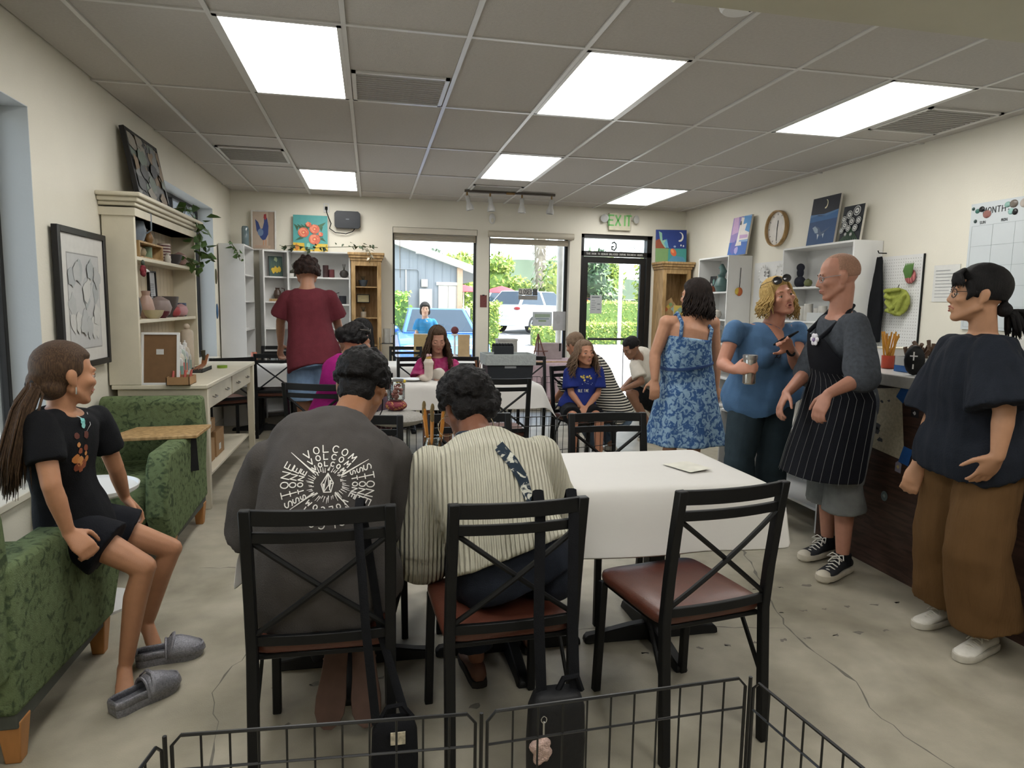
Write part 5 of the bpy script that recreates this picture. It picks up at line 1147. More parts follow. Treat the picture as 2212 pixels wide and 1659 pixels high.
h.pants(blackc, .016, .5, .01, name='shorts'); h.shoes(cream, M('dark_sole', '#1e1a18'), .24)
bw = hairmat('brown_long', '#33241a', '#5e4733', 55)
h.hair(bw, (.086, .105, .098), hz=.44, wide=.64, low=-.95, amp=.002, strands=lambda m: flow(h.T, h.hs, m, 130, -128, 128, .80, 17, r=.0075, wav=.014, out=.045, zspread=.12))
# --- woman with the curly bun
h = Human('magenta', 'woman with a dark curly bun in a magenta t-shirt, sitting in profile', '#a8765c', hf=(.93, .30, -.12), hs=.96, g=1.0, vox=.0095, brow='#2a1c14')
h.shirt(M('magenta_tee', '#8e1c68', .85, .1, 20, .2, 120, spec=.12), .020, -.12, .8, .04, 't_shirt', sl=.016); h.pants(M('floral_trousers', '#4b2a33', .85, .1, 20, kind='noise', hex2='#a88a86', sc=30, thr=(.5, .6)), .018, .95); h.shoes(blackc, M('dark_sole', '#1e1a18'), .24)
h.hair(bh, (.088, .108, .101), hz=.40, wide=.72, low=-.40, amp=.004, freq=40, clumps=260, clr=.013, extra=[('e', (0, -.115, .045), (.052, .045, .050)), ('e', (.02, -.13, .06), (.03, .03, .03))])
glasses(h, '#7d7468', y=.085, z=.085, rr=.022, nm='sunglasses')
# --- long dark hair
h = Human('darkhair', 'person with long straight dark hair sitting beyond the woman with the curly bun', '#9c7058', hf=(.55, .82, -.1), hs=.95, g=.85, vox=.011, face=False)
h.shirt(M('plum_tee', '#4a3a45', .85, .1, 20), .02, -.12, .6, .03, 't_shirt', sl=.015); h.pants(jean, .014, .95); h.shoes(blackc, M('dark_sole', '#1e1a18'), .23)
h.hair(kh, (.086, .106, .100), hz=.4, wide=.7, low=-.95, amp=.002, strands=lambda m: flow(h.T, h.hs, m, 110, -120, 120, .86, 21, r=.008, wav=.004, out=.02, zspread=.04))
# --- standing person in maroon
h = Human('maroon', 'person in a maroon t-shirt and denim shorts standing and reaching over the far left table', '#a67a62', hf=(-.15, 1, -.12), hs=.98, g=1.06, arm=.95, vox=.0085, face=False, hands={'L': (V((-.1, .4, -.9)), V((-.6, .3, .3)), .8)})
h.shirt(M('maroon_tee', '#622c34', .88, .12, 20, .25, 140, spec=.12), .028, -.12, .75, .04, 't_shirt', sl=.025, amp=.009, freq=8)
h.pants(M('light_denim', '#6d84a0', .8, .14, 30, .25, 200, spec=.15), .028, .30, .03, name='denim_shorts', top=.1); h.shoes(M('black_canvas', '#1b1c20'), M('off_white_rubber', '#bdb6a6'), .25)
h.hair(hairmat('dark_curly', '#1f1513', '#35251f', 60, (1, 1, 1)), (.092, .110, .100), hz=.36, wide=.75, low=-.42, amp=.006, freq=26, clumps=160, clr=.018, cmin=-.4)
# --- child outside
h = Human('boy', 'child with black hair in a bright blue t-shirt standing outside before the blue car', '#c09a86', hf=(-.05, -1, .05), hs=.88, g=.75, arm=.75, leg=.75, vox=.011)
h.shirt(M('bright_blue_tee', '#2273a6', .85, .1, 20, kind='noise', hex2='#c5a85c', sc=9, thr=(.62, .66)), .02, -.12, .8, .04, 't_shirt', sl=.02); h.pants(jean, .016, .5, .01, name='shorts'); h.shoes(blackc, M('off_white_rubber', '#bdb6a6'), .2)
h.hair(kh, (.090, .108, .100), hz=.22, wide=.72, low=-.5, amp=.002, extra=[('e', (.066, .0, -.035), (.025, .05, .055)), ('e', (-.066, .0, -.035), (.025, .05, .055)), ('e', (0, -.06, -.06), (.07, .05, .06))])
# ---------------------------------------------------------------- pictures, ornaments and small things
P3 = paint(.35)
PM = paint(.6)
def item(name, label, cat, loc, parts, rz=0, group=None, bev=.002):
    """parts: (part name, builder, material)"""
    t = thing(name, label, cat, loc, rz, group)
    for nm, fn, mt in parts:
        m = MB(); fn(m); m.build(nm, mt, t, bev=bev if mt is not None and nm in ('box', 'frame', 'canvas', 'body_box') else 0, seg=1)
    return t
def rotx(t, a): t.rotation_euler.x = a; return t
def canvas(name, label, loc, rz, w, h, tilt, art, edge='#c9c5ba', th=.02, frame=None, fw=.02, cat='painting', group=None, bg='#c9c5ba'):
    """picture: bottom centre at loc, faces local -y, leans back by tilt; art = [(outline, colour)] in a 1 x 1 box"""
    t = thing(name, label, cat, loc, rz, group); t.rotation_euler.x = -tilt
    m = MB(); m.bx(-w/2, w/2, 0, th, 0, h, edge); m.build('canvas', PM, t)
    m = MB(); m.poly([(0, 0), (1, 0), (1, 1), (0, 1)], (-w/2+.001, -.0004, .001), (w-.002, 0, 0), (0, 0, h-.002), .0006, bg)
    for i, (pts, c) in enumerate(art):
        pts = [(min(1, max(0, a)), min(1, max(0, b_))) for a, b_ in pts]; pts = [q for k, q in enumerate(pts) if q != pts[k-1]]
        if len(pts) > 2: m.poly(pts, (-w/2, -.0002, 0), (w, 0, 0), (0, 0, h), .0006, c, .0007+.00035*i)
    m.build('painted_surface', PM, t, angle=10)
    if frame:
        for q in ((-w/2-fw, -w/2, -fw, h+fw), (w/2, w/2+fw, -fw, h+fw), (-w/2, w/2, -fw, 0), (-w/2, w/2, h, h+fw)):
            m = MB(); m.bx(q[0], q[1], -.012, th, q[2], q[3]); m.build('frame_bar', frame, t, bev=.002, seg=1)
    return t
def el(cx, cy, rx, ry, n=14, a0=0, rot=0):
    o = []
    for i in range(n):
        a = a0+2*math.pi*i/n; x, y = rx*math.cos(a), ry*math.sin(a); o.append((cx+x*math.cos(rot)-y*math.sin(rot), cy+x*math.sin(rot)+y*math.cos(rot)))
    return o
def jit(cx, cy, r, seed, n=11, asp=1):
    rr = random.Random(seed); return [(cx+math.cos(2*math.pi*i/n)*r*asp*rr.uniform(.6, 1.2), cy+math.sin(2*math.pi*i/n)*r*rr.uniform(.6, 1.2)) for i in range(n)]
E_, W_, N_, S_ = math.pi/2, -math.pi/2, 0, 0     # rz: pi/2 faces +x, -pi/2 faces -x, 0 faces the camera
blackf = M('black_frame', '#1b1a1b', .45, .08, 20)
def moon(cx, cy, r): return [(cx+r*math.cos(a), cy+r*1.25*math.sin(a)) for a in [math.radians(-110+22*i) for i in range(10)]]+[(cx-r*.25+r*.85*math.cos(a), cy+r*1.0*math.sin(a)+r*.15) for a in [math.radians(88-20*i) for i in range(10)]]
# left wall
rr = random.Random(5)
canvas('framed_print', 'black framed pale print hanging on the left wall beside the girl', (LW+.035, 4.39, 1.05), E_, .60, .72, 0, [([(.13, .1), (.87, .1), (.87, .86), (.13, .86)], '#8b8b88'), ([(.14, .11), (.86, .11), (.86, .85), (.14, .85)], '#b2b3b2')]+[(jit(.2+.6*rr.random(), .2+.55*rr.random(), .09, i), ['#a9abaa', '#9fa3a3', '#bcbcb8'][i % 3]) for i in range(22)], frame=blackf, fw=.035, bg='#c6c5c0')
canvas('framed_painting', 'dark framed painting leaning on top of the cream hutch', (LW+.13, 5.48, 2.09), E_, .66, .46, .18, [(jit(rr.random(), rr.random(), .13, i+30), ['#5d5f61', '#7d7f7e', '#8f8a80', '#494b4e', '#85735f', '#6f7a72'][i % 6]) for i in range(60)], frame=blackf, fw=.03, bg='#6b6d6e')
# flowers, rooster
petal = []
for i, (x, y, r) in enumerate([(.30, .52, .16), (.62, .62, .15), (.62, .34, .17), (.45, .74, .08), (.80, .48, .07)]):
    petal += [(el(x, y, r, r*.85, 14), '#c4664f'), (jit(x-.02, y+.02, r*.7, i), '#d58468'), (el(x+.01, y, r*.42, r*.36), '#c25d49'), (el(x, y, r*.18, r*.16), '#dcae7c')]
leaf_art = [([(.12+.1*k, .55), (.02+.1*k, .75), (.16+.1*k, .68)], '#3b5c45') for k in range(8)]+[([(.7, .72), (.95, .82), (.78, .62)], '#44664b'), ([(.2, .4), (.06, .3), (.3, .36)], '#3b5c45'), ([(.85, .4), (.95, .28), (.76, .36)], '#3b5c45')]
canvas('flower_painting', 'square teal painting of coral roses in a vase on top of the back shelves', (-.73, 8.79, 2.035), 0, .41, .45, .12, [([(0, 0), (1, 0), (1, .22), (0, .24)], '#c9a83a'), (jit(.1, .12, .09, 3), '#b8742f'), (jit(.88, .12, .09, 4), '#b9a94e')]+leaf_art+[([(.34, .06), (.62, .06), (.66, .3), (.31, .3)], '#4f9188'), (el(.44, .16, .05, .08), '#7db3a6')]+petal, bg='#4c9492')
canvas('rooster_picture', 'white framed picture of a blue rooster on top of the back shelves', (-1.28, 8.82, 2.05), -.08, .26, .45, .06, [([(.7, 0), (1, 0), (1, 1), (.7, 1)], '#a08d7d')]+[([(.36, .3), (.18, .5), (.12, .8), (.26, .72), (.36, .55), (.45, .55), (.52, .72), (.52, .84), (.66, .84), (.72, .62), (.7, .4), (.58, .26), (.46, .24)], '#39497e'), (el(.36, .45, .13, .10), '#7085a6'), ([(.5, .84), (.52, .93), (.62, .95), (.64, .82), (.58, .78)], '#9c3c3f'), ([(.48, .24), (.47, .1), (.50, .1), (.52, .24)], '#c48a68'), ([(.58, .25), (.58, .1), (.61, .1), (.62, .25)], '#c48a68'), ([(.1, .03), (.8, .03), (.8, .1), (.1, .1)], '#b59c88')], frame=M('white_frame', '#cfcdc8', .5), fw=.016, bg='#b5a494')
item('router', 'black wall mounted router box with a hanging cable beside the flower painting', 'router', (-.285, 8.86, 2.445), [('body_box', lambda m: (m.add([(x, y, z) for y in (.03, -.03) for x, z in ((-.13, -.105), (.13, -.105), (.155, -.08), (.155, .08), (.13, .105), (-.13, .105), (-.155, .08), (-.155, -.08))], [tuple(range(8)), tuple(range(15, 7, -1))]+[(i, i+8, (i+1) % 8+8, (i+1) % 8) for i in range(8)])), M('router_black', '#20242a', .45)), ('cable', lambda m: m.tube([(-.255, .02, .13), (-.25, -.01, .08), (-.22, .0, .0), (-.20, .01, -.05), (-.22, .01, -.11), (-.15, .0, -.16), (-.02, .0, -.17), (.06, 0, -.14), (.09, 0, -.10)], .006, 6), blackc), ('logo', lambda m: m.bx(-.02, .02, -.0315, -.03, 0, .012), M('logo_grey', '#5d6166')), ('plug', lambda m: m.bx(-.27, -.24, -.012, .018, .115, .15), blackc)])
item('wall_outlet', 'white electrical outlet with a black plug above the router cable', 'outlet', (-.54, 8.893, 2.585), [('box', lambda m: m.bx(-.035, .035, -.006, .006, -.055, .055), white), ('socket', lambda m: m.bx(-.017, .017, -.009, -.006, .012, .04), trimm)])
item('glass_vase', 'tall grey glass vase at the left end of the back shelves', 'vase', (-1.47, 8.7, 2.055), [('body', lambda m: m.lathe([(.035, 0), (.042, .03), (.042, .22), (.036, .245), (.03, .25), (.032, .21), (.034, .02), (.01, .012)], n=18), M('grey_glass', '#5e7075', .12, .05, 10, spec=.8)), ('base', lambda m: m.lathe([(.04, 0), (.044, .004), (.04, .01)], n=18), M('grey_glass', '#5e7075'))])
# right wall
canvas('fish_painting', 'painting of a fish in a night sea, standing on the wooden corner cabinet', (4.0, 8.72, 2.045), -.22, .42, .44, .12, [([(0, 0), (1, 0), (1, .42), (0, .42)], '#3f8b86'), ([(0, 0), (.4, 0), (.42, .42), (0, .42)], '#6d8f5a'), ([(.4, 0), (1, 0), (.9, .16), (.55, .2)], '#4b86a4'), ([(0, .42), (.34, .42), (.12, .72), (0, .66)], '#86452c'), ([(.10, .95), (.2, .9), (.22, .66), (.32, .7), (.36, .52), (.44, .44), (.3, .44), (.2, .58), (.14, .7)], '#86b49c'), ([(.27, .58), (.36, .72), (.42, .45), (.34, .44)], '#5f9cb8'), (el(.58, .3, .09, .13, rot=.5), '#c5603c'), (el(.55, .34, .04, .07, rot=.5), '#d98a52'), (moon(.78, .78, .12), '#d9d9d2'), (el(.62, .48, .04, .03), '#8fa0bd'), (el(.82, .52, .02, .03), '#d6d9dd'), (el(.9, .5, .02, .03), '#d6d9dd')], bg='#243a7c')
canvas('lighthouse_painting', 'painting of a white lighthouse against a purple and blue sky, on the right wall bookcase', (4.16, 7.30, 2.045), W_, .40, .45, .14, [([(0, .35), (.5, .35), (.55, 1), (0, 1)], '#8a7bab'), ([(.05, .55), (.4, .6), (.3, 1), (.05, 1)], '#b597b8'), ([(.5, .5), (1, .5), (1, .95), (.6, 1)], '#4f86b8'), ([(.5, .38), (1, .38), (1, .55), (.75, .62), (.8, .8), (.6, .78), (.62, .95), (.45, .98)], '#d3ccc6'), ([(.48, .42), (.95, .42), (.95, .5), (.5, .52)], '#b295b6'), ([(0, 0), (1, 0), (1, .32), (0, .35)], '#3d63a4'), (jit(.3, .2, .2, 3, 15), '#5d5f9e'), (jit(.45, .12, .1, 5), '#9f98c4'), ([(.40, .26), (.54, .26), (.50, .78), (.44, .78)], '#d9d7d0'), ([(.42, .78), (.52, .78), (.49, .88), (.45, .88)], '#4b4f4a'), ([(.36, .24), (.7, .24), (.66, .34), (.40, .34)], '#cfcac2')], bg='#7fa0c6')
canvas('whale_painting', 'tall dark painting of a humpback whale under a crescent moon', (4.16, 5.80, 2.035), W_, .40, .46, .12, [([(0, 0), (1, 0), (1, .62), (0, .6)], '#2c4a73'), ([(0, .5), (1, .52), (1, .66), (.5, .6), (0, .64)], '#3a6494'), ([(0, .6), (.3, .63), (.6, .6), (1, .66), (1, .69), (.5, .64), (0, .66)], '#5479a3'), ([(.16, .38), (.24, .42), (.42, .36), (.5, .26), (.62, .30), (.82, .36), (.6, .24), (.5, .18), (.36, .22)], '#4a5c78'), ([(.15, .38), (.24, .41), (.36, .34), (.38, .26), (.28, .26)], '#93a3b3'), ([(.36, .24), (.40, .12), (.43, .22)], '#b9c4cc'), ([(.55, .22), (.6, .14), (.62, .24)], '#a9b6c2'), (moon(.52, .84, .075), '#d6cfae')], bg='#23252d', edge='#b9b5ac')
dd = []
for i, (x, y, r) in enumerate([(.68, .83, .17), (.35, .75, .14), (.12, .63, .12), (.52, .55, .13), (.22, .46, .13), (.85, .55, .12), (.42, .36, .11), (.75, .35, .12), (.12, .32, .10), (.35, .2, .06), (.62, .18, .06)]):
    dd += [(el(x, y, r, r*.8), '#b5b6b2'), (el(x, y, r*.82, r*.64), '#20262a'), (el(x, y, r*.6, r*.47), '#c4c5c1'), (el(x, y, r*.2, r*.15), '#2a3034')]
canvas('dandelion_painting', 'black canvas painted with white dandelion heads, right of the whale painting', (4.16, 5.39, 2.035), W_, .27, .32, .12, [([(.05*k*2, 0), (.05*k*2+.03, 0), (.5, .4)], '#4b6a4c') for k in range(10)]+dd, bg='#1c2025')
t = thing('wall_clock', 'round wooden rimmed wall clock on the right wall', 'clock', (RW-.004, 6.655, 2.285), W_)
RX = Matrix.Rotation(math.pi/2, 4, 'X')
m = MB(); m.lathe([(.0, 0), (.185, 0), (.19, .006), (.19, .05), (.183, .052), (.176, .046), (.176, .016)], n=40, T=RX, caps=False); m.build('rim', woodm, t)
m = MB(); m.lathe([(.001, .0165), (.177, .0165), (.177, .012)], n=40, T=RX); m.build('dial', M('dial_white', '#cfcac2', .5), t)
for k in range(12):
    a = k*math.pi/6; m = MB(); m.beam((.14*math.sin(a), -.0175, .14*math.cos(a)), (.158*math.sin(a), -.0175, .158*math.cos(a)), .007, .0012, (0, 1, 0)); m.build('hour_mark', blackf, t)
for nm, a, L, w in (('hour_hand', .12, .085, .009), ('minute_hand', .05+math.pi, .13, .007)):
    m = MB(); m.beam((-.02*math.sin(a), -.02, -.02*math.cos(a)), (L*math.sin(a), -.02, L*math.cos(a)), w, .002, (0, 1, 0)); m.build(nm, blackf, t)
# pegboard and what hangs there
t = thing('pegboard', 'white pegboard on the right wall', 'pegboard', (RW-.003, 4.88, 1.09), W_)
m = MB(); m.bx(-.24, .24, -.008, 0, 0, .79); m.build('panel', white, t); m = MB(); m.bx(.238, .246, -.014, 0, 0, .79); m.build('edge_strip', darkm, t)
m = MB()
for i in range(18):
    for j in range(30): m.bx(-.225+.0255*i-.003, -.225+.0255*i+.003, -.0088, -.008, .02+.0255*j-.003, .02+.0255*j+.003)
m.build('peg_holes', M('hole_grey', '#8c8c88', .8), t)['kind'] = 'stuff'
item('fabric_pouch', 'pink checked pouch with a green leafy tuft hanging on the pegboard', 'pouch', (4.245, 4.74, 1.66), [('pouch', lambda m: m.ell((0, 0, .045), (.055, .02, .06)), M('pink_check', '#b9706e', .8, .1, 20, kind='stripe', hex2='#8f4a4d', sc=14)), ('leaf', lambda m: [m.tube([(-.01+.01*k, -.015, .03), (.0+.014*k, -.035, .09), (.01+.016*k, -.03, .15)], [.006, .014, .002], 6, flat=.4) for k in range(-2, 4)], M('green_felt', '#55793f', .8))], W_)
def mask(m):
    m.ell((0, 0, 0), (.13, .03, .115), n=20, m=14)
    for a, b, r in (((-.11, -.03, .09), (.05, -.04, .10), .02), ((-.09, -.035, .0), (-.02, -.045, -.06), .016), ((-.02, -.045, -.06), (.08, -.045, .02), .016), ((-.10, -.03, .045), (-.03, -.04, .03), .02), ((.04, -.04, -.07), (.1, -.035, .05), .02), ((-.08, -.03, -.07), (.06, -.03, -.10), .02)): m.cap(a, b, r, r*.8)
mb = MB(); mask(mb); me = union(mb, .007, 3, .004, 30)
t = thing('sculpted_mask', 'moss green sculpted face ornament hanging on the pegboard', 'ornament', (4.235, 4.84, 1.50), W_); link('body', me, M('moss_green', '#8d9440', .75, .2, 40, .3, 150), t, angle=180)
m = MB(); m.tube([(0, -.01, .11), (0, 0, .14)], .003, 6); m.build('loop', darkm, t)
def apr(m):
    for k in range(6): m.tube([(-.02+.008*k, -.02, 0), (-.03+.016*k, -.03, -.25), (-.05+.022*k, -.03, -.45), (-.045+.02*k, -.03, -.72)], [.012, .02, .03, .03], 8)
mb = MB(); apr(mb); me = union(mb, .01, 3, .005, 14, (1, 1, .3)); t = thing('hanging_apron', 'black apron hanging on a hook left of the pegboard', 'apron', (4.23, 5.055, 1.88), W_); link('cloth', me, blackc, t, angle=180)
m = MB(); m.tube([(0, .045, .03), (0, -.03, .03), (0, -.04, .05)], .005, 6); m.build('hook', darkm, t)
# planner whiteboard
t = thing('wall_planner', 'large whiteboard month planner on the right wall', 'whiteboard', (RW-.004, 3.62, 1.30), W_)
m = MB(); m.bx(-.62, .62, -.012, 0, 0, .9); m.build('board', M('whiteboard', '#c3cacd', .25, .02, 6, spec=.6), t); m = MB()
for k in range(8): m.bx(-.60+.17*k-.001, -.60+.17*k+.001, -.0128, -.012, .02, .74)
for k in range(6): m.bx(-.60, .60, -.0128, -.012, .02+.144*k-.001, .02+.144*k+.001)
m.build('grid_lines', M('line_grey', '#8d9698', .6), t)
m = MB(); text(m, 'MONTH:', (-.42, -.0125, .82), (1, 0, 0), (0, 0, 1), .04, .006, '#3a3d3f', center=True)
for k, d in enumerate('SUN MON TUE WED THU FRI SAT'.split()): text(m, d, (-.515+.17*k, -.0125, .752), (1, 0, 0), (0, 0, 1), .018, .0035, '#4b4f52')
text(m, 'NOTES', (-.1, -.0125, .05), (1, 0, 0), (0, 0, 1), .025, .004, '#3a3d3f'); m.build('lettering', P3, t)
for i, (x, z, r, c, lb) in enumerate([(-.60, .865, .012, '#2f4a44', 'tiny dark green'), (-.565, .845, .016, '#3c6b60', 'small teal'), (-.53, .855, .02, '#17191a', 'glossy black'), (-.575, .775, .013, '#3a4a48', 'small grey green, lowest'), (-.33, .86, .02, '#8ab0a6', 'pale mint, upper'), (-.285, .86, .027, '#6d655c', 'brown grey round'), (-.21, .855, .03, '#b5aca4', 'pale pinkish shell'), (-.10, .885, .03, '#2f7d6e', 'emerald square'), (-.30, .81, .02, '#8fb8b0', 'pale mint, lower'), (-.27, .805, .022, '#1f1d20', 'black oval'), (-.17, .805, .018, '#4a4740', 'dark speckled'), (-.485, .815, .028, '#8d5f58', 'dusty red diamond')]):
    item('fridge_magnet', lb+' magnet stuck on the whiteboard planner', 'magnet', (RW-.018, 3.62-x, 1.30+z), [('stone', (lambda r, i: lambda m: m.ell((0, 0, 0), (r*(1.2 if i % 3 else 1), .008, r), n=(4 if i in (7, 11) else 10), m=6))(r, i), M('magnet_'+c[1:], c, .3)), ('back', (lambda r: lambda m: m.lathe([(r*.5, -.006), (r*.5, 0)], T=RX, n=8))(r), darkm)], W_, 'magnets on the planner')
canvas('wall_notice', 'white paper notice with faint lines on the right wall by the planner', (RW-.004, 4.42, 1.50), W_, .24, .28, 0, [([(.1, .12+.09*k), (.85-.1*(k % 3), .12+.09*k), (.85-.1*(k % 3), .14+.09*k), (.1, .14+.09*k)], '#9a9c9c') for k in range(9)], th=.002, bg='#cfcfcb', cat='notice')
# wall plates
t = thing('pottery_board', 'white display board with two sun shaped plates on the right wall', 'board', (RW-.003, 6.68, 1.42), W_)
m = MB(); m.bx(-.38, .38, -.012, 0, 0, .52); m.build('panel', white, t)
for k, y in enumerate((6.84, 6.52)):
    def sunp(m):
        m.lathe([(.001, .022), (.05, .02), (.075, .028), (.08, .022), (.07, .01), (.001, .006)], n=24, T=RX)
        for a in range(14): m.cap((.078*math.cos(a*.449), -.02, .078*math.sin(a*.449)), (.108*math.cos(a*.449), -.02, .108*math.sin(a*.449)), .012, .004, 6)
    item('sun_plate', ['white sun shaped plate on the display board, nearer the bookcase', 'white sun shaped plate on the display board, nearer the wall shelf'][k], 'plate', (RW-.017, y, 1.80), [('plate', sunp, white), ('face_marks', lambda m: [m.tube([(.03+.02*math.cos(a), -.036, .01+.02*math.sin(a)), (.05+.018*math.cos(a), -.036, .01+.03*math.sin(a))], .003, 5) for a in [-1.2+.4*q for q in range(7)]], blackf)], W_, 'sun plates')
item('felt_fruit', 'orange felt fruit hanging by a black cord on the bookcase side', 'ornament', (4.12, 7.115, 1.62), [('fruit', lambda m: m.ell((0, 0, 0), (.038, .03, .05)), M('felt_orange', '#b5653c', .85)), ('half', lambda m: m.ell((-.018, .004, .003), (.032, .028, .042)), M('felt_yellow', '#bfa548', .85)), ('cord', lambda m: m.tube([(0, 0, .045), (.005, .004, .14), (.01, .006, .27)], .004, 6), blackc)])
# ceramics helper: many pots
def pot(label, loc, prof, col, grp=None, name='pottery', cat='pottery', handle=False, extra=None, rough=.4):
    t = thing(name, label, cat, loc, R.uniform(0, 6) if not handle else 0, grp); m = MB(); m.lathe(prof, n=18); m.build('body', M('glaze_'+col[1:], col, rough, .12, 20), t)
    if handle:
        r = max(p[0] for p in prof); h = prof[len(prof)//2][1]; m = MB(); m.tube([(handle*(r-.004), 0, h*1.4), (handle*(r+.03), 0, h*1.3), (handle*(r+.03), 0, h*.6), (handle*(r-.004), 0, h*.45)], .006, 6); m.build('handle', M('glaze_'+col[1:], col), t)
    else:
        r = prof[-1][0]; m = MB(); m.lathe([(r*.9, prof[-1][1]-.002), (r*1.03, prof[-1][1]+.001), (r*.9, prof[-1][1]+.004)], n=18); m.build('rim', M('glaze_'+col[1:], col), t)
    if extra:
        m = MB(); extra(m); m.build('detail', M('twig_dark', '#3a3a2c', .8), t)
    return t
cyl = lambda r, h: [(r*.9, 0), (r, .006), (r, h), (r-.005, h), (r-.006, .012), (.004, .012)]
bowl = lambda r, h: [(r*.5, 0), (r*.8, h*.4), (r, h), (r-.006, h), (r*.7, h*.45), (.004, .012)]
vas = lambda r, h: [(r*.6, 0), (r, h*.35), (r*.75, h*.7), (r*.45, h*.85), (r*.55, h)]
ball = lambda r: [(r*.3, 0), (r*.8, r*.3), (r, r*.9), (r*.8, r*1.5), (r*.3, r*1.8), (r*.2, r*1.82)]
# hutch contents (x about -1.56)
hxp = -1.56
pot('blue and white patterned pitcher in the top compartment of the hutch', (hxp, 5.08, 1.79), vas(.07, .22), '#6d7680', name='pitcher', handle=1)
canvas('small_print', 'small black framed print at the top back of the hutch', (-1.63, 5.55, 1.80), E_, .14, .2, .06, [([(.25, .2), (.7, .15), (.6, .8), (.35, .7)], '#77787a')], frame=blackf, fw=.012, bg='#c2beb4')
t = thing('wooden_cubby', 'small pale wooden cubby box on the upper hutch shelf', 'box', (hxp, 5.18, 1.692))
for q in ((-.07, .07, -.26, -.248, 0, .10), (-.07, .07, .248, .26, 0, .10), (-.07, .07, -.26, .26, .098, .11), (-.07, .07, -.26, .26, 0, .01), (-.075, -.07, -.26, .26, 0, .11)):
    m = MB(); m.bx(*q); m.build('plank', woodm, t)
for i, (y, pr_, c, lb) in enumerate([(5.03, bowl(.05, .06), '#a08c6c', 'tan bowl inside the wooden cubby, left'), (5.16, ball(.04), '#8f8064', 'brown round pot inside the wooden cubby'), (5.30, cyl(.035, .08), '#7d9478', 'green cup inside the wooden cubby')]): pot(lb, (hxp, y, 1.704), pr_, c, 'pots in the wooden cubby')
pot('small amber figurine standing on the wooden cubby', (hxp+.02, 5.30, 1.805), vas(.028, .09), '#7a5a34', name='figurine', cat='figurine')
t = pot('tall cup with dark red and white stripes on the upper hutch shelf', (hxp, 5.72, 1.692), cyl(.045, .15), '#b9aca0', name='striped_cup', cat='cup')
for k in range(6): m = MB(); m.lathe([(.0455, .018+.022*k), (.0465, .023+.022*k), (.0455, .028+.022*k)], n=18); m.build('stripe', M('stripe_maroon', '#54292b'), t)
pot('dark grey bowl on the upper hutch shelf', (hxp+.02, 5.88, 1.692), bowl(.07, .08), '#3d3a3a', 'pots on the upper hutch shelf'); pot('pink and brown striped pot near the vine', (hxp+.02, 6.06, 1.692), ball(.06), '#a08078', 'pots on the upper hutch shelf')
pot('small white wire figure on the upper hutch shelf', (hxp+.05, 5.62, 1.692), vas(.025, .07), '#b9b3a8', name='figurine', cat='figurine')
for lb, y, pr_, c in (('yellow green pear shaped ceramic on the lower hutch shelf', 4.88, ball(.06), '#8d9450'), ('black vase with tall reeds on the lower hutch shelf', 4.98, vas(.05, .2), '#2e2d2f'), ('curled pink shell ceramic on the lower hutch shelf', 5.24, vas(.055, .19), '#a98d80'), ('pale cream bowl at the front of the lower hutch shelf', 5.22, bowl(.07, .06), '#b8ad8c'), ('mauve rounded vase on the lower hutch shelf', 5.55, ball(.085), '#8c7d78'), ('dark slate bowl behind the mauve vase', 5.72, bowl(.09, .16), '#4d4743'), ('red and white toadstool ornament on the lower hutch shelf', 5.74, ball(.05), '#9c4546'), ('pink toadstool ornament on the lower hutch shelf', 5.93, ball(.055), '#b98f92'), ('blue and white mug at the right of the lower hutch shelf', 6.12, cyl(.045, .11), '#44526e'), ('dark red bowl on the lower hutch shelf', 5.40, bowl(.06, .05), '#5e2730')):
    pot(lb, (hxp+(.05 if 'front' in lb or 'toadstool' in lb or 'dark red' in lb else 0), y, 1.282), pr_, c, 'ceramics on the lower hutch shelf', extra=(lambda m: [m.tube([(.01*k, 0, .18), (.02*k, .01*k, .36)], .004, 5) for k in (-1, 0, 1)]) if 'reeds' in lb else None)
canvas('small_sign', 'small black framed sign at the back of the lower hutch compartment', (-1.635, 5.66, 1.36), E_, .15, .26, .03, [([(.2, .3+.05*k), (.75, .3+.05*k), (.75, .325+.05*k), (.2, .325+.05*k)], '#8a8c8e') for k in range(8)], frame=blackf, fw=.012, bg='#c9cbce', cat='sign')
item('fabric_flower', 'dark red fabric flower with white ribbon pinned to the hutch side', 'ornament', (-1.45, 4.84, 1.60), [('petals', lambda m: [m.ell((.0, .02*math.cos(a), .02*math.sin(a)), (.014, .02, .02)) for a in range(6)], M('deep_red', '#6d1f28', .8)), ('leaf', lambda m: m.ell((0, .0, .05), (.01, .025, .02)), M('leaf_black', '#2c3429')), ('ribbon', lambda m: m.tube([(0, .02, 0), (0, .07, .005), (0, .13, 0)], [.016, .010, .003], 8), white)])
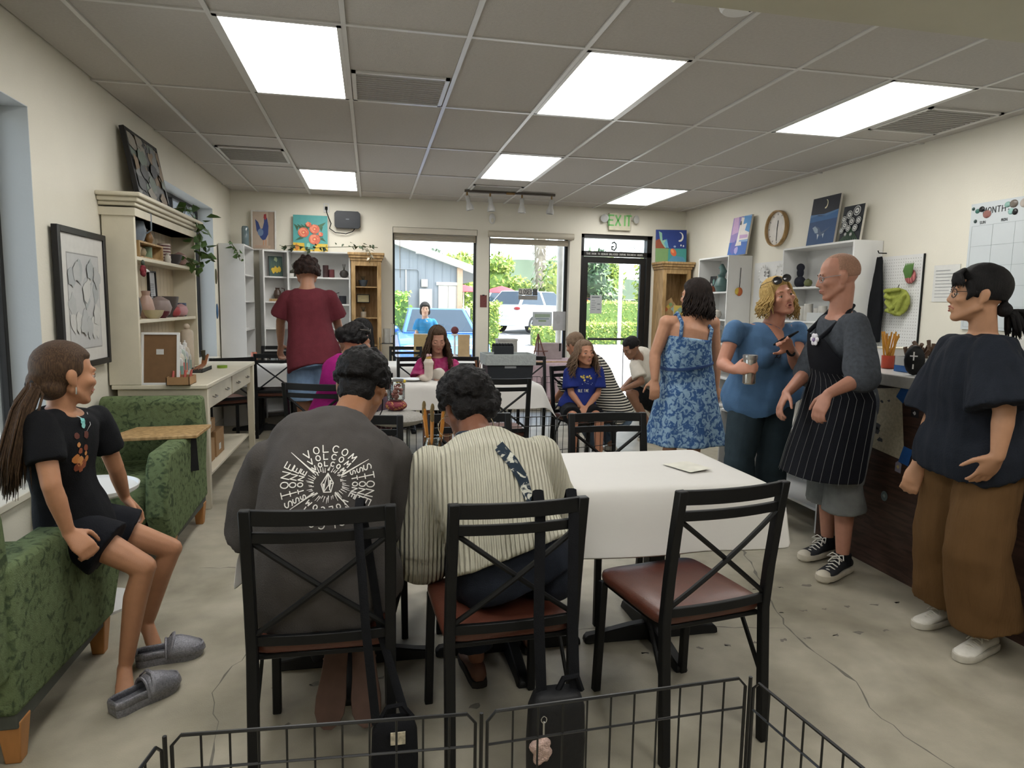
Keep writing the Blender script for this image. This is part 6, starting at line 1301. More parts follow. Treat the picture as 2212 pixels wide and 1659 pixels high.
# paint bottles on the desk
pal = [('#a9a9a4', '#6d8a80'), ('#b8b4a6', '#a8605c'), ('#9aa59c', '#4d6f63'), ('#b3aa96', '#b5705a'), ('#a6a8aa', '#6b7c86'), ('#b9b0a0', '#8c8b7c')]
bt = None
bl_names = ['red banded', 'green labelled', 'tall ivory', 'grey labelled', 'pink capped', 'teal labelled', 'cloudy white', 'pale grey', 'beige', 'clear', 'salmon labelled', 'slate labelled', 'white topped', 'small clear']
k = 0
for i in range(14):
    y = 4.98+.085*(i % 7)+.03*(i//7); x = -1.30-.10*(i//7)-.012*(i % 7); c1, c2 = pal[i % 6]; hgt = .20+.03*(i % 3)+.04*(i//7)
    t = thing('paint_bottle', f"{bl_names[i]} paint bottle in the {'front' if i < 7 else 'back'} row on the desk, {['first', 'second', 'third', 'fourth', 'fifth', 'sixth', 'seventh'][i % 7]} from the cardboard box", 'bottle', (x, y, .86), 0, 'paint bottles on the desk')
    m = MB(); m.lathe([(.030, 0), (.034, .006), (.034, hgt*.7), (.026, hgt*.78), (.014, hgt*.82)], n=14); m.build('body', M('bottle_'+c1[1:], c1, .3), t)
    m = MB(); m.lathe([(.0345, hgt*.2), (.0348, hgt*.22), (.0348, hgt*.52), (.0345, hgt*.54)], n=14, caps=False); m.build('label', M('blabel_'+c2[1:], c2, .5), t)
    m = MB(); m.lathe([(.016, hgt*.81), (.016, hgt*.92), (.006, hgt*.94), (.005, hgt), (.003, hgt)], n=12); m.build('cap', white, t)
t = thing('wood_art_stick', 'tall cream cylinder bottle with a round stopper behind the paint bottles', 'bottle', (-1.42, 5.72, .86)); t.name = 'stoppered_bottle'
m = MB(); m.lathe([(.045, 0), (.048, .01), (.048, .30), (.04, .32), (.015, .33)], n=18); m.build('body', M('cream_ceramic', '#b9ab98', .5), t); m = MB(); m.ell((0, 0, .35), (.024, .024, .024)); m.build('stopper', M('cream_ceramic', '#b9ab98'), t)
item('cardboard_box', 'small open cardboard box of paint tubes at the front of the desk', 'box', (-1.24, 4.82, .86), [('panel', lambda m: (m.bx(-.07, .07, -.09, -.086, 0, .055), m.bx(-.07, .07, .086, .09, 0, .055), m.bx(-.07, -.066, -.09, .09, 0, .055), m.bx(.066, .07, -.09, .09, 0, .055), m.bx(-.07, .07, -.09, .09, 0, .004)), M('cardboard', '#9c7a55', .85, .08, 20)), ('tube', lambda m: [m.cap((-.04+.027*k, -.05+.03*k, .02), (-.04+.03*k, -.03+.03*k, .085), .011, .007) for k in range(4)], M('tube_red', '#a04a40', .4))])
t = thing('turned_picture', 'brown backed picture frame turned around and leaning on the hutch', 'frame', (-1.34, 4.62, .86), -.05+0.0); t.location = (-1.36, 4.78, .86); t.rotation_euler = (math.radians(-9), 0, 0)
m = MB(); m.bx(-.10, .10, 0, .006, .012, .33); m.build('backing', M('hardboard', '#6d5236', .8, .1, 20), t)
for q in ((-.115, -.10, 0, .345), (.10, .115, 0, .345), (-.10, .10, 0, .014), (-.10, .10, .331, .345)):
    m = MB(); m.bx(q[0], q[1], -.006, .016, q[2], q[3]); m.build('frame_bar', white, t)
m = MB(); m.bx(-.025, .02, -.001, 0, .20, .235); m.build('sticker', M('sticker_white', '#b9b9b6'), t)
item('brush_tray', 'dark tray of paint brushes and tools at the right end of the desk', 'tray', (-1.33, 5.72, .86), [('tray', lambda m: (m.bx(-.05, .05, -.16, .16, 0, .006), m.bx(-.05, -.046, -.16, .16, 0, .03), m.bx(.046, .05, -.16, .16, 0, .03)), darkm), ('brush', lambda m: [m.tube([(-.03+.015*k, -.12+.02*k, .02), (.0+.01*k, .05, .05), (.01*k, .10+.01*k, .09+.01*k)], [.004, .005, .010], 6) for k in range(4)], M('brush_wood', '#8d5b3a', .5)), ('feather', lambda m: [m.tube([(.01, .10, .03), (.01, .08-.02*k, .16)], [.006, .014], 6, flat=.3) for k in range(3)], M('feather', '#4d4a3c', .8))])
item('green_tape', 'lime green tape roll at the corner of the desk', 'tape', (-1.22, 5.98, .86), [('roll', lambda m: m.lathe([(.02, 0), (.04, 0), (.04, .022), (.02, .022)], n=20), M('lime', '#7d9c34', .5)), ('core', lambda m: m.lathe([(.018, 0), (.02, .0), (.02, .02), (.018, .02)], n=20), trimm)])
for i, (y, z, d, lb) in enumerate([(5.35, .192, (.20, .34, .17), 'cardboard box with a white label on the shelf under the desk'), (5.72, .192, (.20, .28, .20), 'larger cardboard box under the desk'), (5.5, .40, (.16, .30, .10), 'flat cardboard box stacked on the boxes under the desk')]):
    item('cardboard_box', lb, 'box', (-1.30, y, z), [('box', (lambda d: lambda m: m.bx(-d[0]/2, d[0]/2, -d[1]/2, d[1]/2, 0, d[2]))(d), M('cardboard', '#9c7a55')), ('label', (lambda d: lambda m: m.bx(d[0]/2, d[0]/2+.001, -.05, .02, .04, .09))(d), white)], 0, 'cardboard boxes under the desk')
# vine on the hutch
leafm = M('vine_leaf', '#47622f', .5, .25, 30, spec=.4); stemm = M('vine_stem', '#4a4a2c', .7)
def vine(label, path, n, size, parent_loc, seed, spread=.05, mat=leafm, droop=.3):
    t = thing('trailing_vine', label, 'plant', parent_loc, group='trailing vines'); rr = random.Random(seed); o = V(parent_loc); m = MB(); pts = [V(p)-o for p in path]; m.tube(pts, .004, 5); m.build('stem', stemm, t)
    for i in range(n):
        u = rr.random()*(len(pts)-1); k = int(u); p = pts[k].lerp(pts[k+1], u-k)+V((rr.gauss(0, spread), rr.gauss(0, spread), rr.gauss(0, spread*.7)))
        a = V((rr.uniform(-1, 1), rr.uniform(-1, 1), rr.uniform(-1, .2))).normalized(); b = a.orthogonal().normalized(); b.rotate(Matrix.Rotation(rr.uniform(0, 6), 3, a)); c = a.cross(b); s = size*rr.uniform(.6, 1.2); m = MB()
        m.add([p, p+a*s*.35+b*s*.34+c*.1*s, p+a*s*.8+b*s*.2, p+a*s*1.15-c*s*droop*.4, p+a*s*.8-b*s*.2, p+a*s*.35-b*s*.34+c*.1*s, p+a*s*.6-c*s*.08], [(0, 1, 6), (1, 2, 6), (2, 3, 6), (3, 4, 6), (4, 5, 6), (5, 0, 6)])
        m.build('leaf', mat, t, angle=180)
    return t
vine('green trailing vine hanging from the top right corner of the hutch', [(-1.5, 5.8, 2.12), (-1.46, 6.0, 2.16), (-1.42, 6.22, 2.05), (-1.42, 6.24, 1.9), (-1.42, 6.2, 1.72)], 46, .085, (-1.5, 5.8, 2.09), 3)
vine('short sprig of the vine curling onto the upper hutch shelf', [(-1.42, 6.26, 1.72), (-1.44, 6.2, 1.66), (-1.47, 6.05, 1.74), (-1.48, 5.98, 1.76)], 12, .07, (-1.47, 6.1, 1.70), 5, .03)
vine('dark ivy garland along the top of the back shelves', [(-1.05, 8.6, 2.07), (-.9, 8.58, 2.09), (-.7, 8.56, 2.06), (-.5, 8.56, 2.08), (-.3, 8.56, 2.09), (-.1, 8.52, 2.10), (.08, 8.52, 2.09)], 44, .06, (-.5, 8.6, 2.05), 8, .025, M('garland_leaf', '#3c4a33', .6, .3, 30))
vine('small sprig of ivy hanging on the blank side of the left corner bookcase', [(-1.52, 8.07, 2.06), (-1.46, 8.06, 1.98), (-1.42, 8.06, 1.86)], 12, .07, (-1.5, 8.06, 2.05), 9, .03)
vine('white blossom spray hanging over the pale wooden display cabinet', [(-.05, 8.52, 2.08), (.0, 8.5, 2.0), (-.02, 8.5, 1.9)], 16, .045, (-.02, 8.52, 2.05), 12, .03, M('blossom', '#c4beac', .6))
# back shelf contents
canvas('daffodil_picture', 'dark picture of yellow flowers in the upper left back shelf', (-1.13, 8.72, 1.725), .38, .16, .24, .1, [([(.1+.13*k, .2), (.16+.13*k, .2), (.2+.13*k, .8)], '#56704a') for k in range(6)]+[(jit(.3+.15*k, .3+.06*(k % 2), .15, k), '#c4a52e') for k in range(4)]+[(jit(.5, .85, .14, 9), '#8d9c7a')], bg='#39504c', edge='#22282a')
pot('copper brown jug on a wooden block in the left back shelf', (-1.12, 8.72, 1.455), vas(.05, .13), '#4a3a30', name='jug', handle=1)
item('wooden_block', 'pale wooden block under the copper jug', 'block', (-1.12, 8.72, 1.422), [('box', lambda m: m.bx(-.09, .09, -.05, .05, 0, .03), woodm), ('grain_edge', lambda m: m.bx(-.1, .1, -.051, -.05, .002, .006), woodm)])
for lb, x, z, pr_, c, ex in (('dark plant pot with spiky twigs in the upper back shelf', -.93, 1.722, ball(.05), '#3a3a30', lambda m: [m.tube([(0, 0, .08), (.012*k, .0, .17+.01*k)], .003, 5) for k in (-2, -1, 0, 1, 2)]), ('tall dark vase with red speckles in the upper back shelf', -.55, 1.722, cyl(.035, .15), '#3f2a2a', None), ('short red speckled pot beside the tall dark vase', -.48, 1.722, cyl(.035, .10), '#5e2f33', None), ('dark spiky pot at the right of the upper back shelf', -.33, 1.722, ball(.055), '#332f2b', lambda m: [m.tube([(0, 0, .08), (.02*k, .0, .17)], .003, 5) for k in (-1, 0, 1)]), ('black cup hidden behind the maroon shirt', -.46, 1.402, cyl(.04, .09), '#26242a', None), ('black mug on the middle back shelf', -.35, 1.402, cyl(.045, .10), '#22242b', None), ('dark brown vase beside the head of the person in maroon', -.62, 1.402, vas(.045, .16), '#4f2a2a', None), ('colourful bowl of trinkets on the lower back shelf', -.85, .76, bowl(.09, .07), '#8d6a62', None)):
    pot(lb, (x, 8.74, z), pr_, c, 'pots on the white back shelves', handle=-1 if 'mug' in lb else False, extra=ex)
pot('white pot on the upper back shelf under the twigs', (-.96, 8.68, 1.722), cyl(.04, .04), '#c1bfba')
for lb, z, pr_, c in (('glass dish with dark flowers in the pale display cabinet', 1.622, bowl(.06, .08), '#4b5560'), ('small white pot with twigs in the pale display cabinet', 1.242, cyl(.035, .07), '#b0a99c')): pot(lb, (-.10, 8.72, z), pr_, c, extra=lambda m: [m.tube([(0, 0, .06), (.015*k, .0, .13)], .003, 5) for k in (-2, -1, 0, 1, 2)])
canvas('framed_note', 'small black framed yellow note inside the pale display cabinet', (-.10, 8.72, 1.43), .1, .14, .09, .15, [([(.3, .5), (.7, .5), (.7, .53), (.3, .53)], '#8a7f62')], frame=blackf, fw=.008, bg='#b9ad84', cat='frame')
for k, (z, lb, c) in enumerate([(1.60, 'small painted wooden plaque on the left wall, upper one', '#4a4a33'), (1.22, 'small blue and pink painted plaque on the left wall, lower one', '#33587c')]):
    item('painted_plaque', lb, 'ornament', (LW+.004, 8.0, z), [('plaque', lambda m: m.ell((0, 0, .08), (.035, .012, .085)), M('plaque_'+c[1:], c, .5, .3, 20)), ('side_panel', lambda m: m.ell((.03, 0, .08), (.022, .010, .07)), M('plaque_pink', '#a88478', .5))], E_)
# corner cabinet and bookcase on the right
item('palette_art', 'painter palette shaped artwork in the wooden corner cabinet', 'artwork', (3.98, 8.66, 1.31), [('board', lambda m: m.poly(jit(0, .1, .13, 4, 14), (0, 0, .02), (1, 0, 0), (0, .1, .99), .012), woodm), ('paint_blob', lambda m: [m.poly(jit(-.05+.035*k, .08+.03*(k % 3), .03, k), (0, -.013, .02), (1, 0, 0), (0, .1, .99), .003, c) for k, c in enumerate(['#b5673f', '#c2a74a', '#7f9c6a', '#8fa9a2'])], PM)])
canvas('tile_art', 'yellow and green painted tile in the wooden corner cabinet', (4.1, 8.62, 1.31), -.1, .13, .15, .1, [(jit(.3, .3, .3, 2), '#9aa052'), (jit(.7, .6, .25, 3), '#7d9c8c')], bg='#c0ab58')
for k in range(3): pot(['first', 'second', 'third'][k]+' tiny white pot under the palette in the corner cabinet', (3.93+.07*k, 8.62, 1.222), cyl(.02, .045), '#b9b5aa', 'tiny white pots')
canvas('black_picture', 'small black picture leaning in the top of the right wall bookcase', (4.10, 7.72, 1.64), W_, .16, .18, .1, [(jit(.6, .6, .2, 4), '#5c7d78'), (jit(.3, .4, .12, 6), '#b3a9a4')], bg='#1d2022')
pot('terracotta pot before the black picture in the bookcase', (4.06, 7.66, 1.622), cyl(.045, .07), '#8d4f3a')
t = pot('teal ceramic bust with a curled top in the right wall bookcase', (4.08, 7.46, 1.622), vas(.085, .20), '#49625f', name='bust', cat='sculpture')
m = MB(); m.tube([(0, 0, .18), (.03, 0, .24), (-.01, .0, .30), (-.05, 0, .28)], [.03, .04, .035, .01], 10); m.build('curl', M('glaze_49625f', '#49625f'), t)
wl = '#b7b2a8'
for lb, y, z, pr_ in (('unpainted white house shaped ceramic', 7.5, 1.302, ball(.06)), ('unpainted white pitcher', 7.45, 1.022, cyl(.05, .15)), ('unpainted tumbler', 7.6, 1.022, cyl(.04, .13)), ('unpainted flower bowl', 7.62, 1.302, bowl(.07, .08)), ('unpainted round pot', 7.58, .722, ball(.06)), ('unpainted squat vase', 7.4, .722, vas(.06, .13)), ('unpainted small figure', 7.3, .402, vas(.04, .12)), ('unpainted wide dish', 7.5, .402, bowl(.08, .07))):
    pot(lb+' in the right wall bookcase', (4.06, y, z), pr_, wl, 'unpainted pottery in the bookcase', handle=1 if 'pitcher' in lb else False)
item('knit_figure', 'dark navy bobble figure on the wall shelf behind the man', 'figurine', (4.12, 6.0, 1.645), [('body', lambda m: [m.ell((.012*math.cos(a*2.4), .0, .05), (.055, .045, .055)) for a in range(2)], M('navy_bobble', '#20222c', .9, .2, 60, .5, 90)), ('head', lambda m: [m.ell((.0, 0, .14), (.035, .033, .05)), m.ell((0, 0, .19), (.04, .038, .04))], M('navy_bobble', '#20222c'))], W_)
pot('small green and black pot beside the navy figure', (4.1, 5.84, 1.645), ball(.04), '#5c6038')
for k in range(8): pot(f"white ceramic tumbler on the middle wall shelf, {['first', 'second', 'third', 'fourth', 'fifth', 'sixth', 'seventh', 'eighth'][k]} from its far end", (4.10+.03*(k % 2), 6.02-.105*k, 1.322), cyl(.04, .12+.02*(k % 3)), '#bdbab2', 'white tumblers on the wall shelf')
item('plastic_pitcher', 'clear plastic sheet sleeve standing on the wall shelf behind the man', 'sleeve', (4.02, 5.55, 1.04), [('sheet', lambda m: m.bx(-.16, .16, -.004, 0, 0, .36), M('frosted', '#b4b6b4', .3, .03)), ('label', lambda m: (text(m, 'SALE', (.07, -.005, .2), (0, 0, 1), (-1, 0, 0), .05, .008, '#8c4a4c')), P3)], W_)
for k, (y, z, pr_, lb) in enumerate([(6.9, .982, ball(.06), 'white pottery ball on the low shelf, nearest the bookcase'), (6.65, .982, vas(.06, .16), 'white vase on the low shelf top'), (6.4, .982, bowl(.08, .08), 'white bowl on the low shelf top'), (6.1, .982, vas(.05, .2), 'tall white vase on the low shelf top'), (5.8, .982, ball(.07), 'round white pot on the low shelf top'), (5.5, .982, cyl(.06, .12), 'white canister on the low shelf top'), (6.6, .682, bowl(.09, .09), 'white bowl on the second low shelf'), (6.2, .682, vas(.06, .18), 'white vase on the second low shelf'), (5.8, .682, ball(.07), 'round white pot on the second low shelf'), (6.5, .382, ball(.08), 'round white pot on the third low shelf'), (6.0, .382, vas(.06, .18), 'white vase on the third low shelf'), (5.6, .382, cyl(.07, .13), 'white canister on the third low shelf')]):
    pot(lb, (3.9, y, z), pr_, '#bab5ab', 'unpainted pottery on the low shelf')
item('birdhouse', 'white birdhouse with a round black hole at the end of the display shelf', 'birdhouse', (2.90, 3.86, .62), [('box', lambda m: m.add([(x, y, z) for y in (-.06, .06) for x, z in ((-.05, 0), (.05, 0), (.055, .12), (0, .19), (-.055, .12))], [(0, 1, 2, 3, 4), (9, 8, 7, 6, 5)]+[(i, i+5, (i+1) % 5+5, (i+1) % 5) for i in range(5)]), white), ('hole', lambda m: m.lathe([(.001, .002), (.016, .002), (.016, -.002)], T=Matrix.Translation((0, -.062, .09)) @ RX, n=14), blackf)], W_+.5)
pot('large white ceramic pot beside the birdhouse', (2.95, 4.12, .622), cyl(.09, .26), '#b3aea5'); pot('white ceramic jug behind the birdhouse', (3.1, 4.4, .622), vas(.08, .24), '#b3aea5', handle=1); pot('squat white ceramic bowl on the display shelf', (3.15, 3.95, .622), bowl(.1, .12), '#b3aea5')
# counter top
t = item('brush_box', 'clear plastic box of dark brushes with blue in its base on the counter', 'container', (2.95, 3.18, 1.087), [('wall', lambda m: [m.bx(*q) for q in ((-.07, .07, -.10, -.097, .035, .085), (-.07, .07, .097, .10, .035, .085), (-.07, -.067, -.1, .1, .035, .085), (.067, .07, -.1, .1, .035, .085))], M('frosted', '#b4b6b4')), ('base', lambda m: m.bx(-.07, .07, -.10, .10, 0, .035), M('box_blue', '#2f5f9c', .35)), ('brush', lambda m: [m.tube([(R.uniform(-.05, .05), R.uniform(-.08, .08), .03), (R.uniform(-.05, .05), R.uniform(-.09, .09), R.uniform(.12, .18))], [.005, .011], 6) for k in range(20)], M('brush_dark', '#4f3a2a', .6))])
item('pencil_cup', 'orange cup of yellow and orange pencils on the counter', 'cup', (2.98, 3.44, 1.087), [('cup', lambda m: m.lathe(cyl(.038, .075), n=16), M('cup_red', '#b0452e', .4)), ('pencil', lambda m: [m.tube([(.02*math.cos(k), .02*math.sin(k), .02), (.045*math.cos(k*1.3), .045*math.sin(k*1.3), .19+.012*(k % 3))], .005, 6) for k in range(12)], M('pencil_orange', '#c08a32', .5))])
item('paper_stack', 'white box of papers on the counter behind the apron man', 'box', (3.1, 3.52, 1.087), [('box', lambda m: m.bx(-.11, .11, -.07, .07, 0, .11), white), ('lid', lambda m: m.bx(-.115, .115, -.075, .075, .11, .118), trimm)])
item('card_reader', 'black rounded card reader with white marks at the counter edge', 'card reader', (2.80, 3.05, 1.087), [('body', lambda m: m.ell((0, 0, .0), (.05, .018, .08), T=Matrix.Translation((0, 0, .0))), darkm), ('white_mark', lambda m: (m.bx(-.018, .018, -.021, -.0185, .02, .026), m.bx(-.003, .003, -.021, -.0185, -.0, .045), m.bx(-.003, .003, -.021, -.0185, -.045, -.02)), white)], W_+.6)
bpy.data.objects[[o.name for o in COL.objects if o.name.startswith('card_reader')][-1]].location.z = 1.165
item('tape_dispenser', 'black tape dispenser on the counter by the brush box', 'tape dispenser', (3.05, 3.02, 1.087), [('body', lambda m: (m.bx(-.02, .02, -.05, .05, 0, .02), m.bx(-.02, .02, -.05, -.03, .02, .06)), darkm), ('roll', lambda m: m.lathe([(.012, -.012), (.028, -.012), (.028, .012), (.012, .012)], T=Matrix.Translation((0, .02, .035)) @ Matrix.Rotation(math.pi/2, 4, 'Y'), n=16), trimm)])
pot('white watering can on the counter behind the woman', (3.2, 2.75, 1.087), vas(.10, .26), '#c0beb9', name='watering_can', cat='watering can', handle=-1)
item('paper_bag_white', 'large crumpled white bag on the counter behind the woman in navy', 'bag', (3.25, 2.45, 1.087), [('bag', lambda m: m.ell((0, 0, .17), (.16, .2, .19), fn=lambda v: 1+.08*noise.noise(v*3)), M('white_plastic', '#c6c6c3', .5, .03, 6, .5, 12)), ('fold', lambda m: m.tube([(-.1, -.05, .34), (0, 0, .38), (.1, .05, .34)], .02, 8, flat=.4), M('white_plastic', '#c6c6c3'))])
# counter front: taped poster, stickers
t = item('taped_poster', 'beige paper poster taped with blue tape to the counter front', 'poster', (2.727, 3.14, .83), [('paper', lambda m: m.poly([(-.21, -.15), (.16, -.19), (.10, .19), (-.20, .15)], (0, 0, 0), (0, -1, 0), (0, 0, 1), .0012), M('kraft_white', '#b3ac98', .85, .2, 60)), ('ink_drawing', lambda m: [m.poly(jit(x, z, r, k, 9, 1.6), (-.0014, 0, 0), (0, -1, 0), (0, 0, 1), .0006) for k, (x, z, r) in enumerate([(-.08, -.06, .03), (-.05, -.04, .02), (-.10, -.09, .015), (-.02, -.11, .014), (-.03, .1, .008), (.02, .11, .006)])], M('ink_slate', '#4a4d52')), ('tape', lambda m: m.poly([(.07, .14), (.12, .11), (.16, .19), (.11, .21)], (-.002, 0, 0), (0, -1, 0), (0, 0, 1), .0008), M('blue_tape', '#24589e', .6)), ('tape', lambda m: m.poly([(.12, -.20), (.19, -.21), (.21, -.12), (.15, -.11)], (-.002, 0, 0), (0, -1, 0), (0, 0, 1), .0008), M('blue_tape', '#24589e'))])
for k, (y, z, c, lb) in enumerate([(2.97, 1.0, '#b5a8ab', 'round pinkish sticker'), (2.92, .955, '#8fa095', 'pale green sticker'), (2.94, .90, '#242427', 'black label strip'), (3.02, .60, '#8d8a9c', 'purple flower bouquet sticker'), (3.30, .58, '#a3a794', 'small green white sticker'), (2.68, .45, '#b9b3ac', 'white tag sticker'), (3.1, .42, '#5f7078', 'tiny grey blue sticker')]):
    item('sticker', lb+' on the dark counter front', 'sticker', (2.728, y, z), [('patch', lambda m, k=k: m.poly(el(0, 0, .024, .028, 14) if k in (0, 1, 6) else [(-.02, -.025), (.02, -.03), (.022, .02), (.0, .035), (-.02, .02)] if k == 3 else [(-.025, -.02), (.025, -.02), (.025, .02), (-.025, .02)], (0, 0, 0), (0, -1, 0), (0, 0, 1), .001), M('sticker_'+c[1:], c, .5)), ('mark', lambda m: m.poly(jit(0, .002, .010, 3), (-.0011, 0, 0), (0, -1, 0), (0, 0, 1), .0005), M('mark_'+['5a4a50', '47584f', 'c9c9c9', 'c2b078', '6a6f4d', '8a5a56', '8f9ca0'][k], '#'+['5a4a50', '47584f', 'c9c9c9', 'c2b078', '6a6f4d', '8a5a56', '8f9ca0'][k]))], 0, 'stickers on the counter front')
# track lights, exit sign, sensors, window notices
t = thing('track_light', 'dark track with four spot heads under the ceiling before the windows', 'track light', (1.6, 7.95, 2.725))
m = MB(); m.bx(-.54, .54, -.018, .018, -.015, .012); m.build('track', M('bronze_track', '#57504a', .5), t, bev=.002); m = MB(); m.bx(-.05, .05, -.022, .022, -.022, -.0); m.build('power_feed', M('brass', '#8a6c3c', .4), t)
for k, x in enumerate((-.51, -.24, .14, .5)):
    m = MB(); m.tube([(x, 0, -.01), (x, 0, -.06)], .010, 8); m.build('neck', M('brass', '#8a6c3c'), t); a = [-.25, -.1, 0, .12][k]
    m = MB(); m.lathe([(.022, 0), (.026, -.01), (.026, -.075), (.032, -.10), (.046, -.13), (.047, -.165), (.040, -.165), (.038, -.14), (.01, -.13)], n=18, T=Matrix.Translation((x, 0, -.055)) @ Matrix.Rotation(a, 4, 'Y')); m.build('spot_head', M('spot_grey', '#a9a8a4', .4), t)
t = thing('exit_sign', 'EXIT sign with green letters and two emergency lamps above the door', 'exit sign', (3.30, 8.87, 2.575))
m = MB(); m.bx(-.155, .155, -.02, .02, -.12, .11); m.build('housing', M('exit_cream', '#bdb9a2', .5), t, bev=.004); m = MB(); st_, W0 = strokes('EXIT', .13, .5, .24)
for s_ in st_: ribbon(m, [(p[0]-W0/2, p[1]) for p in s_], .022, (0, -.0202, -.055), (1, 0, 0), (0, 0, 1), .002, 0)
m.build('lettering', M('exit_green', '#5f9a55', .5, emit=.25), t)
for sx in (-1, 1):
    m = MB(); m.lathe([(.02, 0), (.05, -.03), (.055, -.05), (.05, -.052), (.01, -.045)], n=16, T=Matrix.Translation((sx*.20, 0, .02)) @ RX @ Matrix.Rotation(math.pi, 4, 'X') if False else Matrix.Translation((sx*.205, -.0, .03)) @ Matrix.Rotation(sx*.5, 4, 'Z') @ RX @ Matrix.Scale(-1, 4, (0, 0, 1))); m.build('emergency_lamp', M('lamp_plastic', '#b9bab8', .25, spec=.7), t)
    m = MB(); m.tube([(sx*.15, 0, .03), (sx*.2, 0, .03)], .012, 8); m.build('lamp_arm', trimm, t)
item('motion_sensor', 'white motion sensor on the wall between the windows', 'sensor', (1.55, 8.88, 2.54), [('body', lambda m: m.ell((0, 0, 0), (.042, .03, .07), n=16, m=10), white), ('lens', lambda m: m.ell((0, -.022, -.02), (.02, .012, .03)), trimm)])
item('red_card', 'small dark red card on the pillar between the two windows', 'card', (1.45, 8.897, 1.39), [('card', lambda m: m.bx(-.045, .045, -.003, 0, 0, .16), M('red_card', '#6d3a38', .6, .3, 90)), ('clip', lambda m: m.bx(-.015, .015, -.006, 0, .15, .165), darkm)])
t = thing('closed_sign', 'CLOSED sign hanging inside the right window', 'sign', (2.07, 8.97, 1.50))
m = MB(); m.bx(-.13, .06, -.003, 0, .06, .15); m.build('panel', M('sign_white', '#c3c3bf', .5), t); m = MB(); m.bx(.065, .13, -.003, 0, .06, .15); m.build('panel', M('sign_dark', '#4a4c4e', .5, .5, 60), t); m = MB(); m.bx(-.13, .13, -.003, 0, .0, .055); m.build('panel', M('sign_grey', '#85847f', .5), t)
m = MB(); text(m, 'CLOSED', (-.035, -.0035, .075), (1, 0, 0), (0, 0, 1), .06, .008, '#2c2c2c', w=.4, gap=.12); m.build('lettering', P3, t); m = MB(); m.tube([(-.1, -.001, .15), (0, 0, .25), (.1, -.001, .15)], .0015, 5); m.build('cord', darkm, t)
canvas('door_flyer', 'grey notice taped to the glass door', (3.03, 8.955, 1.33), 0, .17, .25, 0, [([(.12, .86), (.8, .86), (.8, .92), (.12, .92)], '#5e6266')]+[([(.12, .2+.12*k), (.4+.1*(k % 2), .2+.12*k), (.4+.1*(k % 2), .23+.12*k), (.12, .23+.12*k)], '#7d8286') for k in range(5)]+[([(.6, .2+.3*k), (.85, .2+.3*k), (.85, .24+.3*k), (.6, .24+.3*k)], '#5e6266') for k in range(2)], th=.002, bg='#b0b4b6', cat='notice')
canvas('window_poster', 'white and green poster in the lower right window', (2.28, 8.985, 1.15), 0, .27, .19, 0, [([(.1, .6), (.9, .62), (.9, .85), (.1, .85)], '#8fa08c'), ([(.3, .3), (.7, .3), (.7, .42), (.3, .42)], '#7f9474'), ([(.15, .48), (.85, .48), (.85, .54), (.15, .54)], '#6d7d84')], th=.002, bg='#b4bcc2', cat='poster')
canvas('window_poster', 'plain grey backed poster at the right edge of the right window', (2.52, 8.985, 1.09), 0, .18, .26, 0, [(jit(.4, .6, .25, 3), '#9fa0a0')], th=.002, bg='#a7a8aa', cat='poster')
# things on tables
item('paper_napkin', 'folded off-white paper napkin lying on the foreground table', 'napkin', (1.30, 2.545, .7575), [('sheet', lambda m: m.add([(-.10, .07, .003), (-.05, -.09, .004), (.06, -.06, .010), (.03, .10, .004), (-.02, .0, .010)], [(0, 1, 4), (1, 2, 4), (2, 3, 4), (3, 0, 4)]), M('napkin', '#d0cec2', .8)), ('fold', lambda m: m.add([(-.08, .05, .001), (-.04, -.075, .001), (.05, -.05, .003), (.03, .08, .001)], [(0, 1, 2, 3)]), M('napkin', '#d0cec2'))])
item('brush_jar', 'glass jar full of amber paint brushes standing between the two seated people', 'jar', (.245, 2.74, .755), [('glass', lambda m: m.lathe([(.036, 0), (.040, .01), (.040, .09), (.034, .105), (.036, .12), (.033, .12), (.031, .105), (.037, .09), (.037, .012), (.004, .008)], n=20), glass('jar_glass', (.9, .95, .95), .2)), ('brush', lambda m: [m.tube([(.02*math.cos(k*2.1), .02*math.sin(k*2.1), .02), (.045*math.cos(k*2.1+.3), .045*math.sin(k*2.1+.3), .19+.014*(k % 4))], [.0045, .007], 6) for k in range(14)], M('amber_brush', '#b0742c', .35)), ('bristles', lambda m: [m.ell((.047*math.cos(k*2.1+.3), .047*math.sin(k*2.1+.3), .205+.014*(k % 4)), (.008, .006, .018)) for k in range(14)], M('bristle', '#6d5c3a', .8)), ('band', lambda m: m.lathe([(.0405, .03), (.041, .04), (.041, .07), (.0405, .08)], n=20, caps=False), M('jar_band', '#77787a', .3, metal=.6))])
t = item('plastic_crate', 'black plastic crate lined with a grey towel on the middle table', 'crate', (1.165, 5.80, .757), [('wall', lambda m: [m.add([(x*w+ox, y*d+oy, z) for z, k in ((0, .93), (.20, 1)) for x, y, w, d, ox, oy in ((-1, -1, .205*k, .14*k, 0, 0), (1, -1, .205*k, .14*k, 0, 0), (1, 1, .205*k, .14*k, 0, 0), (-1, 1, .205*k, .14*k, 0, 0))], [(0, 1, 5, 4), (1, 2, 6, 5), (2, 3, 7, 6), (3, 0, 4, 7), (3, 2, 1, 0)])], M('crate_black', '#1f2328', .5, .1, 30)), ('handle_slot', lambda m: m.bx(-.05, .05, -.140, -.134, .125, .145), M('slot_grey', '#85888a', .5)), ('towel', lambda m: [m.bx(-.215, .215, -.152, -.144, .15, .245), m.bx(-.215, .215, .144, .152, .15, .245), m.bx(-.222, -.214, -.15, .15, .15, .245), m.bx(.214, .222, -.15, .15, .15, .245), m.bx(-.20, .20, -.14, .14, .18, .20)], M('grey_towel', '#9aa09f', .95, .1, 40, .5, 60))])
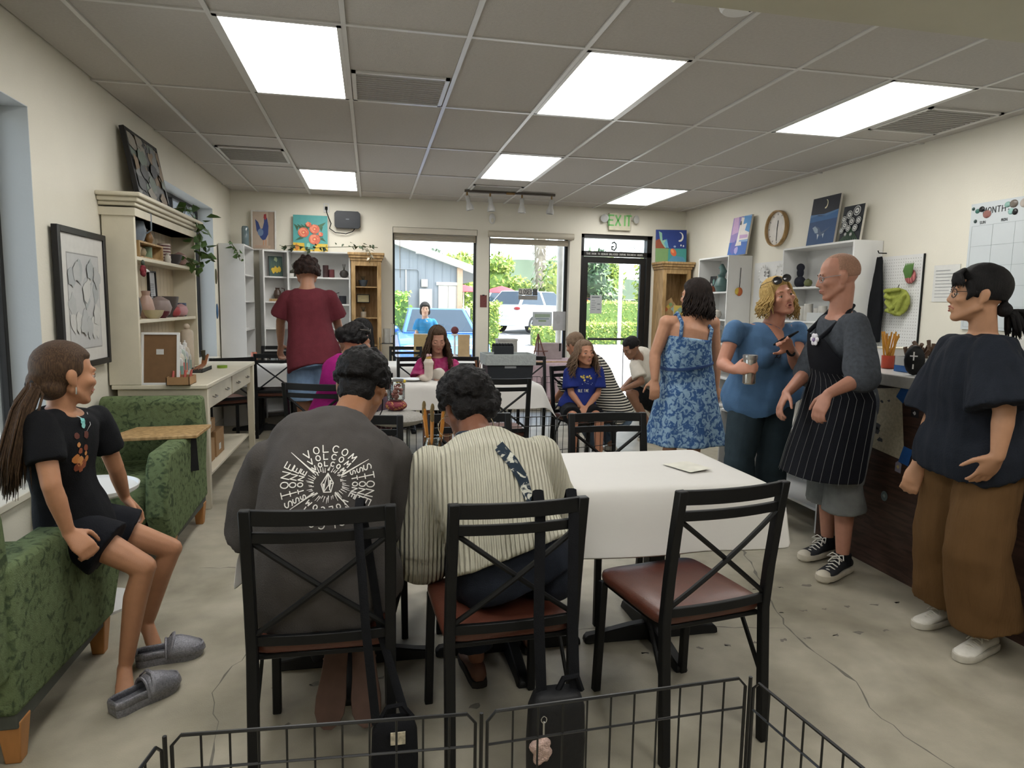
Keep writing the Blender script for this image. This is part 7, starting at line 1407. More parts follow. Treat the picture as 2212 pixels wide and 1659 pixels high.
for o in KIDS[t.name]:
    if o.name.startswith('towel'): md = o.modifiers.new('b', 'BEVEL'); md.width = .006; md.segments = 2
item('black_speaker_box', 'black foam topped box standing behind the grey towel crate', 'box', (1.16, 6.0, .757), [('box', lambda m: m.bx(-.09, .09, -.06, .06, 0, .30), M('crate_black', '#1f2328')), ('foam_top', lambda m: [m.ell((-.08+.0265*k, 0, .305), (.016, .06, .016)) for k in range(7)], blackc)])
mb = MB(); mb.cap((0, 0, .05), (0, 0, .17), .038, .04); mb.ell((-.03, 0, .03), (.055, .035, .03)); mb.lathe([(.042, .15), (.045, .17), (.04, .175)], n=16)
t = thing('ceramic_boot', 'white ceramic boot vase with gold top on the middle table', 'vase', (.475, 5.78, .757)); link('boot', union(mb, .006, 3), M('boot_white', '#cbbfb2', .5), t, angle=180); m = MB(); m.lathe([(.028, .17), (.03, .18), (.022, .215), (.006, .22)], n=14); m.build('gold_stopper', M('gold_foil', '#b08a3c', .35), t); m = MB(); [m.ell((.015*math.cos(k*2), .015*math.sin(k*2), .225), (.012, .012, .014)) for k in range(4)]; m.build('blossom', M('blossom_pink', '#c9a5a8', .6), t)
item('paint_sponge', 'yellow sponge lying at the left end of the middle table', 'sponge', (.235, 5.68, .757), [('foam', lambda m: m.ell((0, 0, .018), (.045, .025, .018), n=14, m=8), M('sponge_yellow', '#c0a838', .8)), ('base', lambda m: m.ell((0, 0, .006), (.043, .023, .006)), M('sponge_base', '#a89434', .8))])
item('paper_plate', 'white paper plate left of the ceramic boot', 'plate', (.35, 5.86, .757), [('dish', lambda m: m.lathe([(.05, 0), (.085, .008), (.10, .016), (.098, .017), (.06, .006), (.003, .004)], n=26), white), ('rim', lambda m: m.lathe([(.099, .0165), (.102, .018), (.099, .019)], n=26), white)])
item('plastic_wrap', 'crumpled clear plastic bag with red twigs beside the ceramic boot', 'bag', (.57, 5.92, .757), [('bag', lambda m: m.ell((0, 0, .05), (.06, .04, .055), fn=lambda v: 1+.25*noise.noise(v*4)), M('cloudy_plastic', '#bdb5aa', .4)), ('twig', lambda m: [m.tube([(-.04, 0, .05), (-.09+.012*k, .0, .12+.012*k)], .003, 5) for k in range(6)], M('twig_red', '#7a3a34', .6))])
item('tool_jar', 'small dark jar of pencils and brushes beside the black crate', 'jar', (.93, 5.95, .757), [('jar', lambda m: m.lathe(cyl(.03, .08), n=14), M('smoke_jar', '#4b5058', .2)), ('brush', lambda m: [m.tube([(0, 0, .02), (.03*math.cos(k), .02*math.sin(k), .17)], .004, 5) for k in range(6)], M('brush_wood', '#8d5b3a'))])
item('soda_can', 'orange drink can on the far left table', 'can', (-1.24, 7.66, .757), [('body', lambda m: m.lathe([(.024, 0), (.032, .008), (.032, .108), (.026, .118)], n=16), M('can_orange', '#b5654a', .3, .3, 20)), ('lid', lambda m: m.lathe([(.026, .118), (.027, .12), (.02, .119)], n=16), M('alu', '#b0b0b0', .3, metal=.8))])
for k, (x, y, c, lb) in enumerate([(-1.04, 7.70, '#b3b6b5', 'clear jar on the far left table under the reaching hand'), (-.95, 7.64, '#8d6a60', 'jar with red contents on the far left table')]):
    item('glass_jar', lb, 'jar', (x, y, .757), [('glass', lambda m: m.lathe(cyl(.035, .09), n=16), glass('jar_glass')), ('contents', lambda m: m.lathe([(.03, .006), (.032, .02), (.032, .06), (.03, .062)], n=14), M('content_'+c[1:], c, .5, .3, 60))])
t = item('candy_jar', 'glass jar of pinkish pebbles wrapped in flowery cloth beside the grey t-shirt person', 'jar', (.16, 4.62, .76), [('glass', lambda m: m.lathe([(.05, 0), (.06, .015), (.06, .11), (.045, .13), (.048, .145), (.044, .145)], n=20), glass('jar_glass')), ('pebbles', lambda m: [m.ell((.035*math.cos(k*2.4)*(k % 3)/2, .035*math.sin(k*2.4)*(k % 3)/2, .02+.0065*k), (.016, .016, .013), n=8, m=6) for k in range(14)], M('pebble_pink', '#a0665c', .5)), ('lid', lambda m: m.lathe([(.05, .135), (.052, .15), (.04, .155)], n=20), M('alu', '#b0b0b0')), ('cloth', lambda m: m.ell((0, 0, -.03), (.075, .07, .04), fn=lambda v: 1+.15*noise.noise(v*3)), M('flower_cloth', '#7a2f3c', .8, .2, 30, kind='noise', hex2='#b58a4a', sc=40, thr=(.55, .6)))])
t = item('ottoman', 'low grey pet cushion stool carrying the pebble jar', 'stool', (.16, 4.62, 0), [('cushion', lambda m: m.ell((0, 0, .64), (.20, .18, .055), n=20, m=10), M('tweed', '#8d8a84', .9, .2, 90)), ('leg', lambda m: m.tube([(0, 0, 0), (0, 0, .6)], .03, 10), darkm), ('base', lambda m: m.lathe([(.16, 0), (.16, .015), (.03, .03)], n=20), darkm)])
# by the windows
t = thing('wire_rack', 'narrow black wire rack left of the left window', 'rack', (.19, 8.62, 0))
for sx in (-.09, .09):
    for sy in (-.08, .08):
        m = MB(); m.tube([(sx, sy, 0), (sx, sy, 1.0)], .005, 6); m.build('post', wirem, t)
for z in (.2, .58, .92):
    for k in range(7):
        m = MB(); m.tube([(-.09, -.08+.0267*k, z), (.09, -.08+.0267*k, z)], .003, 5); m.build('shelf_wire', wirem, t)
pot('clear glass pitcher on the black wire rack', (.19, 8.62, .925), [(.045, 0), (.05, .02), (.045, .12), (.05, .18), (.047, .18), (.042, .12), (.046, .02), (.004, .01)], '#a3a19a', name='glass_pitcher', cat='pitcher', handle=1, rough=.1)
t = thing('display_table', 'small table with paper bags in front of the left window', 'table', (.85, 8.55, 0))
m = MB(); m.bx(-.42, .42, -.16, .16, .72, .745); m.build('table_top', white, t)
for sx in (-.38, .38):
    for sy in (-.13, .13):
        m = MB(); m.tube([(sx, sy, 0), (sx, sy, .72)], .012, 8); m.build('leg', darkm, t)
item('paper_bag', 'tall brown paper bag on the small window table', 'bag', (1.14, 8.5, .747), [('box', lambda m: m.bx(-.07, .07, -.045, .045, 0, .29), M('kraft_paper', '#b39a74', .8)), ('fold', lambda m: m.bx(-.072, .072, -.048, .048, .27, .295), M('kraft_paper', '#b39a74'))])
item('cork_board', 'square cork coloured board behind the girl in pink', 'board', (.62, 8.62, .747), [('box', lambda m: m.bx(-.10, .10, -.01, .01, 0, .29), M('cork', '#a38d62', .85, .1, 60)), ('edge', lambda m: m.bx(-.105, .105, -.012, .012, .29, .30), white)])
item('red_candle', 'dark red ball candle on a white stand in the left window', 'candle', (1.04, 8.62, .747), [('ball', lambda m: m.ell((0, 0, .345), (.05, .05, .05)), M('ball_red', '#5e2a2c', .6)), ('stand', lambda m: m.lathe([(.05, 0), (.05, .01), (.012, .03), (.012, .27), (.045, .285), (.045, .30)], n=18), white)])
item('table_easel', 'small brown tripod easel on the pink covered craft table', 'easel', (2.02, 8.15, .757), [('leg', lambda m: [m.tube([(0, 0, .32), (x, y, 0)], .009, 6) for x, y in ((.10, -.02), (-.07, -.05), (.04, .12))], M('easel_brown', '#6d4a42', .5)), ('ledge', lambda m: m.bx(-.06, .12, -.04, -.02, .10, .112), M('easel_brown', '#6d4a42'))])
item('folded_box', 'grey mauve carton behind the easel on the craft table', 'box', (2.2, 8.3, .757), [('box', lambda m: m.bx(-.15, .15, -.09, .09, 0, .2), M('mauve_card', '#9c9091', .8)), ('flap', lambda m: m.box((.12, -.092, .15), (.02, .004, .10), None, None, 0), darkm)])
item('grey_bin', 'light grey square bin before the right window', 'bin', (1.60, 8.05, .757), [('box', lambda m: m.bx(-.12, .12, -.08, .08, 0, .26), M('bin_grey', '#a09f9a', .6)), ('rim', lambda m: m.bx(-.125, .125, -.085, .085, .24, .262), M('bin_grey', '#a09f9a'))])
# held things
cw = BL.J['wrR']+V((.07, -.05, -.015))
t = thing('metal_cup', 'shiny metal tumbler in the hand of the blonde woman', 'cup', cw-V((0, 0, .06))); m = MB(); m.lathe([(.030, 0), (.036, .006), (.038, .15), (.036, .155), (.03, .155)], n=20); m.build('body', M('brushed_steel', '#a5a19a', .25, metal=.85), t); m = MB(); m.lathe([(.039, .14), (.041, .15), (.041, .165), (.034, .168), (.01, .168)], n=20); m.build('lid', M('alu', '#b0b0b0'), t)
pw = BL.J['wrL']+V((-.055, -.035, .06))
t = thing('smartphone', 'black phone held up by the blonde woman', 'phone', pw, .3); t.rotation_euler = (-.55, -.3, .35)
m = MB(); m.bx(-.075, .075, -.038, .038, -.005, .005); m.build('case', blackc, t, bev=.004); m = MB(); m.bx(-.07, .07, -.034, .034, .005, .0056); m.build('screen', M('screen_black', '#101216', .5, 0, spec=.1), t)
# clogs on the floor
def clog(label, loc, rz, q=.92):
    t = thing('clog', label, 'shoe', loc, rz, 'silver clogs'); sil = M('silver_glitter', '#85858c', .35, .35, 160, .3, 260, metal=.35)
    outl = [(-.115, .028), (-.09, .038), (-.03, .036), (.02, .042), (.07, .05), (.11, .044), (.135, .022), (.142, .004)]
    full = lambda e: [(y*e*q, w*e*q) for y, w in outl]+[(y*e*q, -w*e*q) for y, w in outl[::-1]]
    m = MB(); m.rings([[(w, y, z*q) for y, w in full(e)] for z, e in ((0, .96), (.006, 1), (.03, 1.02), (.036, 1.0))]); m.build('sole', sil, t, angle=50)
    m = MB(); rs = []
    for y, w, h in ((.0, .048, .085), (.02, .051, .098), (.055, .054, .095), (.09, .052, .080), (.118, .043, .064), (.138, .024, .048), (.146, .006, .036)):
        rs.append([V((w*q*math.cos(a), y*q, .028*q+(h-.028)*q*math.sin(a)**.8)) for a in [math.pi*j/12 for j in range(13)]])
    n = 13; vs = [p for r in rs for p in r]; m.add(vs, [(i*n+j, i*n+j+1, (i+1)*n+j+1, (i+1)*n+j) for i in range(len(rs)-1) for j in range(n-1)]); o = m.build('upper', sil, t, angle=180); md = o.modifiers.new('t', 'SOLIDIFY'); md.thickness = .005
    m = MB(); m.rings([[(w, y, z*q) for y, w in full(e)] for z, e in ((.03, 1.02), (.05, 1.03), (.062, .99))], caps=False); m.build('side_wall', sil, t, angle=60).modifiers.new('t', 'SOLIDIFY').thickness = .005
    m = MB(); m.tube([(.049*q*math.cos(a), -.002*q, (.03+.066*math.sin(a))*q) for a in [math.pi*j/14 for j in range(15)]], .005, 6); m.build('collar', sil, t)
    m = MB(); m.tube([(.052*q, .01*q, .05*q), (.044*q, .02*q, .088*q), (.02*q, .028*q, .110*q), (-.02*q, .028*q, .110*q), (-.044*q, .02*q, .088*q), (-.052*q, .01*q, .05*q)], .008, 6, flat=.45); m.build('strap', sil, t)
    for k in range(6):
        m = MB(); m.ell(((-.024+.024*(k % 3))*q, (.06+.03*(k//3))*q, (.072-.012*(k//3)-.006*abs((k % 3)-1))*q), (.0055, .0055, .005), n=8, m=6); m.build('vent_hole', blackf, t)
    return t
clog('silver glittery clog lying nearest the camera under the girl\'s foot', (-.80, 2.46, 0), -.75); clog('silver glittery clog further from the camera under the girl\'s other foot', (-.80, 2.75, 0), -1.32)
# bags on the chairs
def softbox(m, w, d, h): 
    rs = []
    for z, k in ((0, .85), (.02, .97), (h*.5, 1.0), (h*.85, .95), (h*.97, .8), (h, .55)): rs.append([V((math.copysign(abs(math.cos(a))**.5, math.cos(a))*w/2*k, math.copysign(abs(math.sin(a))**.6, math.sin(a))*d/2*k, z)) for a in [2*math.pi*j/24 for j in range(24)]])
    m.rings(rs)
t = thing('shoulder_bag', 'black shoulder bag hanging from the left chair near the floor', 'bag', (.055, 1.775, .03)); m = MB(); softbox(m, .13, .06, .25); m.build('body', blackc, t, angle=60)
m = MB(); m.bx(-.012, .028, -.034, -.030, .19, .225); m.build('patch', M('patch_pale', '#b5ad98', .6, .5, 80), t)
m = MB(); m.tube([(-.05, -.01, .24), (-.075, .01, .5), (-.095, .05, .80), (-.09, .10, .845), (-.085, .15, .80), (-.03, .12, .42), (.03, .02, .24)], .012, 6, flat=.25, up=(0, 1, 0)); m.build('strap', blackc, t)
m = MB(); m.tube([(-.04, 0, .245), (-.02, 0, .28), (.02, 0, .285), (.05, 0, .245)], .007, 6); m.build('handle', blackc, t)
t = thing('backpack', 'black backpack with a fluffy charm hanging from the middle chair', 'backpack', (.515, 1.765, .02)); m = MB(); softbox(m, .17, .09, .30); m.build('body', M('black_nylon', '#121316', .6, .15, 25, .2, 60), t, angle=60)
for x in (-.045, .055):
    m = MB(); m.tube([(x, 0, .28), (x-.005, .03, .5), (x, .06, .80), (x+.002, .10, .86), (x+.004, .14, .80)], .016, 6, flat=.25, up=(0, 1, 0)); m.build('strap', blackc, t)
m = MB(); m.tube([(.0, 0, .29), (.02, 0, .33), (.06, 0, .335), (.075, 0, .29)], .009, 6); m.build('handle', blackc, t)
m = MB(); m.tube([(-.05, -.05, .24), (-.05, -.052, .19)], .003, 6); [m.tube([(-.05+.008*math.cos(a), -.052, .245+.010*math.sin(a)) for a in [k*.63 for k in range(11)]], .0018, 5)]; m.build('key_ring', M('silver', '#c9c9c9'), t)
mb = MB(); [mb.ell((-.05+R.gauss(0, .012), -.056, .155+R.gauss(0, .016)), (.016,)*3) for k in range(14)]; m = MB(); o = link('fluffy_charm', union(mb, .004, 1, .003, 60), M('fluff_pink', '#c2a79c', .95, .3, 60, .8, 200), t, angle=180)
m = MB(); m.bx(.045, .065, -.0465, -.044, .04, .052); m.build('logo_tag', M('logo_grey', '#5d6166'), t)
# ---------------------------------------------------------------- outside the windows
RR = random.Random(21)
b = MB(); prof = [(9.1, -.16), (14.6, -.16), (20, .08), (29, .44), (90, .65)]; b.add([(x, y, z) for x in (-60, 60) for y, z in prof]+[(x, y, -1.2) for x in (-60, 60) for y in (9.1, 90)], [(i, i+5, i+6, i+1) for i in range(4)]); b.bx(-60, X0, -30, 9.1, -.4, -.16); g = struct(b.build('parking_lot', M('asphalt', '#a9a8a6', .9, .12, 2))); g.name = 'ground'
b = MB(); b.bx(-3, 9, 9.1, 10.6, -.3, -.08); w_ = struct(b.build('sidewalk', M('sidewalk', '#bdb9b0', .9, .08, 4))); w_.name = 'pavement'
for k in range(9):
    m = MB(); x = 2.2+2.9*k; m.add([(x, 20.1, .09), (x+.1, 20.1, .09), (x+.1, 28.9, .442), (x, 28.9, .442)], [(0, 1, 2, 3)]); m.build('line', white, g)
# grey building with a sloping white fascia
t = thing('grey_building', 'grey panelled building with a sloping white roof edge across the parking lot', 'building', (0, 20, 0))
wallg = M('grey_siding', '#7f868b', .8, .08, 3, .1, 40, stretch=(8, 1, .3))
def rz_(x): return 3.17-(x-.6)*.333
m = MB(); vs = [(x, y, z) for y in (0, 6) for x, z in ((-8, -.2), (2.5, -.2), (2.5, rz_(2.5)), (-8, rz_(-8)))]; m.add(vs, [(0, 1, 2, 3), (7, 6, 5, 4), (0, 4, 5, 1), (1, 5, 6, 2), (2, 6, 7, 3), (3, 7, 4, 0)]); wl_ = m.build('wall', wallg, t)
for k in range(14):
    x = -.6+.24*k; m = MB(); m.bx(x-.006, x+.006, -.012, 0, -.2, rz_(x)-.05); m.build('batten', wallg, t)
m = MB(); m.beam((-8, -.15, rz_(-8)), (3.5, -.15, rz_(3.5)), .12, .17, (0, 1, 0)) if False else m.add([(x, y, rz_(x)+dz) for x in (-8, 3.4) for y, dz in ((-.25, -.04), (-.25, .16), (.1, .16), (.1, -.04))], [(0, 1, 2, 3), (7, 6, 5, 4), (0, 4, 5, 1), (1, 5, 6, 2), (2, 6, 7, 3), (3, 7, 4, 0)]); m.build('fascia', M('bright_white', '#ecebe6', .6), t)
m = MB(); m.add([(x, y, rz_(x)+dz) for x in (-8, 3.4) for y, dz in ((-.2, .16), (6, .16), (6, -.02), (-.2, -.02))], [(0, 1, 2, 3), (7, 6, 5, 4), (0, 4, 5, 1), (1, 5, 6, 2), (2, 6, 7, 3), (3, 7, 4, 0)]); m.build('roof', M('roof_grey', '#8a8f92', .8), t)
m = MB(); m.bx(2.46, 2.62, -.12, .05, -.2, rz_(2.55)-.03); m.build('corner_post', M('tan_trim', '#b39a82', .7), t)
tan = M('pale_utility', '#b9b4aa', .6, .05, 6)
for x0, x1 in ((1.92, 2.2), (2.21, 2.5)):
    m = MB(); m.bx(x0, x1, -.04, 0, -.2, 1.97); d = m.build('door', tan, t); m = MB(); m.bx(x1-.05, x1-.03, -.06, -.04, .95, 1.12); m.build('handle', darkm, d)
m = MB(); m.bx(1.86, 2.5, -.07, 0, 1.98, 2.07); m.build('door_frame', M('bright_white', '#ecebe6'), t)
for q, nm in (((1.36, 1.72, -.2, 0, -.2, 1.86), 'utility_cabinet'), ((1.42, 1.6, -.1, 0, 1.92, 2.14), 'meter_box')):
    m = MB(); m.bx(*q); m.build(nm, tan, t, bev=.01)
m = MB(); m.tube([(.4, -.04, 2.42), (1.30, -.04, 2.42), (1.36, -.04, 2.36), (1.36, -.04, 1.9)], .015, 6); m.build('conduit', wallg, t); m = MB(); m.tube([(.98, -.04, 2.4), (.98, -.04, .3)], .02, 6); m.build('conduit', tan, t)
# plants made of leaves
def leaves(m, c, r, n, s, cols, fill=.55):
    for i in range(n):
        v = V((RR.gauss(0, 1), RR.gauss(0, 1), RR.gauss(0, 1))).normalized()*(fill+(1-fill)*RR.random()); p = V((c[0]+v.x*r[0], c[1]+v.y*r[1], c[2]+v.z*r[2]))
        a = V((RR.uniform(-1, 1), RR.uniform(-1, 1), RR.uniform(-1, 1))).normalized(); q = a.orthogonal().normalized(); k = s*RR.uniform(.6, 1.3)
        m.add([p-a*k, p+q*k*.5, p+a*k, p-q*k*.5], [(0, 1, 2, 3)], RR.choice(cols))
LG = ['#93a845', '#a3b558', '#7c9440', '#b0bd62', '#64803a']; DG = ['#6f8a48', '#5b7840', '#86984f', '#4c6638', '#9aa85a']
lm = M('leafy', None, .6, .1, 20)
def tree(label, x, y, h, blobs, cols=LG, tr=.18, n=380, s=.16):
    t = thing('leafy_tree', label, 'tree', (x, y, -.16), group='trees beyond the parking lot'); m = MB(); m.tube([(0, 0, 0), (.1, 0, h*.4), (0, 0, h*.8)], [tr, tr*.8, tr*.4], 8); m.build('trunk', M('bark', '#6d6152', .9), t)
    m = MB()
    for c, r in blobs:
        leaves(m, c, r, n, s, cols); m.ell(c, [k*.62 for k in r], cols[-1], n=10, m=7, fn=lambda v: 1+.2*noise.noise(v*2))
    o = m.build('crown', lm, t, angle=10); o['kind'] = 'stuff'; return t
tree('yellow green tree in the middle of the right window', 7.6, 42, 3.6, [((0, 0, 3.0), (1.6, 1.2, 1.2)), ((-1.3, 0, 2.5), (1.4, 1, 1.0)), ((1.5, 0, 2.5), (1.4, 1, 1.0)), ((.1, 0, 4.1), (1.2, 1, .8)), ((-.6, 0, 1.9), (1.2, 1, .6)), ((.8, 0, 1.9), (1.2, 1, .6))])
tree('yellow green tree behind the end of the grey building', 3.6, 32, 3, [((0, 0, 2.8), (1.3, 1.2, 1.1)), ((.9, 0, 2.3), (1.0, 1, .9)), ((.5, 0, 3.4), (.9, .8, .7))])
tree('pale green tree at the right edge of the right window', 9.4, 34, 3, [((0, 0, 2.8), (1.1, 1.1, 1.4)), ((.3, 0, 1.8), (1.0, 1, .9))], DG)
tree('dark green tree at the left of the glass door', 11.2, 33.5, 3, [((0, 0, 2.9), (1.0, 1, 1.4)), ((.5, 0, 1.9), (1.0, 1, .9)), ((0, 0, 3.8), (.8, .8, .8))], ['#4f6b4c', '#5d7a55', '#7b9560', '#42593f', '#3c523b'])
tree('light green tree in the middle of the glass door', 13.2, 36.5, 3, [((0, 0, 2.7), (.9, 1, 1.4)), ((-.2, 0, 3.8), (.8, .8, .8)), ((.1, 0, 1.6), (.8, .8, .7))], LG)
tree('yellow green tree at the right of the glass door', 15.6, 36.5, 3, [((0, 0, 2.7), (1.1, 1, 1.5)), ((0, 0, 3.9), (1, .8, .8)), ((-.2, 0, 1.6), (.9, .8, .7))], LG)
tree('small far tree on the skyline above the grey roof', 4.2, 46, 3, [((0, 0, 4.9), (.5, .4, .45)), ((.7, 0, 4.6), (.5, .4, .35))], ['#5a6a58', '#6a7a66'], .08, 120)
t = thing('palm_tree', 'shaggy palm trunk rising in the right window', 'palm', (10.3, 41.5, .4)); m = MB(); m.tube([(0, 0, 0), (.03, 0, 2), (0, 0, 4), (0, 0, 6)], [.2, .2, .27, .33], 10); m.build('trunk', M('palm_bark', '#8d8678', .9, .3, 6), t); m = MB()
for k in range(260):
    a = RR.uniform(0, 6.3); z = RR.uniform(.8, 6.2); r = .2+.03*z; p = V((r*math.cos(a), r*math.sin(a), z)); q = V((math.cos(a), math.sin(a), 0)); sdir = V((-math.sin(a), math.cos(a), 0)); m.add([p-sdir*.04, p+sdir*.04, p+q*.16-V((0, 0, .26))], [(0, 1, 2)], RR.choice(['#aaa698', '#6d675c', '#c2beb2', '#8a8578']))
t.scale = (1.4, 1.4, 1.2); o = m.build('dead_frond', lm, t, angle=10); o['kind'] = 'stuff'
def hedge(label, x0, x1, y0, y1, h, cols=LG, n=1300, s=.055, z=-.16):
    t = thing('hedge', label, 'hedge', ((x0+x1)/2, (y0+y1)/2, z), group='hedges by the parking lot'); m = MB(); W, D = x1-x0, y1-y0
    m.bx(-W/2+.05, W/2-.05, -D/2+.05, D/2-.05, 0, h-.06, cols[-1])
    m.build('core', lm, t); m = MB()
    for i in range(n):
        f = RR.random(); p = V((RR.uniform(-W/2, W/2), (-D/2 if f < .5 else RR.uniform(-D/2, D/2)), RR.uniform(0, h) if f < .5 else h)); p += V((RR.gauss(0, .04),)*3)
        a = V((RR.uniform(-1, 1), RR.uniform(-1, 1), RR.uniform(-1, 1))).normalized(); q = a.orthogonal().normalized(); k = s*RR.uniform(.6, 1.3); m.add([p-a*k, p+q*k*.5, p+a*k, p-q*k*.5], [(0, 1, 2, 3)], RR.choice(cols))
    o = m.build('foliage', lm, t, angle=10); o['kind'] = 'stuff'
b = MB(); b.bx(-1.2, 1.1, 17.6, 19.2, -.2, .62); p_ = struct(b.build('planter_wall', M('sidewalk', '#bdb9b0'))); p_.name = 'planter_kerb'
hedge('bright green bush left of the blue car', -.9, .98, 17.7, 19.1, 1.05, ['#86b03a', '#9cc24a', '#6c9636', '#587f33', '#4e7230'], z=.62)
hedge('clipped hedge right of the blue car', 2.75, 3.6, 19.0, 19.6, 1.38, z=.06)
hedge('tall hedge seen through the upper half of the door', 9.2, 12.2, 28, 28.8, 1.25, z=.4)
hedge('low hedge along the pavement seen through the door', 6.7, 10.0, 22, 22.6, .70, n=1700, s=.06, z=.15)
hedge('low hedge under the right window', 5.1, 6.2, 21.4, 21.9, .62, n=500, z=.13)
# cars
def car(label, loc, rz, col, kind='sedan', group='parked cars', z=.76):
    t = thing('parked_car', label, 'car', (loc[0], loc[1], z), rz, group); cm = M('carpaint_'+col[1:], col, .25, .02, 4, spec=.6, coat=.6); gm = M('car_glass', '#2b3944', .08, .05, 4, spec=.8)
    body = [(-2.2, .30), (-2.25, .55), (-2.1, .74), (-1.1, .92), (1.9, .98), (2.15, .92), (2.2, .5), (2.15, .28)]; hi = 0 if kind == 'sedan' else .14
    def prism(m, prof, fw):
        rs = [[(x, y, z) for y, z in prof] for x in (-fw, -fw*.96, fw*.96, fw)]; rs[0] = [(-fw, y*.985, .55+(z-.55)*.93) for y, z in prof]; rs[3] = [(fw, y*.985, .55+(z-.55)*.93) for y, z in prof]; m.rings(rs)
    m = MB(); prism(m, [(y, z+(hi if z > .7 else 0)) for y, z in body], .90); m.build('body', cm, t, bev=.05, seg=3)
    z0, z1 = .92+hi, 1.43+hi*1.6
    cab = [(-1.15, z0), (-.35, z1), (1.0 if kind == 'sedan' else 1.55, z1), (1.85 if kind == 'sedan' else 2.1, z0+.02)]
    m = MB(); m.rings([[(sx*(.80 if z == z0 or z == z0+.02 else .62), y, z) for y, z in cab] for sx in (-1, 1)]); m.build('cabin', cm, t, bev=.05, seg=3)
    def quad(pts, nm):
        m = MB(); a = [V(p) for p in pts]; n = (a[1]-a[0]).cross(a[2]-a[0]).normalized(); c = sum(a, V())/4; a = [c+(p-c)*.88 for p in a]; m.add([p+n*.012 for p in a]+[p-n*.01 for p in a], [(0, 1, 2, 3), (7, 6, 5, 4)]+[(i, i+4, (i+1) % 4+4, (i+1) % 4) for i in range(4)]); m.build(nm, gm, t)
    f = lambda sx, i: (sx*(.80 if cab[i][1] < z1 else .62), cab[i][0], cab[i][1])
    quad([f(-1, 0), f(1, 0), f(1, 1), f(-1, 1)], 'windscreen'); quad([f(1, 3), f(-1, 3), f(-1, 2), f(1, 2)], 'rear_window')
    for sx in (-1, 1):
        mid = lambda i, j, u: V(f(sx, i)).lerp(V(f(sx, j)), u)
        p = [f(sx, 0), mid(0, 3, .5), mid(1, 2, .5), f(sx, 1)]; q = [mid(0, 3, .5), f(sx, 3), f(sx, 2), mid(1, 2, .5)]
        quad(p if sx > 0 else p[::-1], 'side_window'); quad(q if sx > 0 else q[::-1], 'side_window')
        for y in (-1.38, 1.35):
            m = MB(); m.lathe([(.20, -.1), (.33, -.1), (.34, -.06), (.34, .06), (.33, .1), (.22, .105)], n=22, T=Matrix.Translation((sx*.80, y, .34)) @ Matrix.Rotation(sx*math.pi/2, 4, 'Y')); wh = m.build('wheel', M('tyre', '#222325', .8), t)
            m = MB(); m.lathe([(.21, .09), (.215, .108), (.05, .10), (.01, .11)], n=22, T=Matrix.Translation((sx*.80, y, .34)) @ Matrix.Rotation(sx*math.pi/2, 4, 'Y'))
            for k in range(5): m.beam((sx*.915, y, .34), (sx*.915, y+.2*math.cos(k*1.257), .34+.2*math.sin(k*1.257)), .04, .02, (1, 0, 0))
            m.build('rim', M('alloy', '#8d8f92', .3, metal=.7), wh)
        m = MB(); m.ell((sx*.66, -2.12, .66), (.2, .1, .07)); m.build('headlight', M('headlamp', '#c9ced2', .1, spec=.8), t); m = MB(); m.ell((sx*.70, 2.12, .82+hi), (.18, .09, .07)); m.build('tail_light', M('taillamp', '#8d2a2c', .2), t)
        m = MB(); m.ell((sx*.96, -.75, .98+hi), (.11, .06, .07)); m.build('mirror', cm, t)
    m = MB(); m.bx(-.5, .5, -2.27, -2.2, .38, .56); m.build('grille', darkm, t, bev=.02)
    m = MB(); m.bx(-.15, .15, 2.2, 2.23, .55, .66); m.build('number_plate', white, t)
    return t
car('blue car parked nose in outside the left window', (1.42, 15.4, 0), 0, '#3f6fb5', z=-.10)
car('white van like car at the left of the right window', (7.0, 36.5, 0), 2.2, '#d4d6d8', 'suv', z=.48)
car('pale silver hatchback seen from behind in the right window', (6.7, 27.4, 0), 2.25, '#c3ccd2', 'suv', z=.36)
car('dark blue car at the right edge of the right window', (13.6, 43, 0), 1.4, '#4b6a99', z=.5)
car('red car half hidden by the pillar between right window and door', (10.7, 33.5, 0), .75, '#b8332f', z=.46)
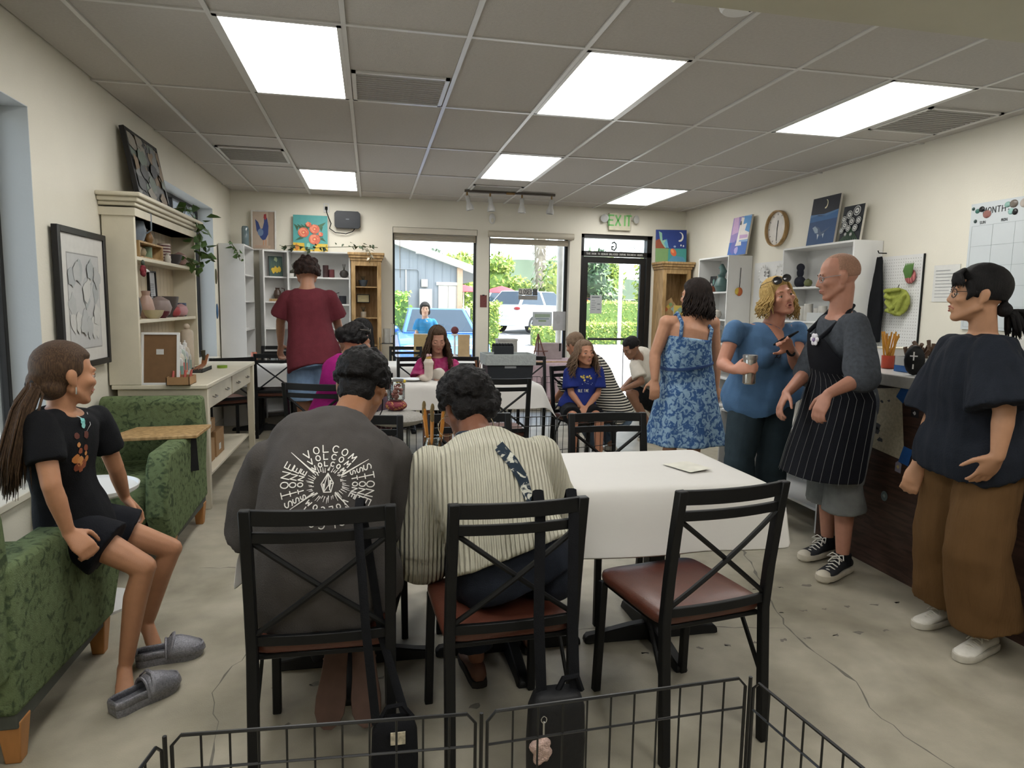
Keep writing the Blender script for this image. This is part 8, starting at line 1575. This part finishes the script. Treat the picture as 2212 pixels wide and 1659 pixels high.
car('white car far beyond the hedge in the door', (15.4, 39, 0), 1.5, '#d0d4d6', z=.48); car('light blue car far beyond the hedge in the door', (19.5, 43, 0), 1.3, '#7fa3c4', z=.5)
# umbrellas, bins, poles
for x, y, lb in ((3.6, 27, 'red umbrella right beside the grey building'), (5.25, 27.6, 'red umbrella at the left edge of the right window')):
    t = thing('market_umbrella', lb, 'umbrella', (x, y, .0), group='red umbrellas'); m = MB(); m.lathe([(.75, 1.95), (.4, 2.12), (.02, 2.22)], n=8); m.build('canopy', M('umbrella_red', '#c03a44', .7), t); m = MB(); m.tube([(0, 0, 0), (0, 0, 2.2)], .025, 8); m.build('pole', white, t)
item('dumpster', 'green waste container beyond the white cars', 'dumpster', (9.4, 47, .5), [('box', lambda m: m.bx(-1.5, 1.5, -.7, .7, .1, 2.15), M('dumpster_green', '#3f7a6a', .6)), ('lid', lambda m: m.bx(-1.55, 1.55, -.75, .75, 2.15, 2.25), M('lid_green', '#356458')), ('emblem', lambda m: m.poly(el(.3, 1.5, .22, .22), (0, -.705, 0), (1, 0, 0), (0, 0, 1), .004), white)])
for x, y, h, r, lb in ((8.3, 22, 5, .07, 'white pole seen through the glass door'), (10.2, 33, 3.2, .06, 'tan pole at the right of the right window'), (2.72, 9.7, 3, .05, 'grey post just outside the right edge of the right window')):
    item('pole', lb, 'pole', (x, y, -.16), [('shaft', lambda m: m.tube([(0, 0, 0), (0, 0, h)], r, 10), M('pole_white', '#c3c2be', .5)), ('foot', lambda m: m.tube([(0, 0, 0), (0, 0, .12)], r*1.8, 10), M('pole_white', '#c3c2be'))])
b = MB(); b.add([(x, 70, -1) for x in range(-30, 61, 5)]+[(x, 70, 5.2+1.2*math.sin(x*.13)+.5*math.sin(x*.41)) for x in range(-30, 61, 5)]+[(x, 74, -1) for x in range(-30, 61, 5)], [(i, i+1, i+20, i+19) for i in range(18)]+[(i+19, i+20, i+39, i+38) for i in range(18)]); h_ = struct(b.build('hill', M('hill_green', '#6f7f6a', .9, .2, .3))); h_.name = 'hills'
bpy.data.scenes.remove(TS)
